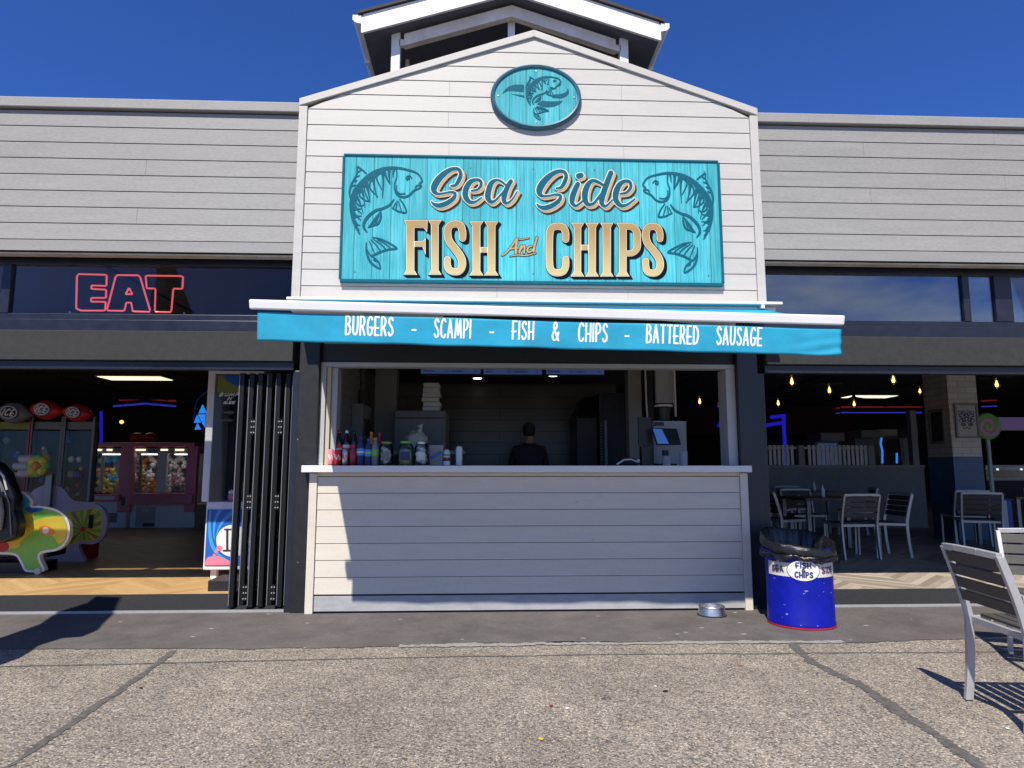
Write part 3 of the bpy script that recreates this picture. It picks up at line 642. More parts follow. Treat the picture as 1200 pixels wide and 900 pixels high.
def glazing(b, panes, x0, x1, posts, glassname):
    """clerestory band between lintel and cladding"""
    f = MB(); f.box(x0, x1, 0.20, 0.25, 2.30, 2.672); f.box(x0, x1, 0.20, 0.25, 3.137, 3.22)
    f.box(x0, x1, 0.12, 0.198, 2.48, 2.60)
    w = f.build('window_frame', 'navy_frame', b, bevel=0.004)
    for a, c in posts:
        m_ = MB(); m_.box(a, c, 0.195, 0.262, 2.673, 3.136); m_.build('mullion', 'navy_frame', b, bevel=0.004)
    for a, c in panes:
        m_ = MB(); m_.box(a, c, 0.224, 0.230, 2.66, 3.14); m_.build('pane', glassname, b)
gl_ = P(11, 345, .196)[0]
glazing(left, [(-9, gl_-.08), (gl_, -1.74)], -14, -1.74, [(gl_-.08, gl_)], 'glass')
gq = [P(x, 345, .196)[0] for x in (1128.5, 1136.5, 1166, 1186)]
glazing(right, [(2.6, gq[0]), (gq[1], gq[2]), (gq[3], 12)], 2.6, 16, [(gq[0], gq[1]), (gq[2], gq[3])], 'glass_tint')
# door jambs at the kiosk pillars
mb = MB(); mb.box(2.53, 2.60, 0.06, 0.16, 0.0, 2.128); mb.box(2.60, 2.615, 0.12, 0.14, 0.0, 2.128); mb.build('door_jamb', 'navy_frame', right, bevel=0.004)
mb = MB(); mb.box(-1.745, -1.685, 0.06, 0.16, 0.0, 2.128); mb.build('door_jamb', 'navy_frame', left, bevel=0.004)

# ---- hall shell behind the facade
hall = thing('amusement_hall', 'dark open hall seen through both doorways behind the white kiosk', 'room', (0, 9, 0))
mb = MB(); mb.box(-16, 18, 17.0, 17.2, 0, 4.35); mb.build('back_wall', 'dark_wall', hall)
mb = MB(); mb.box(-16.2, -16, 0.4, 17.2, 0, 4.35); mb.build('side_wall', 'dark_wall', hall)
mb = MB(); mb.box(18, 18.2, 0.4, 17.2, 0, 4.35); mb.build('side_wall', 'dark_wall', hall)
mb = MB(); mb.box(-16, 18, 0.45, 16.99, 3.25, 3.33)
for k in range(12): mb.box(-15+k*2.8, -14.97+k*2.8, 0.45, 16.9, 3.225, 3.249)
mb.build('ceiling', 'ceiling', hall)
mb = MB(); mb.box(2.0, 12, 15.2, 15.5, 2.3, 3.24); mb.build('bulkhead', 'maroon', hall)
mb = MB(); mb.add([(-2, 17, 2.3), (2.0, 15.2, 2.3), (2.0, 15.2, 3.24), (-2, 17, 3.24), (-2, 17.05, 2.3), (2.0, 15.5, 2.3), (2.0, 15.5, 3.24), (-2, 17.05, 3.24)], [(0, 1, 2, 3), (4, 7, 6, 5), (0, 4, 5, 1), (1, 5, 6, 2), (2, 6, 7, 3), (3, 7, 4, 0)]); mb.build('bulkhead', 'dark_wall', hall)

# ------------------------------------------------------------------ kiosk: gable, pillars, window, counter
kiosk = thing('kiosk_building', 'white boarded gable fronted fish and chip kiosk between two grey wings', 'building', (0.42, 0.1, 0))
KX0, KX1, KE, KP, KPX = -1.735, 2.575, 4.585, 5.335, 0.447     # edges, eaves and peak of the boarded face
def gclip(z):
    if z <= KE: return (KX0, KX1)
    t = (z-KE)/(KP-KE); return (KX0+(KPX-KX0)*t, KX1+(KPX-KX1)*t)
YG = -0.11
mb = boards(MB(), KX0+0.075, KX1-0.075, 5.33, 17, 0.1535, YG, {2: [], 3: [-0.35, 1.28], 5: [-0.36, 1.28], 7: [-0.35, 1.29], 9: [-0.36], 15: [-0.36, 1.29], 16: [0.1, 1.3], 1: [1.27]}, gclip, zmin=2.725)
mb.build('gable_cladding', 'white_board', kiosk)
mb = MB(); mb.xz([(KX0+.02, 2.73), (KX1-.02, 2.73), (KX1-.02, KE-.02), (KPX, KP-.02), (KX0+.02, KE-.02)], YG+0.0165, 0.28); mb.build('gable_wall', 'dark_gap', kiosk)
for a, b_ in ((KX0-.005, KX0+.072), (KX1-.072, KX1+.005)):
    mb = MB(); mb.box(a, b_, YG-0.014, YG+.30, 2.715, 4.585); mb.build('corner_trim', 'white_board', kiosk, bevel=0.004)
for sgn, xe in ((-1, KX0-.005), (1, KX1+.005)):
    th = (KP-KE)/(KPX-KX0)
    mb = MB(); mb.xz([(xe, KE+.003), (KPX, KP+.003), (KPX, KP+.072), (xe, KE+.072)], YG-0.018, YG+.30); mb.build('rake_trim', 'white_board', kiosk, bevel=0.003)
mb = MB()
for sgn in (0, 1):
    xe = (KX0, KX1)[sgn]; mb.hexa([(xe, .2, KE+.03), (KPX, .2, KP+.03), (KPX, 1.0, KP+.03), (xe, 1.0, KE+.03), (xe, .2, KE-.02), (KPX, .2, KP-.02), (KPX, 1.0, KP-.02), (xe, 1.0, KE-.02)])
mb.build('roof', 'roof_tile', kiosk)
# pillars, header over the hatch
mb = MB(); mb.box(-1.684, -1.505, 0.03, 0.36, 0.0, 2.72); mb.build('pillar', 'black_paint', kiosk, bevel=0.006)
mb = MB(); mb.box(2.335, 2.528, 0.03, 0.36, 0.0, 2.72); mb.build('pillar', 'navy_frame', kiosk, bevel=0.006)
mb = MB(); mb.box(-1.503, 2.333, 0.10, 0.34, 2.215, 2.72); mb.build('header', 'black_paint', kiosk, bevel=0.004)
mb = MB(); mb.box(-1.73, 2.57, YG+.02, 0.028, 2.70, 2.714); mb.build('soffit', 'white_gloss', kiosk)
# window surround
mb = MB(); mb.box(-1.503, 2.333, 0.085, 0.20, 2.172, 2.213); mb.build('hatch_frame', 'frame_grey', kiosk, bevel=0.003)
mb = MB(); mb.box(-1.503, -1.455, 0.085, 0.20, 1.275, 2.170); mb.build('hatch_frame', 'frame_grey', kiosk, bevel=0.003)
mb = MB(); mb.box(-1.452, -1.415, 0.11, 0.19, 1.275, 2.170); mb.build('shutter_track', 'frame_cream', kiosk, bevel=0.002)
mb = MB(); mb.box(-1.413, -1.36, 0.14, 0.30, 1.275, 2.170); mb.build('hatch_frame', 'frame_grey', kiosk, bevel=0.003)
mb = MB(); mb.box(2.245, 2.333, 0.085, 0.30, 1.275, 2.170); mb.build('hatch_frame', 'frame_grey', kiosk, bevel=0.003)

ctr = thing('serving_counter', 'white boarded serving counter with overhanging top under the turquoise awning', 'counter', (0.41, 0.2, 0))
CX0, CX1 = -1.545, 2.372
mb = boards(MB(), CX0+.07, CX1-.07, 1.172, 7, 0.1445, 0.0, {}, None, gap=0.005, lean=0.004); mb.build('front_boards', 'counter_board', ctr)
mb = MB(); mb.box(CX0+.065, CX1-.065, 0.006, 0.02, 1.178, 1.212); mb.build('top_rail', 'counter_board', ctr, bevel=0.002)
mb = MB(); mb.box(CX0+.065, CX1-.065, 0.018, 0.028, 0.045, 1.19); mb.build('backing', 'dark_gap', ctr)
mb = MB(); mb.box(CX0+.066, CX1-.066, 0.004, 0.016, 0.022, 0.150); mb.build('plinth', 'plinth', ctr, bevel=0.002)
for a, b_ in ((CX0, CX0+.068), (CX1-.068, CX1)):
    mb = MB(); mb.box(a, b_, -0.018, 0.06, 0.004, 1.204); mb.build('corner_post', 'counter_board', ctr, bevel=0.003)
mb = MB(); mb.box(CX0+.02, CX1-.02, 0.03, 0.62, 0.004, 1.205); mb.build('cabinet', 'black', ctr)
mb = MB(); mb.box(-1.60, 2.388, -0.085, 0.66, 1.213, 1.272); mb.build('worktop', 'worktop', ctr, bevel=0.004)
WT = 1.272

# ------------------------------------------------------------------ roof lantern behind the gable
lan = thing('roof_lantern', 'open white barge boarded roof lantern rising behind the kiosk gable', 'roof lantern', (0.29, 2.5, 4.5))
LY = 1.2; ax, az = 0.293, 6.80; eL, eR, ez = -1.44, 2.03, 6.255; ez2, az2 = 6.485, 7.035
for s_, xe in ((0, eL), (1, eR)):
    mb = MB(); mb.xz([(xe, ez), (ax, az), (ax, az2), (xe, ez2)], LY, LY+0.035); mb.build('barge_board', 'white_gloss', lan, bevel=0.003)
    mb = MB(); mb.hexa([(xe, LY+.04, ez+.01), (ax, LY+.04, az+.01), (ax, 5.6, az+.01), (xe, 5.6, ez+.01), (xe, LY+.04, ez+.06), (ax, LY+.04, az+.06), (ax, 5.6, az+.06), (xe, 5.6, ez+.06)]); mb.build('roof_soffit', 'soffit', lan)
    sg = -1 if s_ == 0 else 1; o = 0.06*sg
    mb = MB(); mb.hexa([(xe+o, LY-.03, ez2-.012), (ax, LY-.03, az2+.008), (ax, 5.6, az2+.008), (xe+o, 5.6, ez2-.012), (xe+o, LY-.03, ez2+.022), (ax, LY-.03, az2+.045), (ax, 5.6, az2+.045), (xe+o, 5.6, ez2+.022)]); mb.build('roof_slope', 'roof_tile', lan)
    mb = MB(); mb.box(min(xe, xe+.02*sg), max(xe, xe+.02*sg), LY, 5.6, ez+.0, ez2-.02); mb.build('eaves_board', 'white_gloss', lan)
    x1 = xe+.022*sg; x2 = xe+.12*sg
    pr = [(x1, ez2-.02), (x2, ez2-.02), (x2, ez2-.075), (x2-.03*sg, ez2-.11), (x1, ez2-.125)]
    g_ = MB(); g_.xz(pr, LY-.01, 5.6).build('gutter', 'white_gloss', lan)
    for k in range(3):
        mb = MB(); mb.box(min(x1, x2-.015*sg), max(x1, x2-.015*sg), 1.9+k*1.2, 1.94+k*1.2, ez2-.16, ez2-.10); mb.build('gutter_bracket', 'white_gloss', lan)
fY = 1.36
lx, rx, fz, fa = -0.985, 1.545, 6.365, 6.775
for xe in (lx, rx):
    mb = MB(); mb.hexa([(xe, fY, fz-.15), (ax, fY, fa-.15), (ax, fY+.09, fa-.15), (xe, fY+.09, fz-.15), (xe, fY+.0, fz), (ax, fY+.0, fa), (ax, fY+.09, fa), (xe, fY+.09, fz)]); mb.build('tie_beam', 'rust_white', lan, bevel=0.004)
    mb = MB(); s_ = 1 if xe > ax else -1
    mb.box(min(xe, xe+.06*s_), max(xe, xe+.06*s_), fY+.02, fY+.07, fz-.14, fz-.06); mb.build('beam_bracket', 'rust_white', lan)
    px = xe+.10*s_
    mb = MB(); mb.box(px-.052, px+.052, fY+.02, fY+.12, 4.5, fz+.03); mb.build('post', 'white_gloss', lan, bevel=0.003)
    mb = MB(); mb.box(xe+.02*s_-.02, xe+.02*s_+.02, fY+.5, fY+.6, 4.5, fz); mb.build('post', 'rust_white', lan)
mb = MB(); mb.box(ax-.042, ax+.042, fY+.12, fY+.2, 4.5, fa); mb.build('post', 'white_gloss', lan)
mb = MB(); mb.xz([(-1.2, 4.5), (1.8, 4.5), (1.8, 6.3), (ax, 6.78), (-1.2, 6.3)], 3.2, 3.25); mb.build('rear_wall', 'soffit', lan)

# ------------------------------------------------------------------ main sign
SY = -0.142                                                  # face of the sign board
def px(pts, Y, k=None):
    """trace points given on the measured elevation to metres on a plane"""
    return [(*P(p[0], p[1], Y), *( [p[2]*(Y+CAM_D)/F_PX] if len(p) > 2 else [])) for p in pts]
def zo(crop, s):                                            # zoomed elevation -> elevation
    return lambda pts: [((p[0]/s+crop[0]), (p[1]/s+crop[1]), *([p[2]/s] if len(p) > 2 else [])) for p in pts]
sign = thing('shop_sign', 'large turquoise plank sign with gold and teal lettering and two leaping fish', 'sign', (0.43, SY, 3.5))
s0, s1 = -1.297, 2.16; sz0, sz1 = 2.932, 4.093
mb = MB(); mb.box(s0, s1, SY, SY+.022, sz0, sz1); mb.build('panel', 'planks', sign)
for nm, b in (('top', (s0-.012, s1+.012, sz1, sz1+.022)), ('bot', (s0-.012, s1+.012, sz0-.03, sz0)), ('l', (s0-.022, s0, sz0, sz1)), ('r', (s1, s1+.025, sz0, sz1))):
    mb = MB(); mb.box(b[0], b[1], SY-.010, SY+.030, b[2], b[3]); mb.build('frame', 'teal', sign, bevel=0.004)
for x in (s0+.12, -0.15, 0.43, 1.0, s1-.12):
    for z in (sz0+.07, sz1-.09):
        mb = MB(); mb.cyl((x, SY-.004, z), (x, SY+.01, z), 0.007, n=8); mb.build('screw', 'alu_dark', sign)

Z6 = zo((500, 190), 1200/140); Z8 = zo((620, 170), 5.0); Z7 = zo((390, 170), 5.0); ZF = zo((750, 190), 611/95)
S_up = [(246, 243, 7), (290, 235, 13), (325, 185, 19), (343, 120, 17), (312, 74, 15), (235, 83, 20), (145, 148, 29), (84, 232, 32), (74, 290, 25), (108, 321, 12), (170, 318, 7), (235, 306, 9), (284, 316, 12), (272, 365, 18), (205, 415, 22), (130, 440, 22), (76, 428, 13), (50, 402, 4)]
Sea = [S_up,
       [(452, 292, 7), (510, 280, 9), (545, 240, 13), (540, 195, 14), (500, 182, 14), (440, 202, 22), (397, 270, 27), (390, 345, 27), (428, 402, 19), (490, 402, 9), (552, 360, 4)],
       [(790, 232, 7), (752, 200, 9), (700, 184, 10), (650, 216, 22), (622, 290, 27), (615, 358, 27), (645, 404, 17), (690, 388, 9), (745, 330, 7), (785, 280, 6)],
       [(845, 197, 19), (812, 252, 22), (782, 330, 25), (776, 390, 21), (802, 417, 11), (856, 382, 6), (908, 300, 4)]]
sea_px = [Z6(s) for s in Sea]
S2 = [(x+123.3, y+2.8, r) for x, y, r in sea_px[0]]
e_px = [(x+99.6, y+6.5, r) for x, y, r in Z6(Sea[1])]
Side = [S2, Z8([(284, 232, 13), (268, 265, 15), (254, 305, 16), (252, 340, 12), (275, 358, 6), (322, 322, 3)]), Z8([(290, 184, 16), (303, 180, 15)]),
        Z8([(436, 240, 6), (404, 220, 8), (368, 212, 9), (338, 245, 15), (325, 300, 17), (338, 346, 12), (374, 346, 7), (405, 310, 6), (436, 270, 5)]),
        Z8([(478, 166, 14), (455, 225, 15), (428, 305, 16), (425, 345, 12), (448, 360, 6), (486, 325, 3)]), [(x, y, r) for x, y, r in Z8([(533, 288, 4), (570, 280, 6), (594, 250, 8), (588, 220, 9), (560, 214, 9), (528, 235, 14), (508, 280, 17), (508, 325, 15), (535, 356, 11), (572, 352, 6), (618, 318, 3)])]]
def script_word(words, box):
    pts = [px(s, SY) for s in words]
    a = np.array([p for s in pts for p in s]); f = Field(a[:, 0].min()-.12, a[:, 0].max()+.14, a[:, 1].min()-.14, a[:, 1].max()+.1, 0.0035)
    for s in pts: f.stroke(s, True, 6, margin=0.09)
    def shifted(dx, dz):
        i, j = int(round(dx/f.h)), int(round(dz/f.h)); return np.roll(np.roll(f.D, i, 1), j, 0)
    f.D -= 0.0025; rim = f.D-0.0075
    ext = np.minimum.reduce([shifted(0.0042*k, -0.0042*k)-0.0085 for k in range(0, 5)])
    drop = np.minimum.reduce([shifted(0.019+0.0036*k, -0.019-0.0036*k)-0.009 for k in range(0, 4)]+[ext])
    plate('letter_shadow', f.loops(0, drop), SY-.002, .002, 'brown_ink', sign)
    plate('letter_depth', f.loops(0, ext), SY-.008, .006, 'gold_side', sign)
    plate('letter_rim', f.loops(0, rim), SY-.011, .003, 'cream', sign)
    plate('letter_face', f.loops(0, f.D), SY-.014, .003, 'teal', sign)
script_word(sea_px, None); script_word(Side, None)

# slab capitals
def rect(a, b, c, d): return [(a, c), (b, c), (b, d), (a, d)]
polysF = [rect(430, 478, 455, 752), [(418, 442), (556, 442), (552, 512), (534, 488), (478, 486), (430, 470)], [(478, 566), (528, 564), (544, 545), (544, 648), (526, 598), (478, 598)], [(414, 762), (430, 735), (478, 735), (495, 762)],
          rect(576, 620, 455, 752), [(560, 442), (638, 442), (620, 470), (576, 470)], [(560, 762), (576, 735), (620, 735), (638, 762)],
          rect(818, 864, 455, 752), rect(906, 952, 455, 752), rect(864, 906, 600, 632)]
for c in (841, 929): polysF += [[(c-40, 450), (c+40, 450), (c+23, 478), (c-23, 478)], [(c-42, 766), (c-23, 738), (c+23, 738), (c+42, 766)]]
strF = [[(760, 548, 21), (760, 512, 22), (748, 474, 22), (715, 464, 22), (682, 478, 22), (672, 520, 23), (684, 568, 23), (722, 616, 24), (752, 664, 24), (758, 706, 23), (742, 738, 22), (712, 744, 22), (682, 732, 22), (671, 700, 21), (671, 672, 21)]]
polysC = [rect(262, 304, 470, 758), rect(346, 390, 470, 758), rect(304, 346, 586, 618), rect(430, 478, 470, 758), rect(526, 570, 470, 758)]
for c in (283, 368, 454, 548): polysC += [[(c-38, 458), (c+38, 458), (c+22, 486), (c-22, 486)], [(c-40, 772), (c-22, 744), (c+22, 744), (c+40, 772)]]
strC = [[(214, 556, 20), (214, 520, 21), (200, 486, 22), (166, 478, 22), (132, 488, 22), (120, 525, 22), (118, 620, 22), (120, 705, 22), (134, 740, 22), (166, 750, 22), (200, 740, 22), (214, 706, 21), (214, 668, 20)],
        [(560, 478, 20), (605, 482, 22), (630, 512, 23), (632, 560, 23), (630, 605, 22), (605, 634, 19), (560, 636, 18)],
        [(765, 552, 20), (765, 520, 21), (752, 488, 22), (722, 478, 22), (692, 490, 22), (682, 530, 23), (694, 578, 23), (728, 620, 24), (760, 668, 24), (766, 712, 23), (750, 744, 22), (722, 752, 22), (692, 742, 22), (682, 708, 21), (682, 682, 21)]]
def slab_word(polys, strokes, z):
    PP = [px(z(p), SY) for p in polys]; SS = [px(z(p), SY) for p in strokes]
    a = np.array([q[:2] for s in PP+SS for q in s]); f = Field(a[:, 0].min()-.1, a[:, 0].max()+.12, a[:, 1].min()-.12, a[:, 1].max()+.1, 0.0035)
    for p in PP: f.poly(p, 0.08)
    for s in SS: f.stroke(s, True, 6, margin=0.08)
    def shifted(dx, dz):
        return np.roll(np.roll(f.D, int(round(dx/f.h)), 1), int(round(dz/f.h)), 0)
    drop = np.minimum.reduce([shifted(0.0035*k, -0.0025*k)-0.003 for k in range(0, 9)])
    plate('letter_shadow', f.loops(0, drop), SY-.004, .004, 'shadow_ink', sign)
    plate('letter_rim', f.loops(0, f.D-0.0035), SY-.007, .003, 'brown_ink', sign)
    plate('letter_rim', f.loops(0, f.D-0.0), SY-.009, .002, 'cream', sign)
    plate('letter_face', f.loops(0, f.D+0.0045), SY-.011, .002, 'gold', sign)
slab_word(polysF, strF, Z7); slab_word(polysC, strC, Z8)
And = [[(992, 648, 3), (1020, 628, 4), (1050, 590, 5), (1078, 548, 5)], [(1080, 548, 6), (1074, 590, 7), (1072, 634, 6)], [(1030, 612, 3), (1060, 606, 4), (1090, 604, 3)],
       [(1092, 632, 5), (1104, 590, 5)], [(1098, 618, 4), (1118, 590, 5), (1124, 600, 5), (1120, 632, 5)], [(1164, 594, 4), (1146, 600, 5), (1140, 622, 5), (1156, 628, 4), (1176, 606, 3)], [(1196, 542, 6), (1182, 590, 6), (1176, 624, 6)],
       [(1090, 556, 2), (1112, 553, 3), (1150, 546, 2)], [(1040, 652, 2), (1085, 645, 3), (1130, 648, 3), (1190, 634, 2)]]
mm = [px(Z7(s), SY) for s in And]
fa_ = Field(1.0*min(p[0] for s in mm for p in s)-.05, max(p[0] for s in mm for p in s)+.05, min(p[1] for s in mm for p in s)-.05, max(p[1] for s in mm for p in s)+.05, 0.0025)
for s in mm: fa_.stroke(s, True, 5, margin=0.03)
plate('letter_rim', fa_.loops(0.006), SY-.003, .003, 'brown_ink', sign); plate('letter_face', fa_.loops(0.0005), SY-.006, .003, 'gold', sign)

# leaping fish drawn in line
FISH = [
 [(30, 150, 4), (60, 117, 5), (120, 97, 6), (210, 83, 8), (300, 95, 12), (380, 130, 14), (450, 190, 16), (510, 270, 18), (534, 350, 16), (535, 430, 12), (515, 510, 9), (480, 580, 3)],
 [(30, 150, 5), (22, 176, 5), (42, 196, 5), (28, 212, 5), (44, 230, 5), (82, 248, 6), (118, 285, 6), (160, 299, 7), (200, 286, 6), (221, 250, 5), (222, 200, 4), (206, 150, 3), (208, 95, 5)],
 [(34, 205, 4), (62, 212, 4), (70, 226, 3)], [(148, 272, 2.5), (185, 275, 3), (208, 252, 3), (208, 215, 2.5)],
 [(97, 158, 2.5), (108, 142, 2.5), (126, 142, 2.5), (138, 156, 2.5), (130, 172, 2.5)], [(118, 158, 7), (122, 162, 7)],
 [(230, 320, 3), (258, 358, 7), (310, 388, 8), (360, 404, 9), (410, 443, 10), (443, 488, 10), (450, 530, 8), (428, 566, 3)],
 [(185, 315, 3), (155, 360, 4), (140, 411, 5), (190, 408, 5), (240, 384, 3)], [(195, 332, 2), (185, 370, 3), (176, 398, 2)], [(206, 332, 2), (210, 365, 3), (216, 395, 2)], [(218, 345, 2), (228, 365, 2.5), (236, 382, 2)],
 [(325, 412, 4), (326, 455, 6), (345, 500, 7), (380, 515, 6), (416, 530, 3)], [(330, 418, 3), (372, 468, 4), (395, 505, 4), (416, 530, 3)], [(338, 440, 2), (352, 470, 3), (365, 505, 2)], [(350, 450, 2), (368, 480, 3), (384, 510, 2)],
 [(428, 132, 3), (462, 104, 5), (492, 88, 4), (492, 125, 4), (508, 165, 5), (535, 215, 6), (550, 275, 6), (545, 322, 3)], [(468, 108, 2), (482, 122, 3), (494, 128, 2)], [(478, 150, 2), (492, 158, 3), (505, 160, 2)], [(496, 185, 2), (508, 192, 3), (522, 192, 2)], [(512, 222, 2), (525, 228, 3), (536, 226, 2)],
 [(225, 90, 8), (232, 120, 4), (234, 152, 1)], [(262, 95, 10), (262, 150, 6), (256, 205, 1)], [(300, 100, 10), (285, 150, 6), (258, 205, 1)], [(315, 105, 12), (305, 180, 6), (312, 310, 1)], [(325, 120, 9), (355, 160, 5), (318, 245, 2)],
 [(378, 150, 14), (372, 220, 6), (352, 308, 1)], [(350, 125, 10), (398, 190, 5), (400, 245, 4), (345, 302, 1)], [(432, 190, 15), (415, 265, 6), (402, 342, 1)], [(400, 155, 8), (445, 240, 5), (410, 340, 2)],
 [(475, 235, 15), (452, 290, 6), (440, 385, 1)], [(450, 205, 8), (480, 290, 5), (440, 330, 3), (412, 338, 1)], [(508, 295, 14), (475, 350, 5), (454, 425, 1)], [(495, 265, 8), (505, 345, 5), (470, 375, 3), (445, 362, 1)],
 [(525, 365, 13), (490, 405, 4), (465, 432, 1)], [(520, 400, 8), (500, 400, 4), (470, 395, 1)], [(525, 425, 10), (495, 455, 4), (470, 480, 1)], [(515, 460, 8), (490, 450, 3), (465, 448, 1)], [(512, 490, 8), (495, 512, 3), (478, 518, 1)], [(505, 520, 6), (490, 545, 3), (482, 552, 1)],
 [(386, 604, 2), (330, 614, 4), (265, 644, 5), (212, 680, 6), (270, 690, 6), (335, 712, 7), (380, 735, 6), (402, 738, 4), (430, 690, 4), (432, 645, 2)],
 [(432, 650, 3), (430, 720, 6), (400, 790, 7), (336, 834, 4), (342, 792, 5), (368, 762, 5), (392, 742, 4)], [(398, 622, 1.5), (360, 660, 3), (330, 704, 2)], [(380, 618, 1.5), (330, 650, 3), (290, 690, 2)], [(412, 632, 1.5), (390, 680, 3), (372, 728, 2)], [(356, 780, 3), (372, 776, 3), (382, 768, 2)], [(350, 620, 1.5), (300, 645, 2.5), (255, 680, 2)]]
def fish(strokes, y, thick, material, parent, h=0.003, name='fish_emblem'):
    a = np.array([p for s in strokes for p in s]); f = Field(a[:, 0].min()-.03, a[:, 0].max()+.03, a[:, 1].min()-.03, a[:, 1].max()+.03, h)
    for s in strokes: f.stroke(s, True, 5, margin=0.02)
    return plate(name, f.loops(0.0022), y, thick, material, parent)
FR = [px(ZF(s), SY) for s in FISH]
fish(FR, SY-.004, .004, 'teal', sign)
cxs = 0.4315
fish([[(2*cxs-p[0], p[1]+.005, p[2]) for p in s] for s in FR], SY-.004, .004, 'teal', sign)

# ------------------------------------------------------------------ oval sign in the gable
OY = -0.140; oc = (0.462, 4.718); orx, orz = 0.428, 0.326
ov = thing('oval_sign', 'oval turquoise plaque with a leaping fish high in the gable', 'sign', (oc[0], OY, oc[1]))
ell = lambda a, b, n=64: [(oc[0]+a*math.cos(2*math.pi*k/n), oc[1]+b*math.sin(2*math.pi*k/n)) for k in range(n)]
mb = MB(); mb.xz(ell(orx-.035, orz-.035), OY, OY+.025); mb.build('panel', 'planks_oval', ov)
n = 64; rim = MB()
prof = [(-.04, .0), (-.036, -.012), (-.02, -.018), (-.006, -.008), (0, .004), (0, .028), (-.04, .028)]
for k in range(n):
    w = 2*math.pi*k/n
    for d, y in prof: rim.v.append((oc[0]+(orx+d)*math.cos(w), OY+y, oc[1]+(orz+d)*math.sin(w)))
m_ = len(prof)
for k in range(n):
    for j in range(m_): rim.f.append((k*m_+j, k*m_+(j+1) % m_, ((k+1) % n)*m_+(j+1) % m_, ((k+1) % n)*m_+j))
rim.build('frame', 'teal_rim', ov, smooth=True)
ZO = zo((560, 65), 1200/140)
def mirror_fit(s):    # fish of the big sign turned to face right, fitted into the oval
    return [(835-(p[0]-22)*0.668, 214+(p[1]-83)*0.575, max(1.6, p[2]*0.62)) for p in s]
fo = [px(ZO(mirror_fit(s)), OY) for s in FISH]
fish(fo, OY-.004, .004, 'teal', ov, 0.0025)
wav = [[(242, 390), (270, 345), (310, 312), (370, 293), (455, 293), (466, 305), (462, 370), (400, 362), (330, 355), (285, 362)], [(335, 388), (400, 392), (465, 400), (470, 425), (420, 412)],
       [(768, 392), (820, 390), (875, 375), (900, 350), (895, 325), (914, 350), (915, 380), (890, 410), (840, 432), (780, 428), (742, 428)], [(590, 488), (650, 455), (720, 462), (800, 460), (856, 455), (820, 490), (760, 515), (690, 522), (640, 512)]]
fw = Field(oc[0]-.42, oc[0]+.42, oc[1]-.3, oc[1]+.3, 0.003)
for p in wav: fw.poly(px(ZO(p), OY), 0.03)
plate('wave_emblem', fw.loops(), OY-.002, .002, 'teal', ov)
for dx, dz in ((0, orz-.07), (0, -orz+.07), (orx-.07, 0), (-orx+.07, 0)):
    mb = MB(); mb.cyl((oc[0]+dx, OY-.005, oc[1]+dz), (oc[0]+dx, OY+.01, oc[1]+dz), 0.0075, n=8); mb.build('screw', 'steel', ov)

# ------------------------------------------------------------------ awning
AW = 1.45
aw = thing('awning', 'turquoise folding arm awning with white front bar and lettered valance', 'awning', (0.45, -0.8, 2.2))
yl, yr = -AW, -AW+.03
def ap(px_, py, side): y = yl+(yr-yl)*side; x, z = P(px_, py, y); return (x, y, z)
bl0, bl1 = ap(291, 350.5, 0), ap(291, 362, 0); br0, br1 = ap(991, 369.5, 1), ap(991, 381, 1)
def aw_pt(s, t):     # t: 0 top of bar ... 1 bottom of bar
    a = [bl0[i]+(bl1[i]-bl0[i])*t for i in range(3)]; b = [br0[i]+(br1[i]-br0[i])*t for i in range(3)]
    sag = -0.012*math.sin(math.pi*s)*0
    return (a[0]+(b[0]-a[0])*s, a[1]+(b[1]-a[1])*s, a[2]+(b[2]-a[2])*s+sag)
mb = MB(); a, b, c, d = aw_pt(0, 0), aw_pt(1, 0), aw_pt(0, 1), aw_pt(1, 1)
mb.hexa([(c[0], c[1]+.012, c[2]), (d[0], d[1]+.012, d[2]), (d[0], d[1]+.08, d[2]+.015), (c[0], c[1]+.08, c[2]+.015), (a[0], a[1], a[2]), (b[0], b[1], b[2]), (b[0], b[1]+.085, b[2]+.012), (a[0], a[1]+.085, a[2]+.012)])
mb.build('front_bar', 'white_gloss', aw, bevel=0.012)
# cassette on the wall
cz0, cz1 = 2.672, 2.712
mb = MB(); mb.box(-1.72, 2.635, -0.33, -0.128, cz1-.022, cz1+.004); mb.build('cassette', 'white_gloss', aw, bevel=0.006)
mb = MB(); mb.box(-1.70, 2.60, -0.27, -0.135, 2.60, cz1-.024); mb.build('roller', 'white_gloss', aw, bevel=0.02)
mb = MB(); mb.box(2.44, 2.47, -0.33, -0.27, 2.655, cz1-.024); mb.build('end_bracket', 'white_gloss', aw)
# canopy sheet
cv = MB(); nx_, ny_ = 40, 8
vl, vr = P(300, 364, yl)[0], P(989, 384, yr)[0]
for j in range(ny_+1):
    v = j/ny_
    for i in range(nx_+1):
        u = i/nx_; s = ((vl+(vr-vl)*u)-bl0[0])/(br0[0]-bl0[0]); f0 = aw_pt(s, 0.25); xb = -1.62+(2.52+1.62)*u
        x = xb+(f0[0]-xb)*v; y = -0.26+(f0[1]+.06+.26)*v; z = 2.662+(f0[2]+.004-2.662)*v-0.02*math.sin(math.pi*v)-0.003*math.sin(u*40)*math.sin(math.pi*v)
        cv.v.append((x, y, z))
for j in range(ny_):
    for i in range(nx_): k = j*(nx_+1)+i; cv.f.append((k, k+1, k+nx_+2, k+nx_+1))
o = cv.build('canopy', 'awning', aw, smooth=True); md = o.modifiers.new('solid', 'SOLIDIFY'); md.thickness = 0.003
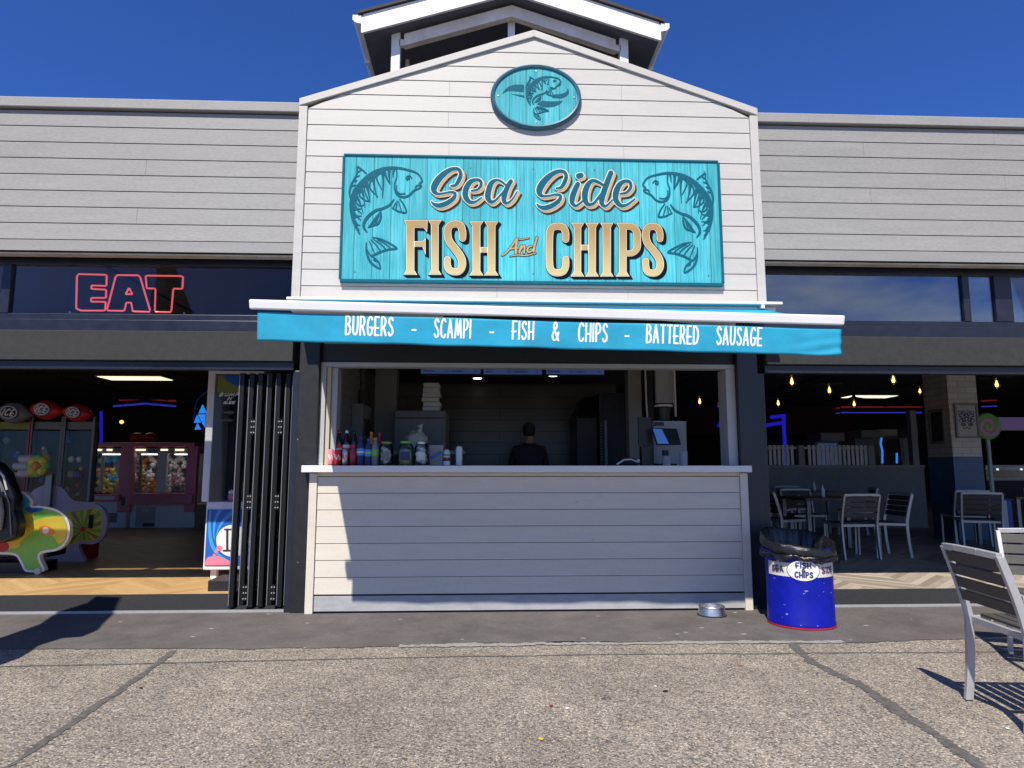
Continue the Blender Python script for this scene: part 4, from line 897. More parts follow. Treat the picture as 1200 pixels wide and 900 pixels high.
# valance, hanging with soft ripples
def val_pt(u, v, off=0.0):
    """u along (0..1), v down (0..1)"""
    x0_, z0_ = P(300, 364, yl); x1_, z1_ = P(989, 384, yr); x2_, z2_ = P(299, 398, yl); x3_, z3_ = P(988.5, 416, yr)
    x = (x0_+(x1_-x0_)*u)*(1-v)+(x2_+(x3_-x2_)*u)*v; zt = z0_+(z1_-z0_)*u; zb = z2_+(z3_-z2_)*u
    zb += 0.0015*math.sin(u*31+.7)+0.001*math.sin(u*57)-0.002*math.sin(math.pi*u)
    zt += -0.004*math.sin(math.pi*u)
    z = zt+(zb-zt)*v
    y = yl+(yr-yl)*u+.035+v*(0.005*math.sin(u*23+1.2*v)+0.0025*math.sin(u*61+2))+0.003*math.sin(u*15)
    if u > .9: y += 0.007*math.sin((u*9+v*2.5)*6)*min(1, (u-.9)*14)*v
    return Vector((x, y-off, z))
vm_ = MB(); nu, nv = 220, 12
for j in range(nv+1):
    for i in range(nu+1): vm_.v.append(tuple(val_pt(i/nu, j/nv)))
for j in range(nv):
    for i in range(nu): k = j*(nu+1)+i; vm_.f.append((k, k+nu+1, k+nu+2, k+1))
o = vm_.build('valance', 'awning', aw, smooth=True); md = o.modifiers.new('solid', 'SOLIDIFY'); md.thickness = 0.002; md.offset = 1.0
valance = o
def vwrap(u, w, t): return val_pt(u, 1-w, 0.0022+t)
ux = lambda p: (P(p, 388, -AW)[0]-P(300, 388, -AW)[0])/(P(989, 388, -AW)[0]-P(300, 388, -AW)[0])
Lw = P(989, 388, -AW)[0]-P(300, 388, -AW)[0]; Hv = P(600, 377, -AW)[1]-P(600, 409, -AW)[1]
for word, pa, pb in (('BURGERS', 403, 460.5), ('-', 481, 487.5), ('SCAMPI', 507.5, 552), ('-', 573, 579), ('FISH', 599.5, 626), ('&', 646.5, 656), ('CHIPS', 677.5, 713), ('-', 732.5, 738.5), ('BATTERED', 757.5, 820), ('SAUSAGE', 840.5, 895.5)):
    xa, xb = ux(pa)*Lw, ux(pb)*Lw; hh = 0.124
    st = text_strokes(word, xa+.008, 0.048 if word == '-' else 0.058, hh, 0.0066, width=(xb-xa-.014), gap=.26, slant=0.015)
    a = np.array([p for _, s in st for p in s]); f = Field(a[:, 0].min()-.04, a[:, 0].max()+.04, a[:, 1].min()-.04, a[:, 1].max()+.04, 0.0028)
    for sm, s in st: f.stroke(s, bool(sm), 5, margin=0.02)
    lps = []
    for l in f.loops(0):          # extra points so the letters follow the cloth
        q = []
        for p0, p1 in zip(l, l[1:]+l[:1]):
            k = max(1, int(math.dist(p0, p1)/0.03)); q += [(p0[0]+(p1[0]-p0[0])*i/k, p0[1]+(p1[1]-p0[1])*i/k) for i in range(k)]
        lps.append(q)
    plate('lettering', lps, 0, .0015, 'white_gloss', valance, wrap=lambda u, w, t: val_pt(u/Lw, 1-w/Hv, 0.0024+t))
# folding arms underneath
for x in (-0.9, 1.8):
    mb = MB(); s = (x-bl0[0])/(br0[0]-bl0[0]); f1 = Vector(aw_pt(s, 1))+Vector((0, .08, 0)); e_ = Vector((x+(.55 if x < 0 else -.55), -0.75, 2.48)); w_ = Vector((x, -0.2, 2.62))
    mb.bar(w_, e_, .035, .05); mb.bar(e_, f1, .03, .045); mb.build('folding_arm', 'white_gloss', aw)

# ------------------------------------------------------------------ neon EAT sign in the left clerestory
EYE = 0.32
eat = thing('neon_sign', 'red outline tube sign reading EAT on a clear backing behind glass', 'sign', (*[P(151, 344, EYE)[0], EYE, P(151, 344, EYE)[1]],))
ZE = zo((0, 280), 1125/350)
mb = MB(); c0 = P(*ZE([(270, 120)])[0], EYE+.03); c1 = P(*ZE([(702, 292)])[0], EYE+.03); mb.box(c0[0], c1[0], EYE+.03, EYE+.038, c1[1], c0[1]); mb.build('backing', 'acrylic', eat)
for L_ in ([(290, 132), (402, 135), (401, 177), (345, 175), (344, 188), (400, 191), (399, 222), (344, 222), (343, 236), (398, 237), (396, 270), (305, 270), (287, 262)], [(402, 270), (437, 136), (526, 137), (567, 275), (500, 273), (494, 240), (476, 240), (468, 271)], [(486, 184), (499, 208), (473, 208)], [(548, 138), (690, 140), (687, 188), (653, 187), (645, 276), (583, 275), (586, 187), (553, 186)]):
    q = px(ZE(L_), EYE); pts = []
    for p0, p1 in zip(q, q[1:]+q[:1]):
        for k in (0.06, 0.35, 0.65, 0.94): pts.append((p0[0]+(p1[0]-p0[0])*k, EYE, p0[1]+(p1[1]-p0[1])*k))
    mb = MB(); mb.tube(pts, 0.0085, 8, closed=True); mb.build('tube', 'eat_tube', eat, smooth=True)
for cx_, cz_ in ((c0[0]+.02, c1[1]+.03), (c1[0]-.02, c1[1]+.03)):
    mb = MB(); mb.cyl((cx_, EYE+.02, cz_), (cx_, EYE+.05, cz_), .008, n=8); mb.build('fixing', 'steel', eat)

# ------------------------------------------------------------------ aluminium slatted chairs
def make_chair(name='slatted_chair'):
    t = thing(name, '', 'chair'); hw = .236
    def upright(s):
        c_ = [(s*hw, -.035, 0), (s*hw, -.012, .18), (s*hw, 0, .40), (s*hw, -.004, .47), (s*hw*.995, -.038, .62), (s*hw*.97, -.098, .815)]
        q = [p[1:] for p in spline([(p[0], p[1], p[2]) for p in c_], 4)]
        o_ = [(p[0]+.020, p[1]) for p in q]+[(p[0]-.020, p[1]) for p in reversed(q)]; xa_ = s*hw
        m = MB(); m.extr([(xa_-.013, y, z) for y, z in o_], (.026, 0, 0)); return m
    for s in (-1, 1):
        upright(s).build('rear_leg', 'alu', t, bevel=0.003, local=True)
        m = MB(); m.bar((s*hw, .43, 0), (s*hw, .415, .425), .026, .036, up=(0, 1, 0)); m.build('front_leg', 'alu', t, bevel=0.003, local=True)
        m = MB(); m.bar((s*hw, .016, .425), (s*hw, .44, .44), .026, .034); m.build('seat_rail', 'alu', t, bevel=0.003, local=True)
    m = MB(); m.bar((-hw+.013, .425, .44), (hw-.013, .425, .44), .028, .034); m.build('seat_rail', 'alu', t, bevel=0.003, local=True)
    m = MB(); m.bar((-hw+.013, .02, .425), (hw-.013, .02, .425), .024, .034); m.build('seat_rail', 'alu', t, bevel=0.003, local=True)
    m = MB()
    for a, b in zip([(-hw, -.098, .815), (-hw*.4, -.110, .82), (hw*.4, -.110, .82)], [(-hw*.4, -.110, .82), (hw*.4, -.110, .82), (hw, -.098, .815)]): m.bar(a, b, .030, .032)
    m.build('top_rail', 'alu', t, bevel=0.003, local=True)
    m = MB()
    for k in range(6): y = .055+k*.063; m.box(-hw+.014, hw-.014, y, y+.050, .443-.004*math.sin(k), .458)
    m.build('seat', 'slat', t, bevel=0.002, local=True)
    m = MB()
    for k in range(4):
        z0 = .53+k*.069; f = lambda z: -.016-.9*(z-.5)*.29
        m.hexa([(-hw+.014, f(z0)-.008, z0), (hw-.014, f(z0)-.008, z0), (hw-.014, f(z0)+.008, z0), (-hw+.014, f(z0)+.008, z0), (-hw+.014, f(z0+.057)-.008, z0+.057), (hw-.014, f(z0+.057)-.008, z0+.057), (hw-.014, f(z0+.057)+.008, z0+.057), (-hw+.014, f(z0+.057)+.008, z0+.057)])
    m.build('backrest', 'slat', t, bevel=0.002, local=True)
    return t
proto_chair = make_chair(); first_chair = [True]
def chair(x, y, z, rz, label, group):
    c = proto_chair if first_chair[0] else copy_tree(proto_chair); first_chair[0] = False
    c.location = (x, y, z); c.rotation_euler = (0, 0, math.radians(rz)); c['label'] = label; c['group'] = group
    return c
chair(2.635, -2.545, 0.005, -96.5, 'silver slatted chair standing nearest on the sunlit pale concrete', 'chairs outside on the paving')
chair(3.74, -1.60, 0.004, 154, 'silver slatted chair with sunlit back slats partly cut off at right edge', 'chairs outside on the paving')
def gx(px_, py_): return G(px_, py_, FZ)
cA = gx(1011, 656); chair(cA[0], cA[1]+.03, FZ, 2, 'pale framed slatted chair with its back to the doorway, behind the blue bin', 'slatted chairs inside the cafe')
cB = gx(1060, 653); chair(cB[0], cB[1]+.15, FZ, 92, 'slatted chair seen side on at the right end of dark table', 'slatted chairs inside the cafe')
chair(4.95, 4.5, FZ, 178, 'slatted chair on far side of dark table facing the doorway', 'slatted chairs inside the cafe')
chair(4.10, 3.5, FZ, -84, 'dim slatted chair at the left end of the dark table by the kiosk pillar', 'slatted chairs inside the cafe')
cD = gx(1152, 645); chair(P(1150, 600, 3.05)[0], 3.05, FZ, -24, 'slatted chair just behind the sunlit outdoor chair, drawn to right hand table', 'slatted chairs inside the cafe')
chair(P(1139, 600, 3.9)[0], 3.92, FZ, -12, 'slatted chair in front of blue tiled pillar base', 'slatted chairs inside the cafe')
chair(6.55, 5.3, FZ, 75, 'dark shaded slatted chair left of the tiled pillar by the half wall', 'slatted chairs inside the cafe')
chair(5.6, 6.2, FZ, 175, 'dim slatted chair behind the far table along the half wall', 'slatted chairs inside the cafe')
chair(4.9, 5.75, FZ, -80, 'dim slatted chair at the left end of the far table', 'slatted chairs inside the cafe')
proto_table = None
def table(x, y, w, d, label):
    t = thing('cafe_table', label, 'table', (x, y, FZ), 0, 'cafe tables')
    m = MB(); m.box(x-w/2, x+w/2, y-d/2, y+d/2, FZ+.72, FZ+.755); m.build('tabletop', 'table_wood', t, bevel=0.004)
    for sx_ in (-1, 1):
        for sy_ in (-1, 1):
            a, b = x+sx_*(w/2-.05), y+sy_*(d/2-.05); m = MB(); m.box(a-.025, a+.025, b-.025, b+.025, FZ, FZ+.718); m.build('leg', 'alu_dark', t)
    return t
table(4.88, 3.42, 1.05, .85, 'dark wooden cafe table nearest the doorway with metal legs')
table(8.05, 3.75, 1.0, .9, 'dark wooden cafe table right of the tiled pillar')
table(5.75, 5.6, .95, .75, 'dim wooden cafe table against the white half wall')
for x, y, lb in ((4.75, 3.3, 'small sauce bottle on the nearest dark cafe table'), (5.75, 5.55, 'small sauce bottle on the dim far cafe table'), (7.95, 3.6, 'small sauce bottle on table right of the tiled pillar')):
    m = MB(); m.lathe([(.02, 0), (.028, .01), (.028, .10), (.012, .13), (.006, .17)], (x, y, FZ+.756), 14); tag(m.build('sauce_bottle', 'label_white', smooth=True), lb, 'bottle', 'sauce bottles on cafe tables')

# ------------------------------------------------------------------ blue litter bin with black liner
bx_, by_ = P(937, 690, -.51)[0], -0.51; BR = .254
bz1 = P(937, 640, by_-BR)[1]-0.03
bin_ = thing('litter_bin', 'scuffed royal blue drum litter bin with cream lettered band', 'bin', (bx_, by_, 0))
m = MB(); m.lathe([(BR-.004, .012), (BR+.004, .018), (BR+.004, .034), (BR, .04), (BR, bz1-.02), (BR+.008, bz1-.012), (BR+.008, bz1), (BR-.006, bz1), (BR-.008, .03), (0.0001, .028)], (bx_, by_, .004), 56); m.build('body', 'bin_blue', bin_, smooth=True)
m = MB(); m.lathe([(BR+.001, .0), (BR+.006, .004), (BR+.006, .012), (BR+.001, .016)], (bx_, by_, .004), 56); m.build('base_rim', 'red_deep', bin_, smooth=True)
def cylwrap(r0): return lambda u, w, t: (bx_+(r0+t)*math.sin(u), by_-(r0+t)*math.cos(u), w)
def arcplate(name, u0, u1, z0f, z1f, r0, m_, par, n=30):
    mb = MB(); w = cylwrap(r0)
    for i in range(n+1):
        u = u0+(u1-u0)*i/n; mb.v.append(w(u, z0f(u), 0)); mb.v.append(w(u, z1f(u), 0))
    mb.f = [(2*i, 2*i+2, 2*i+3, 2*i+1) for i in range(n)]; return mb.build(name, m_, par, smooth=True)
zb = P(940, 668.5, by_-BR)[1]
arcplate('label_band', -1.5, 1.5, lambda u: zb-.056, lambda u: zb+.05, BR+.0015, 'label_cream', bin_)
def wrapmesh(loops, name, r0, m_):
    lps = []
    for l in loops:
        q = []
        for p0, p1 in zip(l, l[1:]+l[:1]):
            k = max(1, int(math.dist(p0, p1)/0.03)); q += [(p0[0]+(p1[0]-p0[0])*i/k, p0[1]+(p1[1]-p0[1])*i/k) for i in range(k)]
        lps.append(q)
    return plate(name, lps, 0, .001, m_, bin_, wrap=lambda u, w, t: (bx_+(r0+t)*math.sin(u/BR), by_-(r0+t)*math.cos(u/BR), w))
oval = lambda a, b, cx_, cz_: [(cx_+a*math.cos(k*math.pi/24), cz_+b*math.sin(k*math.pi/24)) for k in range(48)]
ocx = -0.075
def ovalfill(name, a, b, r0, m_):    # oval sticker as a curved fan
    mb = MB(); mb.v.append((bx_+r0*math.sin(ocx/BR), by_-r0*math.cos(ocx/BR), zb-.004))
    rings = 6
    for j in range(1, rings+1):
        for k in range(40):
            u = ocx+a*j/rings*math.cos(k*math.pi/20); z = zb-.004+b*j/rings*math.sin(k*math.pi/20); mb.v.append((bx_+r0*math.sin(u/BR), by_-r0*math.cos(u/BR), z))
    mb.f = [(0, 1+k, 1+(k+1) % 40) for k in range(40)]
    for j in range(rings-1):
        for k in range(40): a_ = 1+j*40; mb.f.append((a_+k, a_+40+k, a_+40+(k+1) % 40, a_+(k+1) % 40))
    mb.build(name, m_, bin_, smooth=True)
ovalfill('label_rim', .124, .082, BR+.003, 'ink_navy'); ovalfill('label_oval', .119, .077, BR+.0042, 'label_white')
def bintext(word, x, z, h, w, r, ink):
    st = text_strokes(word, x, z, h, r, width=w, gap=.26); a = np.array([p for _, s in st for p in s])
    f = Field(a[:, 0].min()-.02, a[:, 0].max()+.02, a[:, 1].min()-.02, a[:, 1].max()+.02, 0.0018)
    for sm, s in st: f.stroke(s, bool(sm), 5, margin=0.02)
    wrapmesh(f.loops(0), 'lettering', BR+.0055, ink)
bintext('FISH', ocx-.052, zb+.018, .036, .105, .0052, 'ink_navy'); bintext('&', ocx-.012, zb-.012, .024, .022, .0036, 'ink_navy'); bintext('CHIPS', ocx-.062, zb-.054, .038, .125, .0052, 'ink_navy')
bintext('SIDE', .072, zb-.022, .042, .12, .0046, 'ink_purple'); bintext('SEA', -.325, zb-.022, .042, .10, .0046, 'ink_purple')
# liner: blown-out rim folded over the drum edge
rng = random.Random(11); L_ = MB(); nn = 120
zt = bz1+.05
rows = [(BR-.05, bz1-.30), (BR-.035, bz1-.12), (BR-.022, bz1-.02), (BR+.005, zt+.015), (BR+.018, zt+.022), (BR+.028, zt+.005), (BR+.032, zt-.03), (BR+.028, zt-.058), (BR+.012, zt-.078), (BR+.012, zt-.086), (BR+.030, zt-.10), (BR+.034, zt-.108), (BR+.033, zt-.124), (BR+.025, zt-.138)]
for i, (r, z) in enumerate(rows):
    for k in range(nn):
        w = 2*math.pi*k/nn; j = 0.0
        if i >= 3:
            amp = .006 if i < 8 else .004 if i < 10 else .016
            j = amp*(math.sin(w*9+i*.9)+.7*math.sin(w*17-i*1.4)+.6*math.sin(w*5+i*2.1))/1.6+rng.uniform(-1, 1)*amp*.25
        else: j = .008*math.sin(w*13)+.006*math.sin(w*29+i)
        dz = (.013*math.sin(w*6+1)+.010*math.sin(w*11+.3)) if i >= 12 else 0.004*math.sin(w*4+i)
        dz += (.060 if 3 <= i <= 7 else .03 if i in (2, 8) else .012 if i in (9,) else 0)*math.sin(w)+(.01*math.sin(3*w+1) if 3 <= i <= 7 else 0)
        L_.v.append((bx_+(r+j)*math.cos(w), by_+(r+j)*math.sin(w), z+dz+.012*math.cos(w)*(-1 if i > 2 else 0)))
for i in range(len(rows)-1):
    for k in range(nn): L_.f.append((i*nn+k, i*nn+(k+1) % nn, (i+1)*nn+(k+1) % nn, (i+1)*nn+k))
o = L_.build('bin_liner', 'bag'); tag(o, 'crumpled black plastic liner folded over the rim of the blue bin', 'bin bag')
for p in o.data.polygons: p.use_smooth = True
sb = MB(); sb.tube([(bx_+(BR+.021)*math.cos(2*math.pi*k/48), by_+(BR+.021)*math.sin(2*math.pi*k/48), zt-.084-.010*math.cos(2*math.pi*k/48)+.021*math.sin(2*math.pi*k/48)) for k in range(48)], .0055, 6, closed=True); tag(sb.build('elastic_band', 'bin_blue', smooth=True), 'thin blue strap round the black liner of the bin', 'strap')

# steel dog bowl by the counter foot
gb = G(838.5, 724); m = MB(); bw = thing('dog_bowl', 'round stainless steel dog bowl on the asphalt at the foot of counter', 'bowl', (gb[0], gb[1]+.08, .005))
m.lathe([(.118, 0), (.120, .004), (.104, .066), (.110, .072), (.107, .076), (.098, .070), (.092, .02), (.001, .014)], (gb[0], gb[1]+.09, .006), 40); m.build('bowl', 'steel', bw, smooth=True)
m = MB(); m.lathe([(.119, 0), (.123, .002), (.123, .008), (.119, .011)], (gb[0], gb[1]+.09, .0045), 40); m.build('rubber_ring', 'rubber', bw, smooth=True)

# ------------------------------------------------------------------ folded back bifold doors
bf = thing('bifold_doors', 'stack of black framed bifold doors folded back against the left pillar', 'door', (-2.1, .5, 0))
xsL = [P(p, 600, .14)[0] for p in (276, 287, 298, 309, 320, 331, 340)]
for k, x in enumerate(xsL):
    lf = MB(); y0, y1 = .135+.012*(k % 2), .93
    for a, b, c, d in ((y0, y0+.07, .035, 2.115), (y1-.07, y1, .035, 2.115), (y0+.07, y1-.07, .035, .16), (y0+.07, y1-.07, 2.02, 2.115)): lf.box(x-.022, x+.022, a, b, c, d)
    leaf = lf.build('door_leaf', 'door_black', bf, bevel=0.003)
    m = MB(); m.box(x-.006, x+.006, y0+.07, y1-.07, .16, 2.02); m.build('pane', 'glass', leaf)
    m = MB(); m.box(x-.0235, x-.0165, y0-.004, y0+.004, .05, 2.10-.04*(k % 3)); m.build('edge_seal', 'alu_mid', leaf)
    if k in (1, 4):
        for z in (.16, .95, 1.62):
            h_ = MB()
            for dz in (-.05, 0, .05):
                for q in (.024, .046): h_.cyl((x+q, y0-.02, z+dz), (x+q, y0-.005, z+dz), .006, n=8)
            h_.build('hinge', 'alu', leaf); hb = MB(); hb.box(x+.018, x+.052, y0-.012, y0-.004, z-.07, z+.07); hb.build('hinge_plate', 'door_black', leaf)
        m = MB(); m.box(x-.02, x+.06, y0-.02, y0+.05, .022, .05); m.cyl((x+.0, y0-.025, .03), (x+.0, y0+.02, .03), .016, n=10); m.cyl((x+.04, y0-.025, .03), (x+.04, y0+.02, .03), .016, n=10); m.build('roller', 'rubber', leaf)

# ------------------------------------------------------------------ inside the kiosk
def pbox(mb, xa, xb, ya, yb, Y, depth):
    a, b = P(xa, ya, Y), P(xb, yb, Y); mb.box(a[0], b[0], Y, Y+depth, b[1], a[1]); return mb
kit = thing('kiosk_kitchen', 'dim boarded kitchen interior behind the serving hatch', 'room', (.4, 1.8, 0))
m = MB(); m.box(-1.50, -1.42, .37, 2.9, FZ, 2.75); m.build('tiled_wall', 'tile_grey', kit)
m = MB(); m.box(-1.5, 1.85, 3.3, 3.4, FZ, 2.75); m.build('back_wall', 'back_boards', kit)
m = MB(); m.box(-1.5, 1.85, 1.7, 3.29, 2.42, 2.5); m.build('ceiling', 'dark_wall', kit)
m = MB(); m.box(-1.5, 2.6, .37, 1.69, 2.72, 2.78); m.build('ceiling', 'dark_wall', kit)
m = MB(); pbox(m, 441, 461.5, 400, 600, 1.9, .2); m.build('post', 'grey_post', kit)
m = MB(); pbox(m, 735, 755, 400, 600, 1.75, .2); m.build('post', 'grey_post', kit)
a = P(757, 480, 1.7); m = MB(); m.tube([(a[0], 1.7, 2.7), (a[0]+.005, 1.7, 2.0), (a[0]+.02, 1.7, 1.75), (a[0]+.05, 1.7, 1.55)], .011, 8); m.build('conduit', 'cab_white', kit, smooth=True)
m = MB(); pbox(m, 768, 791, 424, 472, 1.2, .06); m.build('side_panel', 'frame_grey', kit)
m = MB(); pbox(m, 789.5, 793, 428, 488, 1.15, .05); m.build('panel_edge', 'white_gloss', kit)
a, b = P(775, 428, 1.0), P(806, 424, 1.0); m = MB(); m.bar((a[0], 1.1, a[1]-.02), (b[0], 1.1, b[1]+.02), .05, .05); m.build('panel_edge', 'frame_grey', kit)
a, b = P(792, 486, 1.4), P(820, 483, 1.4); 
m = MB(); pbox(m, 755, 768, 400, 560, 2.2, .1); m.build('back_wall', 'dark_wall', kit)
for i, (xa, xb) in enumerate(((494, 563), (567, 635), (640, 708))):
    s_ = thing('menu_screen', ('wide blue menu screen above the hatch, leftmost of the three', 'blue menu screen above the hatch, between the other two', 'blue menu screen above the hatch, rightmost of the three')[i], 'screen', (P((xa+xb)/2, 430, 1.2)[0], 1.2, 2.4), 0, 'menu screens')
    yb = 438+(i > 0)*.8; a, b = P(xa, 405, 1.2), P(xb, yb, 1.2)
    m = MB(); m.box(a[0]-.012, b[0]+.012, 1.205, 1.25, b[1]-.015, a[1]); m.build('housing', 'black', s_)
    m = MB(); m.box(a[0], b[0], 1.2, 1.204, b[1], a[1]-.01); m.build('display', 'screen_dim' if i < 2 else 'screen_dim', s_)
    m = MB(); r = random.Random(i)
    for row in range(4):
        z = b[1]+.022+row*.026
        for c0_, c1_ in ((.03, .24), (.40, .47), (.52, .78), (.90, .97)):
            w = b[0]-a[0]; m.box(a[0]+w*c0_, a[0]+w*(c0_+(c1_-c0_)*r.uniform(.5, 1)), 1.197, 1.1995, z, z+.010)
    m.build('menu_lines', 'ink_navy', s_)
for k, (x, y) in enumerate(((559.5, 443), (648, 440))):
    d_ = ray(x, y); t = (2.41-CAM.z)/d_.z; q = CAM+d_*t
    dl = thing('downlight', ('small lit downlight under the left menu screens', 'small lit downlight under the right menu screen')[k], 'ceiling light', (q.x, q.y, 2.41), 0, 'kitchen downlights')
    m = MB(); m.lathe([(.075, 0), (.085, .006), (.055, .008)], (q.x, q.y, 2.405), 20); m.build('trim', 'white_gloss', dl)
    m = MB(); m.lathe([(.0001, 0), (.053, 0), (.053, .006)], (q.x, q.y, 2.401), 20); m.build('lens', 'downlight', dl)
# electrics box on the tiled wall
eb = thing('switch_box', 'dark grey electrical box with hanging cable on the tiled side wall', 'electrical box', (-1.40, 1.35, 1.7))
m = MB(); m.box(-1.418, -1.30, 1.1, 1.6, 1.48, 1.93); m.build('case', 'grey_mid', eb, bevel=.006)
m = MB(); m.tube([(-1.37, 1.3, 2.7), (-1.365, 1.3, 2.3), (-1.36, 1.3, 2.1)], .012, 8); m.tube([(-1.36, 1.3, 2.1), (-1.36, 1.3, 1.932)], [.03, .03], 8); m.build('cable', 'rubber', eb)
m = MB(); m.box(-1.30, -1.285, 1.2, 1.5, 1.60, 1.78); m.build('switch', 'black', eb)
# grey cabinet with boxes stacked on it
cb = thing('steel_cabinet', 'grey steel cabinet beside the post at the left of the kitchen', 'cabinet', (*P(491, 600, 1.6)[:1], 1.6, FZ))
m = MB(); a, b = P(462.5, 481, 1.6), P(521, 600, 1.6); m.box(a[0], b[0], 1.6, 2.3, FZ, a[1]); m.build('body', 'grey_mid', cb, bevel=.008)
m = MB(); m.box(a[0]+.01, b[0]-.01, 1.588, 1.598, a[1]-.09, a[1]-.08); m.build('lid_seam', 'dark_gap', cb)
ztop = a[1]; r = random.Random(5)
for k in range(6):
    x = P(505.5, 470, 1.75)[0]+r.uniform(-.012, .012); w = .098+r.uniform(-.008, .004); z = ztop+.003+k*.055
    m = MB(); m.box(x-w, x+w, 1.68+r.uniform(0, .02), 1.9, z, z+.046); m.box(x-w+.006, x+w-.006, 1.675, 1.69, z+.046, z+.051)
    tag(m.build('takeaway_box', 'label_white', bevel=.004), 'flat white takeaway box in the stack on the grey cabinet', 'box', 'takeaway boxes stacked on the cabinet')
# low shelf behind the jars and bag of rolls
m = MB(); a = P(460, 528, .95); b = P(545, 528, .95); sh = thing('prep_bench', 'dark prep bench just behind the jars on the counter', 'bench', ((a[0]+b[0])/2, 1.0, FZ)); m.box(a[0], b[0], .88, 1.3, a[1]-.04, a[1]); m.build('top', 'grey_mid', sh, bevel=.004)
m = MB(); m.box(a[0]+.03, b[0]-.03, .92, 1.28, FZ, a[1]-.041); m.build('base', 'black', sh)
zb_ = a[1]; c = P(487.5, 515, 1.05); m = MB(); m.ball((c[0], 1.08, zb_+.105), .125, .10, .105, 20, 12, .09)
m.tube([(c[0]+.03, 1.06, zb_+.20), (c[0]+.05, 1.05, zb_+.235), (c[0]+.035, 1.05, zb_+.27)], [.035, .012, .04], 10)
tag(m.build('bread_bag', 'plastic_bag', smooth=True), 'knotted clear bag of pale rolls behind the jars', 'bag')

def lath(prof, x, y, z, name, m_, par, n=18):
    mb = MB(); mb.lathe(prof, (x, y, z), n); return mb.build(name, m_, par, smooth=True)
def bottle(px_, Y, h, body, lab, cap, label, r=.034, lab2=None):
    x = P(px_, 540, Y)[0]; t = thing('drink_bottle', label, 'bottle', (x, Y, WT), 0, 'soft drink bottles on the counter')
    lath([(.0001, 0), (r*.9, .002), (r, .012), (r, h*.62), (r*.92, h*.70), (r*.42, h*.86), (r*.36, h*.93)], x, Y, WT+.002, 'body', body, t)
    lath([(r+.0008, h*.34), (r+.0012, h*.345), (r+.0012, h*.58), (r+.0008, h*.585)], x, Y, WT+.002, 'label', lab, t)
    if lab2: lath([(r+.0015, h*.43), (r+.0022, h*.432), (r+.0022, h*.49), (r+.0015, h*.492)], x, Y, WT+.002, 'label_stripe', lab2, t)
    lath([(r*.43, h*.92), (r*.44, h*.925), (r*.44, h*.985), (r*.38, h), (.0001, h)], x, Y, WT+.002, 'cap', cap, t, 14)
def can(px_, Y, h, body, band, label, r=.031):
    x = P(px_, 540, Y)[0]; t = thing('drink_can', label, 'can', (x, Y, WT), 0, 'drink cans on the counter')
    lath([(.0001, 0), (r*.78, .002), (r, .012), (r, h-.012), (r*.82, h-.001)], x, Y, WT+.002, 'body', body, t)
    lath([(r*.82, h-.002), (r*.84, h), (r*.78, h), (r*.74, h-.006), (.0001, h-.006)], x, Y, WT+.002, 'lid', 'steel', t)
    w = MB(); n = 26
    for i in range(n+1):
        a = -2.4+2.0*i/n; zc = h*.52+.016*math.sin(i*.5); ww = .010+.005*math.sin(i*.35)
        w.v += [(x+(r+.0012)*math.cos(a), Y+(r+.0012)*math.sin(a), WT+.002+zc-ww), (x+(r+.0012)*math.cos(a), Y+(r+.0012)*math.sin(a), WT+.002+zc+ww)]
    w.f = [(2*i, 2*i+2, 2*i+3, 2*i+1) for i in range(n)]; w.build('label_wave', band, t)
tr = MB(); a = P(380, 545, .2)[0]; b = P(520, 545, .2)[0]
can(387.5, .08, .145, 'pink', 'label_white', 'tall pink and white can at the left end of the bottles', .024)
can(395.5, .10, .142, 'red', 'label_white', 'bright red can with white swirl beside the pink can'); can(404.5, .10, .142, 'steel', 'red', 'silver can with red swirl between the two red cans'); can(413.5, .10, .142, 'red_deep', 'red', 'deep red can right of the silver can')
bottle(396.5, .19, .32, 'cola', 'red', 'red_deep', 'dark cola bottle with red label and red cap behind the cans', .035, 'label_white')
bottle(405.5, .19, .32, 'cola', 'label_white', 'label_white', 'dark cola bottle with silver label and white cap', .035, 'red')
bottle(414.5, .19, .32, 'cola', 'red', 'black', 'dark cola bottle with red label and black cap', .035, 'red_deep')
bottle(422.5, .11, .26, 'ink_navy', 'sky_blue', 'ink_purple', 'dark blue drink bottle with pale blue label and purple cap', .036, 'label_white')
bottle(431.5, .10, .24, 'ink_navy', 'sky_blue', 'blue', 'shorter blue drink bottle with cyan label', .033, 'yellow')
bottle(434.5, .24, .31, 'orange', 'orange', 'orange', 'tall orange drink bottle standing at the back', .034)
bottle(439.5, .10, .25, 'grey_mid', 'green', 'green', 'clear drink bottle with green label next to the jars', .033)
bottle(444, .24, .30, 'red_deep', 'ink_navy', 'red', 'red capped dark red bottle behind the green labelled one', .032)
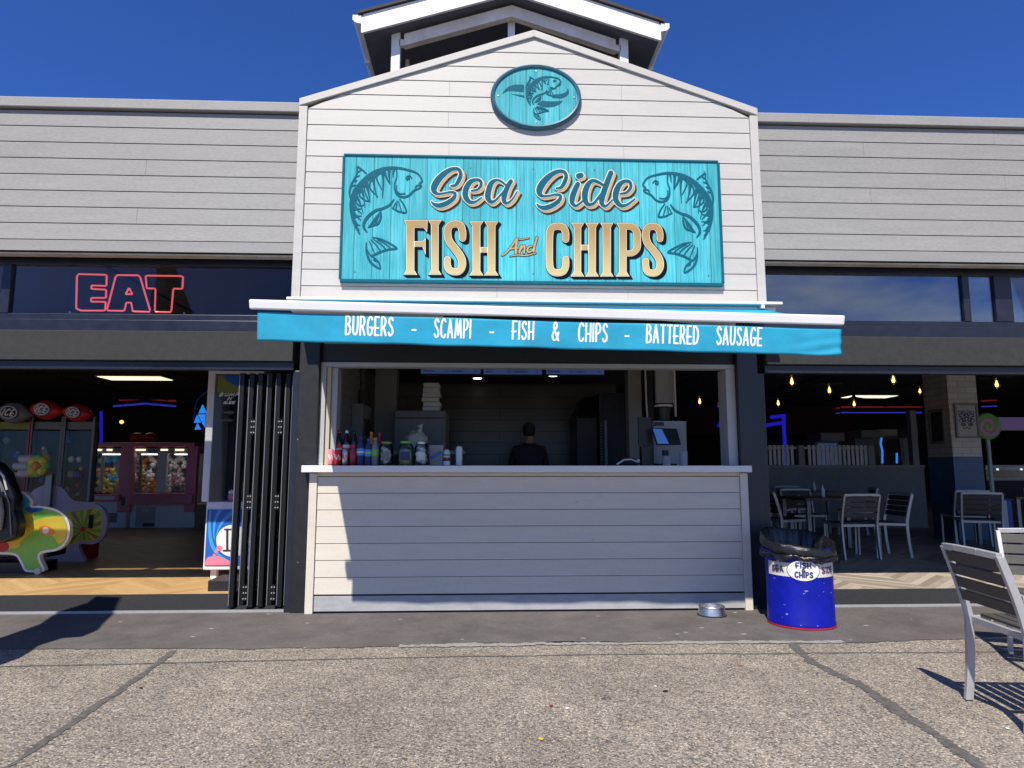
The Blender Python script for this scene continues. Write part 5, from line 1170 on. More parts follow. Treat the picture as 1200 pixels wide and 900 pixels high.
def jar(px_, Y, r, h, fill, lid, lab, label, contents='eggs'):
    x = P(px_, 540, Y)[0]; t = thing('pickle_jar', label, 'jar', (x, Y, WT), 0, 'big jars on the counter')
    lath([(.0001, 0), (r*.92, .002), (r, .02), (r, h*.72), (r*.78, h*.88), (r*.70, h*.91)], x, Y, WT+.002, 'glass', 'jar_glass', t, 26)
    rg = random.Random(int(px_)); mb = MB()
    if contents == 'eggs':
        for k in range(26):
            a = rg.uniform(0, 6.28); q = r*.62*math.sqrt(rg.random()); mb.ball((x+q*math.cos(a), Y+q*math.sin(a), WT+.03+(k/26)*h*.62), r*.33, r*.30, r*.28, 10, 7, .05)
    else:
        mb.lathe([(.0001, .006), (r*.93, .008), (r*.95, .02), (r*.95, h*.66), (.0001, h*.67)], (x, Y, WT+.002), 20)
    mb.build('contents', fill, t, smooth=True)
    mb = MB(); n = 14
    for i in range(n+1):
        a = -1.57-.62+1.24*i/n; mb.v += [(x+(r+.001)*math.cos(a), Y+(r+.001)*math.sin(a), WT+h*.22), (x+(r+.001)*math.cos(a), Y+(r+.001)*math.sin(a), WT+h*.56)]
    mb.f = [(2*i, 2*i+2, 2*i+3, 2*i+1) for i in range(n)]; mb.build('label', lab, t)
    lath([(r*.74, h*.90), (r*.76, h*.905), (r*.76, h*.985), (r*.70, h), (.0001, h)], x, Y, WT+.002, 'lid', lid, t, 26)
jar(452.5, .11, .062, .215, 'label_cream', 'olive', 'grey_mid', 'jar of pale pickled onions with grey label, leftmost of the jars')
jar(475.5, .11, .070, .22, 'olive', 'green', 'ink_navy', 'dark jar of gherkins with green lid and dark label', 'brine')
jar(493.5, .11, .064, .215, 'label_white', 'steel', 'label_cream', 'jar of white pickled eggs with cream label beside plastic tub')
x = P(511.5, 540, .24)[0]; t = thing('plastic_tub', 'translucent plastic tub with blue stripe at the right end of the jars', 'tub', (x, .24, WT))
m = MB(); m.hexa([(x-.062, .18, WT+.002), (x+.062, .18, WT+.002), (x+.062, .30, WT+.002), (x-.062, .30, WT+.002), (x-.07, .17, WT+.19), (x+.07, .17, WT+.19), (x+.07, .31, WT+.19), (x-.07, .31, WT+.19)]); m.build('body', 'grey_post', t, bevel=.008)
m = MB(); m.bar((x-.045, .172, WT+.07), (x+.045, .168, WT+.125), .003, .028, up=(0, 0, 1)); m.build('label', 'blue', t)
x = P(523.5, 540, .17)[0]; t = thing('sauce_bottle', 'small white bottle with colourful label beside the plastic tub', 'bottle', (x, .17, WT)); lath([(.0001, 0), (.031, .003), (.032, .01), (.032, .11), (.025, .135), (.012, .145), (.0001, .146)], x, .17, WT+.002, 'body', 'label_white', t)
for k, (c_, dz) in enumerate((('green', .085), ('red', .055), ('ink_navy', .04))): lath([(.0325, dz), (.0332, dz+.001), (.0332, dz+.018), (.0325, dz+.019)], x, .17, WT+.002, 'label', c_, t)
x = P(538, 540, .17)[0]; t = thing('cleaning_bottle', 'plain white round capped bottle, last item on the right of the jars', 'bottle', (x, .17, WT)); lath([(.0001, 0), (.029, .003), (.030, .01), (.030, .125)], x, .17, WT+.002, 'body', 'label_white', t); lath([(.031, .126), (.032, .128), (.032, .15), (.024, .172), (.0001, .178)], x, .17, WT+.002, 'cap', 'cab_white', t)
m = MB(); m.box(P(388, 545, .3)[0], P(446, 545, .3)[0], .03, .30, WT+.0003, WT+.0018); tag(m.build('drinks_tray', 'black'), 'thin black tray mat under the cans and bottles', 'tray')

# worker behind the counter: one continuous body
def person_body(name, joints, bones, material, parent):
    me = bpy.data.meshes.new(name); keys = list(joints); idx = {k: i for i, k in enumerate(keys)}; o = WL[parent]
    me.from_pydata([tuple(Vector(joints[k][0])-o) for k in keys], [(idx[a], idx[b]) for a, b in bones], [])
    ob = bpy.data.objects.new(name, me); COL.objects.link(ob); sk = ob.modifiers.new('skin', 'SKIN'); sk.use_smooth_shade = True
    for k in keys:
        v = me.skin_vertices[0].data[idx[k]]; r = joints[k][1]; v.radius = r if isinstance(r, tuple) else (r, r)
        v.use_root = (k == 'pelvis')
    ss = ob.modifiers.new('sub', 'SUBSURF'); ss.levels = ss.render_levels = 2
    dg = bpy.context.evaluated_depsgraph_get(); dg.update()
    m2 = bpy.data.meshes.new_from_object(ob.evaluated_get(dg)); bpy.data.objects.remove(ob)
    return link_mesh(name, m2, material, parent, smooth=True)
wx, wy = P(620, 545, 2.3)[0], 2.3
wk = thing('person', 'worker in dark top seen from behind at the back of the kitchen', 'person', (wx, wy, FZ))
def J(x, y, z, r): return ((wx+x, wy+y, FZ+z), r)
body = {'pelvis': J(0, 0, .93, (.15, .11)), 'waist': J(0, .01, 1.10, (.14, .105)), 'chest': J(0, 0, 1.32, (.165, .115)), 'neck0': J(0, .0, 1.46, .06), 'neck': J(0, .02, 1.52, .052), 'head': J(0, .03, 1.60, .075), 'crown': J(0, .025, 1.68, .07),
        'shL': J(-.17, 0, 1.39, .062), 'elL': J(-.23, .08, 1.12, .045), 'wrL': J(-.16, .30, 1.03, .033), 'haL': J(-.13, .37, 1.02, .028), 'shR': J(.17, 0, 1.39, .062), 'elR': J(.23, .08, 1.12, .045), 'wrR': J(.16, .30, 1.03, .033), 'haR': J(.13, .37, 1.02, .028),
        'hiL': J(-.09, 0, .86, .09), 'knL': J(-.10, .02, .48, .06), 'anL': J(-.10, -.01, .09, .042), 'toL': J(-.10, .14, .04, .035), 'hiR': J(.09, 0, .86, .09), 'knR': J(.10, .02, .48, .06), 'anR': J(.10, -.01, .09, .042), 'toR': J(.10, .14, .04, .035)}
bones = [('pelvis', 'waist'), ('waist', 'chest'), ('chest', 'neck0'), ('neck0', 'neck'), ('neck', 'head'), ('head', 'crown'), ('chest', 'shL'), ('shL', 'elL'), ('elL', 'wrL'), ('wrL', 'haL'), ('chest', 'shR'), ('shR', 'elR'), ('elR', 'wrR'), ('wrR', 'haR'), ('pelvis', 'hiL'), ('hiL', 'knL'), ('knL', 'anL'), ('anL', 'toL'), ('pelvis', 'hiR'), ('hiR', 'knR'), ('knR', 'anR'), ('anR', 'toR')]
pb = person_body('body', body, bones, 'cloth_black', wk); pb.data.materials.append(M['skin']); pb.data.materials.append(M['ink_navy'])
for p in pb.data.polygons:      # bare neck, head, forearms and hands; navy trousers
    z, x_ = p.center.z, abs(p.center.x)
    if z > 1.475 or (x_ > .10 and z < 1.16 and p.center.y > .10 and z > .95): p.material_index = 1
    elif z < .92: p.material_index = 2
m = MB(); m.ball((wx, wy+.02, FZ+1.635), .083, .10, .10, 20, 14); m.build('hair', 'hair', wk, smooth=True)
for s in (-1, 1):
    m = MB(); m.ball((wx+s*.083, wy+.04, FZ+1.60), .012, .02, .028, 10, 7); m.build('ear', 'skin', wk, smooth=True)

# tall fridge, open door, hot cupboard
fr = thing('tall_fridge', 'tall black drinks fridge at the back of the kitchen with lit edge strip', 'fridge', (P(716, 500, 2.4)[0], 2.5, FZ))
a, b = P(702, 460, 2.4), P(733, 540, 2.4); m = MB(); m.box(a[0], b[0], 2.4, 3.1, FZ+.04, a[1]); m.build('body', 'black', fr, bevel=.01)
m = MB(); m.box(a[0]+.05, b[0]-.02, 2.385, 2.399, FZ+.12, a[1]-.05); m.build('door', 'navy_frame', fr, bevel=.004)
m = MB(); m.box(a[0]+.055, a[0]+.085, 2.36, 2.384, 1.2, 1.85); m.build('handle', 'alu_dark', fr, bevel=.004)
st = MB()
for k in range(34): st.box(a[0]+.012, a[0]+.03, 2.39, 2.399, FZ+.5+k*.036, FZ+.515+k*.036)
st.build('edge_strip', 'grey_post', fr)
hc = thing('fryer_hood', 'dark steel fryer unit with sloping hood left of the fridge', 'fryer', (P(687, 500, 2.5)[0], 2.6, FZ)); a, b = P(676, 490, 2.5), P(700, 540, 2.5)
m = MB(); m.box(a[0], b[0], 2.5, 3.2, FZ, a[1]); m.build('body', 'black', hc); m = MB(); m.hexa([(a[0]-.02, 2.48, a[1]), (b[0], 2.48, a[1]), (b[0], 3.2, a[1]), (a[0]-.02, 3.2, a[1]), (a[0]+.12, 2.7, a[1]+.28), (b[0], 2.7, a[1]+.28), (b[0], 3.2, a[1]+.28), (a[0]+.12, 3.2, a[1]+.28)]); m.build('hood', 'navy_frame', hc)
# till and drinks machine near the right end of the hatch
pw = thing('till', 'touchscreen till with blue display on the right of counter', 'till', (P(780, 540, .36)[0], .38, WT))
q = [P(765.5, 501, .36), P(795, 502, .36), P(798, 521.5, .36), P(770, 522, .36)]
pts = [(x, .36-(.05 if i < 2 else -.01)*-1, z) for i, (x, z) in enumerate(q)]; m = MB(); m.extr(pts, (0, .03, 0)); m.build('screen', 'black', pw, bevel=.003)
q2 = [P(766.5, 502, .36), P(777, 502.5, .36), P(783.5, 520, .36), P(770.5, 520, .36)]; m = MB(); m.extr([(x, .36+(.05 if i < 2 else -.01)-.004, z) for i, (x, z) in enumerate(q2)], (0, .003, 0)); m.build('display', 'screen_blue', pw)
c = P(780, 530, .40); m = MB(); m.cyl((c[0], .42, WT+.02), (c[0], .41, c[1]+.02), .03, n=14); m.box(c[0]-.09, c[0]+.09, .34, .52, WT+.001, WT+.02); m.build('stand', 'black', pw)
m = MB(); pbox(m, 748, 764, 489, 522, .52, .03); m.box(P(752, 530, .5)[0], P(762, 530, .5)[0], .5, .6, WT+.001, P(755, 523, .5)[1]); m.build('rear_display', 'black', pw)
dm = thing('ice_machine', 'white countertop machine with small dark readout behind the till', 'machine', (P(785, 540, .62)[0], .7, WT))
a, b = P(765, 493, .62), P(806, 545, .62); m = MB(); m.box(a[0], b[0], .62, 1.0, 1.2, a[1]); m.build('body', 'frame_grey', dm, bevel=.01)
m = MB(); pbox(m, 766.5, 778, 494.5, 499, .612, .006); m.build('readout', 'black', dm)
hp = thing('bean_hopper', 'dark smoked hopper with brown rim standing on the white machine', 'hopper', (P(779, 480, .75)[0], .75, a[1])); c = P(779, 480, .75)[0]
m = MB(); m.lathe([(.05, 0), (.062, .01), (.075, .14), (.085, .15), (.08, .165), (.0001, .166)], (c, .80, a[1]+.002), 20); m.build('hopper', 'black', hp, smooth=True)
m = MB(); m.lathe([(.087, .152), (.092, .155), (.092, .172), (.087, .175)], (c, .80, a[1]+.002), 20); m.build('rim', 'rust_white', hp, smooth=True)
for k, (px_, Y, n_, lb) in enumerate(((781, .30, 4, 'short stack of clear plastic cups left of the taller stack by the till'), (801, .28, 6, 'taller stack of clear plastic cups by the right end of the hatch'))):
    t = thing('plastic_cups', lb, 'cups', (P(px_, 540, Y)[0], Y, WT), 0, 'cup stacks on the counter'); x = P(px_, 540, Y)[0]
    for j in range(n_): lath([(.033, .0), (.035, .002), (.040, .034), (.041, .036), (.039, .036)], x, Y, WT+.002+j*.0185, 'cup', 'frame_grey', t, 16)
x = P(735, 540, .3)[0]; m = MB(); m.ball((x, .32, WT+.03), .12, .07, .045, 20, 10, .12); tag(m.build('dish_cloth', 'cloth_black', smooth=True), 'crumpled dark cloth lying on the counter left of the till', 'cloth')
x = P(728, 540, .26)[0]; t = thing('serving_tongs', 'pale handled tongs lying across the dark cloth', 'tongs', (x, .24, WT)); m = MB(); m.tube([(x-.05, .23, WT+.012), (x+.02, .23, WT+.055), (x+.09, .24, WT+.06), (x+.15, .24, WT+.035)], .008, 8); m.build('handle', 'label_white', t, smooth=True); m = MB(); m.ball((x+.155, .235, WT+.045), .017); m.build('end_knob', 'label_white', t, smooth=True)

# ------------------------------------------------------------------ cafe: pillar, pictures, lamps, balustrade, machines
pY = 4.7
pl = thing('tiled_pillar', 'square pillar tiled white above and blue below inside the cafe', 'pillar', (6.75, 3.7, FZ))
x0, x1 = P(1114, 500, pY)[0], P(1148, 500, pY)[0]; zt_ = P(1130, 535, pY)[1]
m = MB(); m.box(x0, x1, pY, pY+.62, zt_, 3.24); m.build('upper_tiles', 'tile_white', pl)
m = MB(); m.box(x0-.004, x1+.004, pY-.004, pY+.624, FZ, zt_); m.build('lower_tiles', 'tile_blue', pl)
pf = thing('framed_picture', 'grey framed print with dark scrollwork on the front of tiled pillar', 'picture', ((x0+x1)/2, pY-.02, 1.9))
a, b = P(1120, 475, pY-.02), P(1146, 511, pY-.02)
m = MB()
for bx in ((a[0]-.03, b[0]+.03, a[1], a[1]+.035), (a[0]-.03, b[0]+.03, b[1]-.035, b[1]), (a[0]-.03, a[0], b[1], a[1]), (b[0], b[0]+.03, b[1], a[1])): m.box(bx[0], bx[1], pY-.035, pY-.006, bx[2], bx[3])
m.build('frame', 'grey_mid', pf)
m = MB(); m.box(a[0], b[0], pY-.018, pY-.008, b[1], a[1]); m.build('print', 'frame_grey', pf)
sc_ = Field(a[0], b[0], b[1], a[1], .004); cx_, cz_ = (a[0]+b[0])/2, (a[1]+b[1])/2; r = random.Random(2)
for k in range(22):
    u, v = r.uniform(0, .11), r.uniform(-.15, .15); w = r.uniform(0, 6.28); q = [(u+.028*math.cos(w+t*1.3), v+.026*math.sin(w+t*1.3), .0075-.0012*t) for t in range(4)]
    for s in (-1, 1): sc_.stroke([(cx_+s*p[0], cz_+p[1], p[2]) for p in q], True, 4, .02)
plate('scrollwork', sc_.loops(), pY-.0195, .0012, 'ink_navy', pf)
pf2 = thing('framed_picture', 'dim dark framed picture on the shaded left side of tiled pillar', 'picture', (x0-.02, pY+.3, 1.9))
m = MB()
for y0, y1, z0, z1 in ((pY+.12, pY+.50, 2.20, 2.24), (pY+.12, pY+.50, 1.66, 1.70), (pY+.12, pY+.16, 1.70, 2.20), (pY+.46, pY+.50, 1.70, 2.20)): m.box(x0-.03, x0-.004, y0, y1, z0, z1)
m.build('frame', 'grey_mid', pf2); m = MB(); m.box(x0-.015, x0-.006, pY+.16, pY+.46, 1.70, 2.20); m.build('print', 'dark_wall', pf2)

def pendant(px_, py_, z, i, label):
    d_ = ray(px_, py_); t = (z-CAM.z)/d_.z; q = CAM+d_*t; x, y = q.x, q.y
    p_ = thing('pendant_lamp', label, 'lamp', (x, y, 3.24), 0, 'glowing pendant lamps in the cafe')
    m = MB(); m.tube([(x, y, 3.24), (x, y, z+.22)], .006, 6); m.build('cord', 'black', p_)
    m = MB(); m.lathe([(.022, .22), (.026, .21), (.03, .15), (.06, .135), (.19, .105), (.195, .10), (.06, .125), (.0001, .13)], (x, y, z), 24); m.build('shade', 'black', p_, smooth=True)
    m = MB(); m.lathe([(.018, .12), (.022, .09), (.045, .045), (.055, .0), (.045, -.04), (.02, -.062), (.0001, -.066)], (x, y, z), 16); m.build('bulb', 'jar_glass', p_, smooth=True)
    m = MB(); m.lathe([(.0001, .07), (.010, .05), (.022, .0), (.017, -.025), (.0001, -.03)], (x, y, z), 10); m.build('filament', 'lamp', p_)
for i, (a, b, lb) in enumerate(((928, 448, 'largest glowing pendant lamp just right of the kiosk pillar'), (972, 458, 'glowing pendant lamp second from the kiosk pillar, slightly lower'), (1047, 446, 'glowing pendant lamp above the slatted chair turned side on'), (912, 473, 'small far pendant lamp close by the kiosk pillar'), (1001, 474, 'small far pendant lamp under the ceiling strip light'), (1078, 459, 'pendant lamp touching the left edge of the tiled pillar'), (1168, 451, 'glowing pendant lamp right of the tiled pillar'), (820, 471, 'lone pendant lamp seen through the serving hatch'))):
    pendant(a, b, 2.8 if a == 1078 else 2.42, i, lb)
def ceil_light(px0, px1, py_, lb):
    d_ = ray((px0+px1)/2, py_); t = (3.2-CAM.z)/d_.z; q = CAM+d_*t; w = (px1-px0)/F_PX*(q.y+CAM_D)
    o = thing('ceiling_light', lb, 'ceiling light', (q.x, q.y, 3.2), 0, 'lit ceiling panels in the hall')
    m = MB(); m.box(q.x-w/2-.03, q.x+w/2+.03, q.y-.32, q.y+.32, 3.205, 3.224); m.build('frame', 'cab_white', o)
    m = MB(); m.box(q.x-w/2, q.x+w/2, q.y-.29, q.y+.29, 3.195, 3.204); m.build('diffuser', 'fluo', o)
ceil_light(124, 194, 443.5, 'lit ceiling panel over the claw machines'); ceil_light(991, 1046, 465, 'lit ceiling panel between the cafe pendant lamps'); ceil_light(795, 817, 484.5, 'lit ceiling panel seen low through the serving hatch')
def neon(pts, r, m_, lb, group='neon strips in the hall'):
    mb = MB(); mb.tube(pts, r, 6); tag(mb.build('neon_strip', m_), lb, 'neon light', group)
def nl(pl_, Y): return [(P(a, b, Y)[0], Y, P(a, b, Y)[1]) for a, b in pl_]
neon(nl([(986, 477), (1080, 477)], 15.17), .022, 'neon_red', 'straight red neon strip across the cafe bulkhead'); neon(nl([(986, 483.5), (1080, 483.5)], 15.17), .022, 'neon_blue', 'straight blue neon strip under the red one on the bulkhead')
neon([(*P(984, 478, 15.1)[:1], 15.1, P(984, 478, 15.1)[1]), (*P(925, 486, 16.6)[:1], 16.6, P(925, 486, 16.6)[1])], .018, 'neon_red', 'slanting red neon strip left of the cafe bulkhead')
neon([(*P(984, 484, 15.1)[:1], 15.1, P(984, 484, 15.1)[1]), (*P(925, 492, 16.6)[:1], 16.6, P(925, 492, 16.6)[1])], .018, 'neon_blue', 'slanting blue neon strip left of the cafe bulkhead')
neon(nl([(1150, 470), (1168, 469)], 13), .02, 'neon_red', 'short red neon strip right of the tiled pillar'); neon(nl([(1150, 476.5), (1168, 476)], 13), .02, 'neon_blue', 'short blue neon strip right of the tiled pillar')
neon(nl([(841, 473), (857, 470)], 12), .03, 'neon_red', 'red neon strip at the right end of serving hatch'); neon(nl([(841, 476), (857, 474)], 12), .03, 'neon_blue', 'blue neon strip at the right end of serving hatch')
neon(nl([(140, 469), (170, 467), (206, 470)], 14), .03, 'neon_red', 'thin red neon strip above the claw machines'); neon(nl([(133, 476), (170, 473), (206, 476)], 14), .03, 'neon_blue', 'thin blue neon strip above the claw machines')
neon(nl([(118.5, 482), (118.5, 520)], 9), .03, 'led_blue', 'upright blue neon strip left of the claw machines')
neon(nl([(1033, 513), (1032, 520), (1034, 528), (1034, 543)], 11), .025, 'cyan_led', 'upright pale blue neon strip on an arcade machine'); neon(nl([(1051, 531), (1051, 543)], 11), .025, 'cyan_led', 'shorter pale blue neon strip beside the taller one')
def bluegate(pts_list, Y, lb):
    t = thing('light_frame', lb, 'light', (P(*pts_list[0][0], Y)[0], Y, FZ), 0, 'blue lit frames in the hall')
    for pl_ in pts_list:
        mb = MB(); mb.tube(nl(pl_, Y), .042, 6); mb.build('light_tube', 'led_blue', t)
bluegate([[(918, 488), (921, 545)], [(894, 499), (918, 495)], [(903, 489), (920, 487)]], 9.5, 'glowing blue tube frame behind white pickets by the kiosk pillar')
bluegate([[(850, 478), (850, 522)], [(842, 500), (850, 485)]], 9, 'glowing blue tube frame seen through the serving hatch')
# lollipop prop
lp = thing('lollipop_prop', 'giant pink and green swirl lollipop prop right of the pillar', 'decoration', (P(1159, 500, 6)[0], 6.0, FZ)); c = P(1158.5, 499.5, 6); R_ = .25
m = MB(); m.cyl((c[0], 6.0, c[1]), (c[0], 6.09, c[1]), R_, n=36); m.build('disc', 'green', lp, bevel=.02)
f = Field(c[0]-.3, c[0]+.3, c[1]-.3, c[1]+.3, .005); f.stroke([(c[0]+(.015+.0125*k)*math.cos(.75*k+2), c[1]+(.015+.0125*k)*math.sin(.75*k+2), .016+.0010*k) for k in range(15)], True, 6, .03); plate('swirl', f.loops(), 5.995, .005, 'swirl_pink', lp)
m = MB(); m.cyl((c[0], 6.05, FZ), (c[0], 6.05, c[1]-R_+.01), .035, n=12); m.build('stick', 'cab_white', lp)
# half wall with picket rail
bl = thing('picket_balustrade', 'white picket balustrade on a panelled half wall across the cafe', 'balustrade', (5.4, 7, FZ))
xa, xb = P(885, 540, 7)[0], P(1082, 540, 7)[0]; zc = P(980, 545, 7)[1]; zp = P(980, 523, 7)[1]
m = MB(); m.box(xa, xb, 7, 7.16, FZ, zc-.05); m.build('half_wall', 'grey_mid', bl)
m = MB(); m.box(xa, xb, 6.96, 7.2, zc-.048, zc); m.build('rail', 'grey_post', bl); m = MB(); m.box(xa, P(1022, 540, 7)[0], 7.06, 7.11, zp-.05, zp-.01); m.build('rail', 'cab_white', bl)
for px_ in (940, 1022, 1074): m = MB(); x = P(px_, 540, 7)[0]; m.box(x-.06, x+.06, 7.0, 7.14, zc+.002, zp+.02 if px_ < 1070 else 2.4); m.build('post', 'grey_post', bl)
x = xa+.06; first = None
while x < P(1019, 540, 7)[0]:
    if abs(x-P(940, 540, 7)[0]) > .1:
        if first is None:
            m = MB(); m.box(-.028, .028, 0, .022, 0, zp-zc+.02); first = m.build('picket', 'cab_white', bl, local=True); k_ = first
        else: k_ = first.copy(); COL.objects.link(k_); k_.parent = bl
        k_.location = Vector((x, 7.03, zc+.003))-Vector(bl.location)
    x += .088
# arcade machines beyond the rail
def machine(pxa, pxb, pyt, Y, lb, scr, d=.7):
    a, b = P(pxa, pyt, Y), P(pxb, pyt, Y); x0_, x1_, zt2 = a[0], b[0], a[1]
    t = thing('arcade_machine', lb, 'arcade machine', ((x0_+x1_)/2, Y, FZ), 0, 'arcade machines beyond the balustrade')
    m = MB(); m.extr([(x0_, Y, FZ), (x0_, Y, FZ+.75), (x0_, Y+.25, FZ+.9), (x0_, Y+.32, zt2-.22), (x0_, Y+.02, zt2-.2), (x0_, Y+.02, zt2), (x0_, Y+d, zt2), (x0_, Y+d, FZ)], (x1_-x0_, 0, 0)); m.build('cabinet', 'grey_mid', t)
    m = MB(); m.box(x0_+.03, x1_-.03, Y+.01, Y+.018, zt2-.17, zt2-.03); m.build('marquee', 'grey_post', t)
    m = MB(); m.hexa([(x0_+.06, Y+.235, FZ+.93), (x1_-.06, Y+.235, FZ+.93), (x1_-.06, Y+.245, FZ+.93), (x0_+.06, Y+.245, FZ+.93), (x0_+.06, Y+.30, zt2-.25), (x1_-.06, Y+.30, zt2-.25), (x1_-.06, Y+.31, zt2-.25), (x0_+.06, Y+.31, zt2-.25)]); m.build('screen', scr, t)
    for q_ in (.2, .5, .8):
        m = MB(); m.ball((x0_+(x1_-x0_)*q_, Y-.005, FZ+.80+.06*math.sin(q_*9)), .02, n=8, m=6); m.build('button_light', 'case_white' if q_ == .5 else 'warm_bulb', t)
machine(962, 990, 507, 10, 'pale arcade machine with grey marquee behind the pickets', 'screen_dim'); machine(1009, 1031, 504, 11.6, 'wide dark arcade machine left of the upright pale blue strip', 'grey_mid'); machine(1036, 1062, 503, 12, 'dark arcade machine right of the upright pale blue strip', 'dark_wall'); machine(1063, 1076, 502, 9.6, 'slim grey ticket machine at left of the tiled pillar', 'grey_post', .4)
# sweets counter right of the pillar
sv = thing('lit_sign', 'dim violet light box sign above the counter right of pillar', 'sign', (P(1185, 495, 9)[0], 9, 2.0)); a, b = P(1162, 489, 9), P(1215, 503, 9); m = MB(); m.box(a[0], b[0], 9, 9.1, b[1], a[1]); m.build('light_panel', 'violet', sv); m = MB(); m.box(a[0], b[0], 8.98, 9.0, b[1]-.03, b[1]); m.build('edge_strip', 'cab_white', sv)
gc = thing('glass_counter', 'dark glass display counter with small white lights right of pillar', 'display case', (P(1180, 550, 6.5)[0], 6.8, FZ)); a, b = P(1155, 545, 6.5), P(1225, 560, 6.5)
m = MB(); m.box(a[0], b[0], 6.5, 7.2, FZ, b[1]-.05); m.build('base', 'dark_wall', gc); m = MB(); m.box(a[0], b[0], 6.5, 7.2, b[1]-.048, b[1]); m.box(a[0], b[0], 6.5, 7.2, a[1]-.02, a[1]); m.build('frame', 'alu_dark', gc); m = MB(); m.box(a[0]+.01, b[0]-.01, 6.52, 6.525, b[1]+.002, a[1]-.022); m.build('pane', 'glass', gc)
for px_ in (1161, 1169, 1197):
    m = MB(); q = P(px_, 550, 6.6); m.ball((q[0], 6.6, q[1]), .022, n=8, m=6); m.build('light_bulb', 'case_white', gc)
bs = thing('blue_stool', 'bright blue topped stool with white side behind the right table', 'stool', (P(1165, 575, 5.2)[0], 5.2, FZ)); x = P(1164, 575, 5.2)[0]
m = MB(); m.box(x-.2, x+.2, 5.0, 5.4, FZ+.62, FZ+.70); m.build('seat', 'blue', bs, bevel=.02); m = MB(); m.box(x+.02, x+.10, 5.05, 5.35, FZ, FZ+.618); m.build('side_panel', 'cab_white', bs); m = MB(); m.box(x+.104, x+.18, 5.05, 5.35, FZ, FZ+.618); m.build('side_panel', 'blue', bs)

# ------------------------------------------------------------------ arcade: claw machines, prize towers, rides
cY = 7.5
cl = thing('claw_machine', 'pink and white twin claw machine full of plush toys', 'claw machine', (P(166, 600, cY)[0], cY, FZ))
def cbox(name, m_, xa, xb, ya, yb, dy0=0, dy1=1.0, bevel=0.0):
    a, b = P(xa, ya, cY), P(xb, yb, cY); mb = MB(); mb.box(a[0], b[0], cY+dy0, cY+dy1, max(FZ, b[1]), a[1]); return mb.build(name, m_, cl, bevel=bevel)
cbox('base', 'cab_white', 104, 147, 587, 621, .0, 1.0, .02); cbox('base', 'cab_white', 153, 227, 592, 621, .0, 1.0, .02)
cbox('control_shelf', 'pink', 102, 143, 579, 587, -.12, .1, .02); cbox('control_shelf', 'pink', 156, 228, 578, 591, -.12, .1, .02)
cbox('post', 'pink', 143.5, 154, 521, 600, -.06, .06, .02); cbox('post', 'pink', 221, 229, 523, 600, -.06, .06, .02); cbox('post', 'cab_white', 103, 108, 526, 579, -.03, .05); cbox('post', 'cab_white', 186, 194, 528, 577, -.03, .05)
cbox('canopy', 'pink', 106, 229, 518.5, 524, -.06, 1.0, .02); cbox('canopy', 'grey_post', 108, 220, 525, 531, -.01, 1.0)
cbox('back_panel', 'grey_mid', 105, 227, 525, 592, .9, .95)
for xa, xb in ((108.5, 143), (155, 185.5), (195, 220.5)):
    cbox('pane', 'glass_in', xa, xb, 531.5, 577.5, .0, .01); cbox('light_tube', 'tube_white', xa+3, xb-3, 531.8, 532.6, .25, .30)
for xa, xb in ((112, 118), (157, 163), (217, 219)): cbox('light_tube', 'case_white' if xa > 200 else 'grey_post', xb-.8, xb, 535, 575, .05, .07)
cbox('coin_door', 'black', 143.8+1, 148, 582, 592, -.075, -.062); cbox('hatch', 'frame_grey', 160, 181, 594, 617, -.01, 0.0); cbox('sticker', 'label_cream', 167, 174, 596, 600, -.015, -.011); cbox('sticker', 'ink_purple', 168, 181, 613, 617, -.015, -.011); cbox('coin_door', 'grey_mid', 115, 137, 601, 612, -.01, 0)
for xa, xb in ((112, 120), (126, 132), (160, 171), (189, 197), (206, 216)): cbox('light_tube', 'fluo', xa, xb, 526.3, 528.2, -.03, -.012)
cbox('name_plate', 'label_white', 116, 138, 581.5, 585, -.128, -.121)
for i, xa in enumerate((161, 176)):
    q = P(xa, 512, cY+.3); t = thing('punch_ball', ('dull red padded ball on top of the claw machine, left one', 'darker red padded ball on top of the claw machine, right one')[i], 'ball', (q[0], cY+.3, q[1]), 0, 'padded balls on the claw machine')
    m = MB(); m.ball((q[0], cY+.3, P(xa, 518.4, cY+.3)[1]+.10), .14, .12, .10, 16, 10); m.build('ball', 'red_deep', t, smooth=True)
rt = random.Random(21); pcs = ['yellow', 'orange', 'label_white', 'grey_mid', 'olive', 'pink', 'lilac', 'label_cream', 'sky_blue']
protos = []
for k, col_ in enumerate(pcs):
    t = thing('plush_toy', '', 'plush toy', (0, 0, 0), 0, 'plush toys heaped in the claw machine')
    m = MB(); m.ball((0, 0, .055), .062, .055, .055, 10, 7, .05); m.build('body', col_, t, smooth=True, local=True)
    m = MB(); m.ball((0, -.02, .135), .048, .045, .045, 10, 7, .04); m.ball((-.038, 0, .175), .018, n=6, m=5); m.ball((.038, 0, .175), .018, n=6, m=5); m.build('head', col_, t, smooth=True, local=True); protos.append([t, True])
cname = {'yellow': 'yellow', 'orange': 'orange', 'label_white': 'white', 'grey_mid': 'grey', 'olive': 'olive', 'pink': 'pink', 'lilac': 'lilac', 'label_cream': 'cream', 'sky_blue': 'blue'}
def plush(px_, py_, dy, k, where):
    t, fresh = protos[k]; q = P(px_, py_, cY+dy); c = t if fresh else copy_tree(t); protos[k][1] = False
    c.location = (q[0], cY+dy, q[1]); c.rotation_euler = (rt.uniform(-.5, .5), rt.uniform(-.6, .6), rt.uniform(-1, 1)); c['label'] = 'small %s plush toy %s' % (cname[pcs[k]], where)
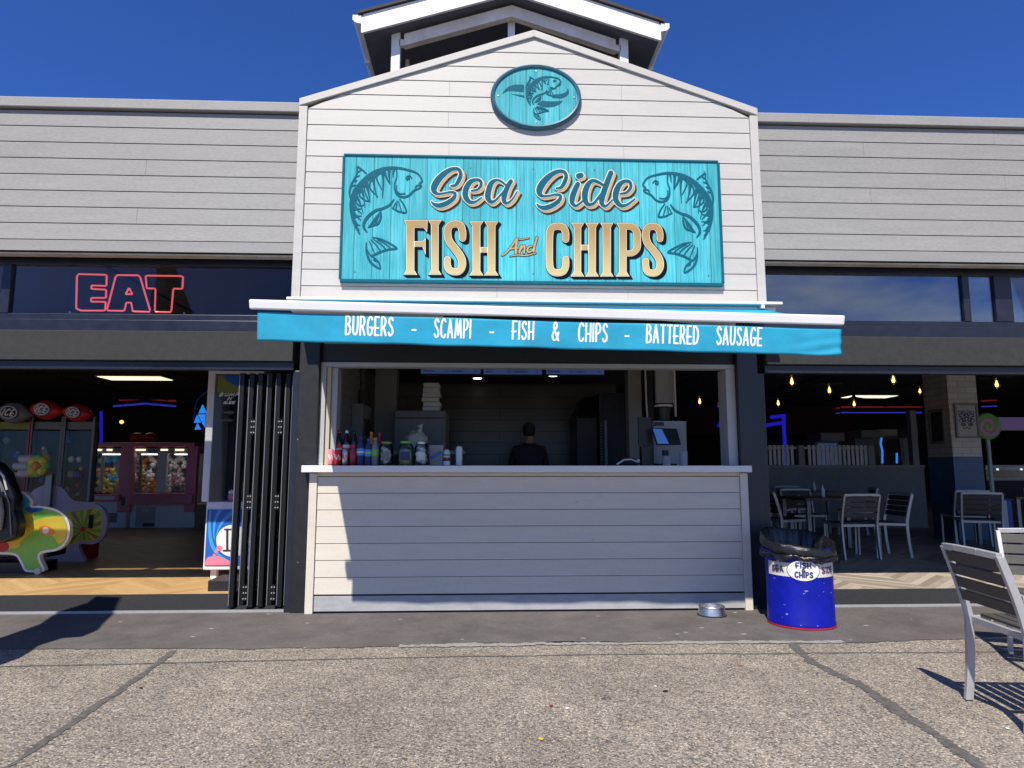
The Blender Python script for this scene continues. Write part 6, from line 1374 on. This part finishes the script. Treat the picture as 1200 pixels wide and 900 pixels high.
for xa, xb, cols, where in ((111, 140, (0, 0, 1, 8, 0, 4), 'in the left window of the claw machine'), (158, 184, (2, 1, 3, 2, 1, 7), 'in the middle window of the claw machine'), (197, 218, (6, 2, 5, 6, 3, 2), 'in the right window of the claw machine')):
    for row, py_ in enumerate((577, 571, 565, 559, 549, 542)):
        for j in range(4 if row < 3 else 3):
            if xa < 120 and row == 4: continue
            plush(xa+(xb-xa)*(j+.5+rt.uniform(-.25, .25))/(4 if row < 3 else 3), py_+rt.uniform(-1, 1), .25+.1*row, cols[rt.randrange(6)], where)

# prize towers with oval headers
tY = 5.2
def tower(xa, xb, hx, hy, rx_, rz_, col_, lb, ang):
    t = thing('prize_tower', lb, 'prize machine', (P((xa+xb)/2, 560, tY)[0], tY, FZ), 0, 'prize towers with oval headers')
    a, b = P(xa, 505, tY), P(xb, 590, tY)
    m = MB(); m.box(a[0], b[0], tY, tY+.22, FZ, P(xa, 590, tY)[1]); m.build('base', 'black', t)
    for x in (a[0], b[0]-.04):
        m = MB(); m.box(x, x+.04, tY, tY+.04, P(xa, 590, tY)[1], P(xa, 488, tY)[1]); m.build('post', 'red' if (col_ == 'red' and x == a[0] and xa < 40) else 'grey_mid', t)
    m = MB(); m.box(a[0]+.041, b[0]-.041, tY+.01, tY+.02, P(xa, 590, tY)[1], P(xa, 492, tY)[1]); m.build('pane', 'glass_in', t)
    m = MB(); m.box(a[0]+.045, b[0]-.045, tY+.05, tY+.2, P(xa, 503, tY)[1], P(xa, 494, tY)[1]); m.build('header_shelf', 'olive' if col_ != 'red' else 'grey_mid', t)
    m = MB(); r_ = random.Random(int(xa)+5)
    m.box(a[0]+.05, b[0]-.05, tY+.19, tY+.22, P(xa, 589, tY)[1], P(xa, 503, tY)[1]); m.build('back_panel', 'dark_wall', t)
    for k in range(10):
        q = P(r_.uniform(xa+6, xb-6), r_.uniform(515, 585), tY+.1); m = MB(); m.ball((q[0], tY+.11, q[1]), r_.uniform(.03, .07), n=9, m=6, jitter=.1); m.build('prize', r_.choice(['label_cream', 'grey_mid', 'olive', 'blue', 'grey_post', 'red_deep', 'orange']), t)
    c = P(hx, hy, tY-.1); k_ = (tY+5.9)/F_PX
    m = MB(); m.ball((0, 0, 0), rx_*k_, .12, rz_*k_, 28, 16); cs, sn = math.cos(ang), math.sin(ang)
    for i, (x, y, z) in enumerate(m.v):
        z *= (1-.55*abs(x/(rx_*k_))**2.2) if True else 1; m.v[i] = (c[0]+x*cs+z*sn, tY-.1+y, c[1]-x*sn+z*cs)
    m.build('header', col_, t, smooth=True)
    def ov_(a_, b_): return [(c[0]+a_*math.cos(w*math.pi/20)*cs+b_*math.sin(w*math.pi/20)*sn, c[1]-a_*math.cos(w*math.pi/20)*sn+b_*math.sin(w*math.pi/20)*cs) for w in range(40)]
    ra, rb = rx_*k_*.48, rz_*k_*.64
    for sc2, mm_, yy in ((1, 'alu_dark', -.235), (.9, 'cab_white', -.24), (.80, 'grey_mid', -.245)):
        m = MB(); m.xz(ov_(ra*sc2, rb*sc2), tY+yy, tY-.14); m.build('badge', mm_ if col_ == 'red' or sc2 != .8 else 'dark_wall', t)
    h = rb*.95; st = text_strokes('ICE', 0, 0, h, h*.10, width=ra*1.15, gap=.34, slant=.3)
    st = [(sm, [(c[0]+(p[0]-ra*.62)*cs+(p[1]-h/2)*sn, c[1]-(p[0]-ra*.62)*sn+(p[1]-h/2)*cs, p[2]) for p in s]) for sm, s in st]
    lettering('lettering', st, tY-.252, .006, 'label_white', t, h=.004, pad=.02)
tower(-8, 30, 17, 484, 21, 12, 'grey_mid', 'prize tower with dark grey oval header at far left of arcade', .12)
tower(33, 69, 55, 480.5, 19, 11, 'red', 'prize tower with red oval header and red front post', .12)
tower(71, 104, 91, 484, 17.5, 10, 'red', 'prize tower with red oval header nearest the claw machine', .16)

# children's coin rides
def smooth_loop(pts, n=5):
    out = []; m_ = len(pts)
    for i in range(m_):
        p = [np.array(pts[(i+k-1) % m_], float) for k in range(4)]
        for k in range(n):
            t = k/n; out.append(tuple(0.5*((2*p[1])+(-p[0]+p[2])*t+(2*p[0]-5*p[1]+4*p[2]-p[3])*t*t+(-p[0]+3*p[1]-3*p[2]+p[3])*t**3)))
    return out
ZR = zo((0, 480), 1125/350)
def rshape(pts, Y, infl=0.0, smooth=True):
    q = px(ZR(pts), Y)
    if smooth: q = smooth_loop([p[:2] for p in q], 5)
    q = [p[:2] for p in q]; a = np.array(q); f = Field(a[:, 0].min()-.12, a[:, 0].max()+.12, a[:, 1].min()-.12, a[:, 1].max()+.12, .006); f.poly(q, .12); return f, f.loops(infl)
r1Y = 1.72
r1 = thing('kiddie_ride', 'green and yellow coin ride with white edging at the arcade doorway', 'kiddie ride', (P(20, 660, r1Y)[0], r1Y, FZ))
out1 = [(-160, 548), (-60, 546), (10, 546), (58, 552), (80, 585), (98, 611), (160, 611), (166, 596), (150, 562), (158, 542), (212, 532), (246, 508), (262, 470), (261, 432), (243, 396), (205, 373), (150, 362), (122, 361), (124, 345), (106, 320), (84, 308), (60, 318), (20, 330), (-60, 332), (-160, 350)]
f1, lo = rshape(out1, r1Y); plate('side_panel', lo, r1Y, .06, 'label_white', r1)
plate('panel_art', f1.loops(-.026), r1Y-.004, .004, 'green', r1)
inner = f1.D+.036
def art(pts, m_, y, name='panel_art', root=r1, Y=r1Y, base=None):
    f, _ = rshape(pts, Y); g = Field(base.x0, base.x0+(base.nx-2)*base.h, base.z0, base.z0+(base.nz-2)*base.h, base.h); q = [p[:2] for p in smooth_loop([p[:2] for p in px(ZR(pts), Y)], 5)]; g.poly(q, .3)
    D = np.maximum(g.D, base.D+.028); lp_ = g.loops(0, D)
    if lp_: plate(name, lp_, y, .003, m_, root)
art([(-160, 500), (0, 488), (60, 476), (95, 440), (140, 414), (200, 402), (255, 408), (266, 450), (250, 488), (222, 506), (204, 480), (160, 456), (120, 462), (80, 496), (50, 524), (-160, 540)], 'yellow', r1Y-.007, base=f1)
art([(96, 372), (130, 362), (165, 376), (120, 388)], 'blue', r1Y-.0075, base=f1); art([(60, 320), (95, 318), (112, 345), (96, 372), (70, 360)], 'sky_blue', r1Y-.0075, base=f1)
art([(80, 400), (112, 392), (130, 402), (100, 440), (80, 450)], 'yellow', r1Y-.0078, base=f1); art([(-30, 498), (20, 496), (36, 516), (20, 534), (-30, 536)], 'red_deep', r1Y-.010, base=f1)
q = P(*ZR([(178, 455)])[0], r1Y); m = MB(); m.xz([(q[0]+.085*math.cos(k*math.pi/14), q[1]+.05*math.sin(k*math.pi/14)-.02*math.cos(k*math.pi/14)) for k in range(28)], r1Y-.012, r1Y-.004); m.build('panel_badge', 'orange', r1); m = MB(); m.xz([(q[0]-.01+.035*math.cos(k*math.pi/10), q[1]+.035*math.sin(k*math.pi/10)) for k in range(20)], r1Y-.016, r1Y-.0125); m.build('panel_badge', 'label_white', r1)
f1b, lo2 = rshape(out1, r1Y+.5); 
a = P(-20, 625, r1Y); m = MB(); m.box(a[0]-.4, P(55, 600, r1Y)[0], r1Y+.065, r1Y+.42, FZ+.17, FZ+.45); m.build('seat_tub', 'black', r1, bevel=.02)
q = G(45, 672, FZ); m = MB(); m.cyl((P(45, 668, r1Y)[0], r1Y-.02, FZ+.035), (P(45, 668, r1Y)[0], r1Y+.02, FZ+.035), .035, n=14); m.build('castor', 'label_cream', r1)
m = MB(); m.box(P(-30, 668, r1Y)[0], P(40, 668, r1Y)[0], r1Y+.1, r1Y+.4, FZ, FZ+.115); m.build('base', 'black', r1)
r2Y = 2.75
r2 = thing('kiddie_ride', 'lilac edged coin ride with radiating yellow and green rays, behind the green one', 'kiddie ride', (P(95, 650, r2Y)[0], r2Y, FZ))
out2 = [(96, 420), (110, 325), (145, 293), (190, 282), (236, 296), (262, 330), (290, 346), (350, 352), (390, 376), (403, 425), (390, 480), (352, 507), (302, 506), (300, 530), (316, 574), (240, 590), (130, 590), (100, 520)]
f2, lo = rshape(out2, r2Y); plate('side_panel', lo, r2Y, .06, 'lilac', r2)
pan = [(150, 395), (260, 385), (350, 372), (384, 375), (384, 490), (330, 496), (240, 512), (150, 520)]
g2 = Field(f2.x0, f2.x0+(f2.nx-2)*f2.h, f2.z0, f2.z0+(f2.nz-2)*f2.h, f2.h); g2.poly([p[:2] for p in px(ZR(pan), r2Y)], .2); D = np.maximum(g2.D, f2.D+.04); plate('panel_art', g2.loops(0, D), r2Y-.004, .004, 'yellow', r2)
cc = (314, 450)
for k in range(14):
    w0, w1 = 2*math.pi*k/14, 2*math.pi*(k+.5)/14; tri = [cc, (cc[0]+160*math.cos(w0), cc[1]+160*math.sin(w0)), (cc[0]+160*math.cos(w1), cc[1]+160*math.sin(w1))]
    g = Field(f2.x0, f2.x0+(f2.nx-2)*f2.h, f2.z0, f2.z0+(f2.nz-2)*f2.h, f2.h); g.poly([p[:2] for p in px(ZR(tri), r2Y)], .5); D = np.maximum(np.maximum(g.D, g2.D+.008), f2.D+.05); lp_ = g.loops(0, D)
    if lp_: plate('panel_ray', lp_, r2Y-.007, .003, 'olive' if k % 2 else 'green', r2)
q = P(*ZR([cc])[0], r2Y); m = MB(); m.cyl((q[0], r2Y-.02, q[1]), (q[0], r2Y-.005, q[1]), .03, n=16); m.build('panel_badge', 'red', r2)
q = P(*ZR([(345, 420)])[0], r2Y); m = MB(); m.box(q[0]-.025, q[0]+.025, r2Y-.02, r2Y-.005, q[1]-.09, q[1]+.08); m.build('coin_slot', 'black', r2)
m = MB(); a, b = P(50, 655, r2Y), P(92, 620, r2Y); m.box(a[0], b[0], r2Y+.06, r2Y+.5, FZ, FZ+.25); m.build('base', 'red_deep', r2, bevel=.02)
q0, q1 = P(56, 591, r2Y-.03), P(57, 555, r2Y-.03); m = MB(); m.box(q0[0]-.04, q0[0]+.04, r2Y-.06, r2Y-.005, q0[1]-.05, q1[1]); m.build('post', 'alu_dark', r2)
fc = P(44, 546, r2Y-.12); pet = MB(); cols3 = ('green', 'yellow')
for k in range(2):
    m = MB()
    for j in range(4):
        w = math.pi/2*j+(math.pi/4 if k else 0); m.ball((fc[0]+.085*math.cos(w), r2Y-.12-.01*k, fc[1]+.085*math.sin(w)), .06, .03, .06, 14, 8)
    m.build('flower_petals', cols3[k], r2, smooth=True)
m = MB(); m.ball((fc[0], r2Y-.15, fc[1]), .055, .03, .055, 14, 8); m.build('flower_centre', 'orange', r2, smooth=True)
for dz in (.09, 0, -.09):
    m = MB(); m.cyl((fc[0]-.30+(.06 if dz else 0), r2Y-.08, fc[1]+dz), (fc[0]-.05, r2Y-.08, fc[1]+dz), .05, n=16); m.build('drum', 'frame_grey', r2, smooth=True)
# rucksack on the ride's seat
rk = thing('rucksack', 'shiny black rucksack with grey patterned pocket resting on the green ride', 'bag', (P(8, 590, 1.5)[0], 1.5, .7))
rY = 1.46
q = [P(x_, y_, rY) for x_, y_ in ((-70, 534), (-20, 536), (-4, 543), (6, 554), (12, 570), (17, 584), (16, 598), (21, 614), (18, 630), (4, 636), (-70, 640))]
m = MB(); m.xz(q, rY, rY+.16); m.build('bag_body', 'bag_cloth', rk, bevel=.03)
q = [P(x_, y_, rY-.05) for x_, y_ in ((-60, 578), (-12, 577), (0, 582), (3, 600), (0, 622), (-60, 626))]
m = MB(); m.xz(q, rY-.05, rY-.002); m.build('front_pocket', 'grey_mid', rk, bevel=.02)
for k_, (pts_, mm_) in enumerate((([(-18, 551), (-5, 548), (4, 558), (8, 574)], 'cab_white'), ([(-20, 558), (-6, 555), (0, 564), (3, 576)], 'grey_mid'), ([(-5, 550), (11, 590), (13, 628)], 'grey_mid'))):
    m = MB(); m.tube([(P(x_, y_, rY-.012)[0], rY-.012, P(x_, y_, rY-.012)[1]) for x_, y_ in pts_], .011 if k_ < 2 else .006, 8); m.build('strap', mm_, rk, smooth=True)

# upright prize cabinet at the door stack
vY = 1.05
vc = thing('vending_cabinet', 'tall white vending cabinet with blue swirl panel beside the folded doors', 'vending machine', (P(262, 600, vY)[0], vY, FZ))
xa, xb = P(239, 640, vY)[0], P(300, 640, vY)[0]; xt = P(246, 450, vY)[0]; zt3 = P(255, 433, vY)[1]; zm = P(255, 588, vY)[1]; z0 = P(255, 668, vY)[1]
m = MB(); m.box(xa, xb, vY, vY+.6, z0, zm); m.build('lower_body', 'cab_white', vc, bevel=.01)
pa, pb = P(243.5, 597, vY), P(292, 662, vY); m = MB(); m.box(pa[0], pb[0], vY-.008, vY-.001, pb[1], pa[1]); m.build('panel_art', 'blue', vc)
pf_ = Field(pa[0], pb[0], pb[1], pa[1], .004)
ZV = zo((230, 570), 415/60)
def vart(fn, m_, y, cut=True):
    g = Field(pa[0]-.02, pb[0]+.02, pb[1]-.02, pa[1]+.02, .0035); fn(g); bx = Field(pa[0]-.02, pb[0]+.02, pb[1]-.02, pa[1]+.02, .0035); bx.poly([(pa[0]+.002, pb[1]+.002), (pb[0]-.002, pb[1]+.002), (pb[0]-.002, pa[1]-.002), (pa[0]+.002, pa[1]-.002)], .5); plate('panel_art', g.loops(0, np.maximum(g.D, bx.D)), y, .001, m_, vc)
vart(lambda g: [g.stroke(px(ZV(s), vY), True, 6, .02) for s in ([(118, 200, 6), (110, 330, 10), (130, 470, 14), (190, 560, 10), (280, 610, 6)], [(200, 190, 12), (160, 260, 10), (145, 360, 7), (150, 430, 3)], [(310, 200, 16), (230, 270, 12), (180, 350, 6), (165, 420, 3)])], 'sky_blue', vY-.0095)
vart(lambda g: g.poly([p[:2] for p in px(ZV([(300+135*math.cos(k*math.pi/16), 440+130*math.sin(k*math.pi/16)) for k in range(32)]), vY)], .1), 'label_white', vY-.011)
vart(lambda g: g.poly([p[:2] for p in smooth_loop([p[:2] for p in px(ZV([(80, 600), (110, 570), (180, 565), (260, 600), (330, 660), (80, 680)]), vY)])], .1), 'pink', vY-.012)
vart(lambda g: [g.stroke(px(ZV(s), vY), True, 5, .02) for s in ([(185, 500, 20), (196, 500, 20)], [(165, 530, 12), (170, 530, 12)], [(148, 555, 10), (155, 560, 8)])], 'pink', vY-.0125)
vart(lambda g: [g.stroke(px(ZV(s), vY), False, 1, .02) for s in ([(255, 350, 9), (255, 515, 9)], [(235, 348, 6), (290, 348, 6)], [(225, 520, 7), (310, 520, 7)])], 'brown_ink', vY-.0125)
m = MB(); m.box(xt-.02, xt+.055, vY-.004, vY+.06, zm, zt3); m.build('frame', 'cab_white', vc, bevel=.008); m = MB(); m.box(xt-.02, xt+.03, vY+.061, vY+.55, zm, zt3); m.build('side_panel', 'cab_white', vc)
m = MB(); m.box(xt+.056, xb, vY-.004, vY+.5, P(255, 438, vY)[1], zt3); m.build('frame', 'cab_white', vc, bevel=.004)
m = MB(); m.box(xt+.06, xb, vY+.40, vY+.46, zm, zt3-.05); m.build('back_panel', 'dark_wall', vc)
m = MB(); m.box(xt+.056, xb, vY+.0, vY+.01, zm+.002, zt3-.06); m.build('door_glass', 'glass_in', vc)
ta, tb = P(255, 440, vY), P(292, 460, vY); m = MB(); m.box(ta[0], tb[0], vY+.012, vY+.018, tb[1], ta[1]); m.build('header_art', 'olive', vc)
g = Field(ta[0]-.02, tb[0]+.02, tb[1]-.02, ta[1]+.02, .004); g.poly(smooth_loop([P(a_, b_, vY) for a_, b_ in ((262, 440), (272, 450), (290, 455), (294, 438))]), .1); bx = Field(ta[0]-.02, tb[0]+.02, tb[1]-.02, ta[1]+.02, .004); bx.poly([(ta[0], tb[1]), (tb[0], tb[1]), (tb[0], ta[1]), (ta[0], ta[1])], .3); plate('header_art', g.loops(0, np.maximum(g.D, bx.D)), vY+.0105, .0012, 'blue', vc)
for word, xa_, yb_, hh, ww in (('BUMP', 257, 464, .030, .19), ('N', 267, 468.5, .028, .028), ('SLIDE', 262, 473, .024, .11)):
    q = P(xa_, yb_, vY); lettering('lettering', text_strokes(word, q[0], q[1], hh, .0048, width=ww, gap=.25, slant=.25), vY-.003, .002, 'label_white', vc, h=.0025, pad=.01)
for cx2, cy2, rx2 in ((266, 483, 7), (263, 492, 8)):
    q = P(cx2, cy2, vY+.2); m = MB(); m.ball((q[0], vY+.25, q[1]), rx2/F_PX*7.2, .05, .022, 16, 8); m.build('prize', 'grey_post', vc, smooth=True)
q = P(272, 582, vY+.1); m = MB(); m.ball((q[0], vY+.12, q[1]), .05, .05, .06, 14, 9); m.build('prize', 'pink', vc, smooth=True); m = MB(); m.ball((q[0], vY+.115, q[1]+.045), .046, .046, .03, 14, 9); m.build('prize', 'label_white', vc, smooth=True)
for x in (xa+.09, xb-.09):
    m = MB(); m.cyl((x-.02, vY+.08, FZ+.032), (x+.02, vY+.08, FZ+.032), .032, n=16); m.box(x-.03, x+.03, vY+.05, vY+.11, FZ+.045, z0); m.build('castor', 'cab_white', vc)
m = MB(); bq = P(243, 694, .62); b2 = P(290, 673, .62); m.box(bq[0], b2[0], .62, 1.0, FZ+.001, FZ+.10); tag(m.build('plinth_box', 'black_paint', bevel=.006), 'low black box on the floor under the vending cabinet', 'box')
# blue triangle light
tY2 = 6.0; t = thing('triangle_light', 'bright blue triangle light panel hanging in the dark arcade', 'light', (P(237, 485, tY2)[0], tY2, 1.9))
for tri in ([(239, 467), (244, 477), (234.5, 477.5)], [(233.5, 478.5), (243, 478.5), (238, 487)], [(232.5, 479.5), (237, 488), (229, 488.5)], [(237, 496), (230, 496.5), (233, 489)], [(238.5, 488.5), (242, 480), (242, 494)]):
    m = MB(); m.xz([P(a_, b_, tY2) for a_, b_ in [(p[0]-2, p[1]+7) for p in tri]], tY2, tY2+.03); m.build('light_panel', 'cyan_led', t)
mb = MB(); mb.tube(nl([(227, 495), (228, 478), (233, 466), (243, 459)], tY2), .012, 6); mb.build('hoop', 'blue', t)
q = P(142.5, 494.5, 11); m = MB(); t = thing('globe_lamp', 'small yellow globe lamp glowing above the claw machine', 'lamp', (q[0], 11, q[1])); m.ball((q[0], 11, q[1]), .05, n=12, m=8); m.build('globe', 'warm_bulb', t, smooth=True); m = MB(); m.tube([(q[0], 11, q[1]+.05), (q[0], 11, 3.22)], .008, 6); m.build('cord', 'black', t)

# ------------------------------------------------------------------ unseen caster added left of the view, shaped to throw a shadow on the paving
bY = -2.3
def cast_back(px_, py_):
    X, Y = G(px_, py_); k = Y-bY; return (X-0.34*k, k*1.5)
ol = [cast_back(*p) for p in ((145, 712), (137, 718), (120, 734), (113, 742), (95, 749.5), (72, 751), (43, 760), (32, 767), (20, 774), (0, 781))]
low = [(ol[-1][0]-.05, 1.0), (ol[-1][0]-.2, .62), (ol[-1][0]-.62, .55)]
up_ = [cast_back(*p) for p in ((0, 750), (44, 735), (60, 724), (72, 721), (103, 716), (115, 711.5))]
bn = thing('shadow_caster', 'unseen curved panel on a pole, added left of view to cast a ground shadow', 'banner', (low[-1][0], bY, 0))
m = MB(); m.xz(ol+low+up_, bY-.006, bY+.006); m.build('caster_sheet', 'teal', bn)
xb_ = low[-1][0]+.02; m = MB(); m.tube([(xb_, bY, .02), (xb_, bY, .56), (up_[0][0]+.02, bY, up_[0][1])], .014, 8); m.build('pole', 'alu_dark', bn); m = MB(); m.box(xb_-.25, xb_+.25, bY-.25, bY+.25, .004, .04); m.build('base_plate', 'black', bn)

# scraps on the ground
rl = random.Random(4)
for px_, py_, m_, lb in ((868, 781, 'red', 'tiny red scrap on the pale concrete below the bin'), (646, 828, 'red_deep', 'tiny red scrap near the middle of the pale concrete'), (634, 867, 'yellow', 'tiny yellow scrap low in the middle of the concrete'), (665, 831, 'label_white', 'small white paper scrap beside the middle red scrap'), (1181, 855, 'label_white', 'small white scrap by the nearest chair leg'), (768, 805, 'label_cream', 'pale flattened scrap on the concrete below the steel bowl'), (165, 807, 'brown_ink', 'small dark leaf scrap on the left part of the concrete'), (780, 811, 'black', 'small black scrap right of centre on the concrete')):
    x, y = G(px_, py_); k = rl.uniform(.009, .016); a0 = rl.uniform(0, 6)
    m = MB(); m.extr([(x+k*rl.uniform(.6, 1.2)*math.cos(a0+i*1.05), y+k*rl.uniform(.6, 1.2)*math.sin(a0+i*1.05), .0045) for i in range(6)], (0, 0, .003)); tag(m.build('litter_scrap', m_), lb, 'litter', 'scraps of litter on the paving')
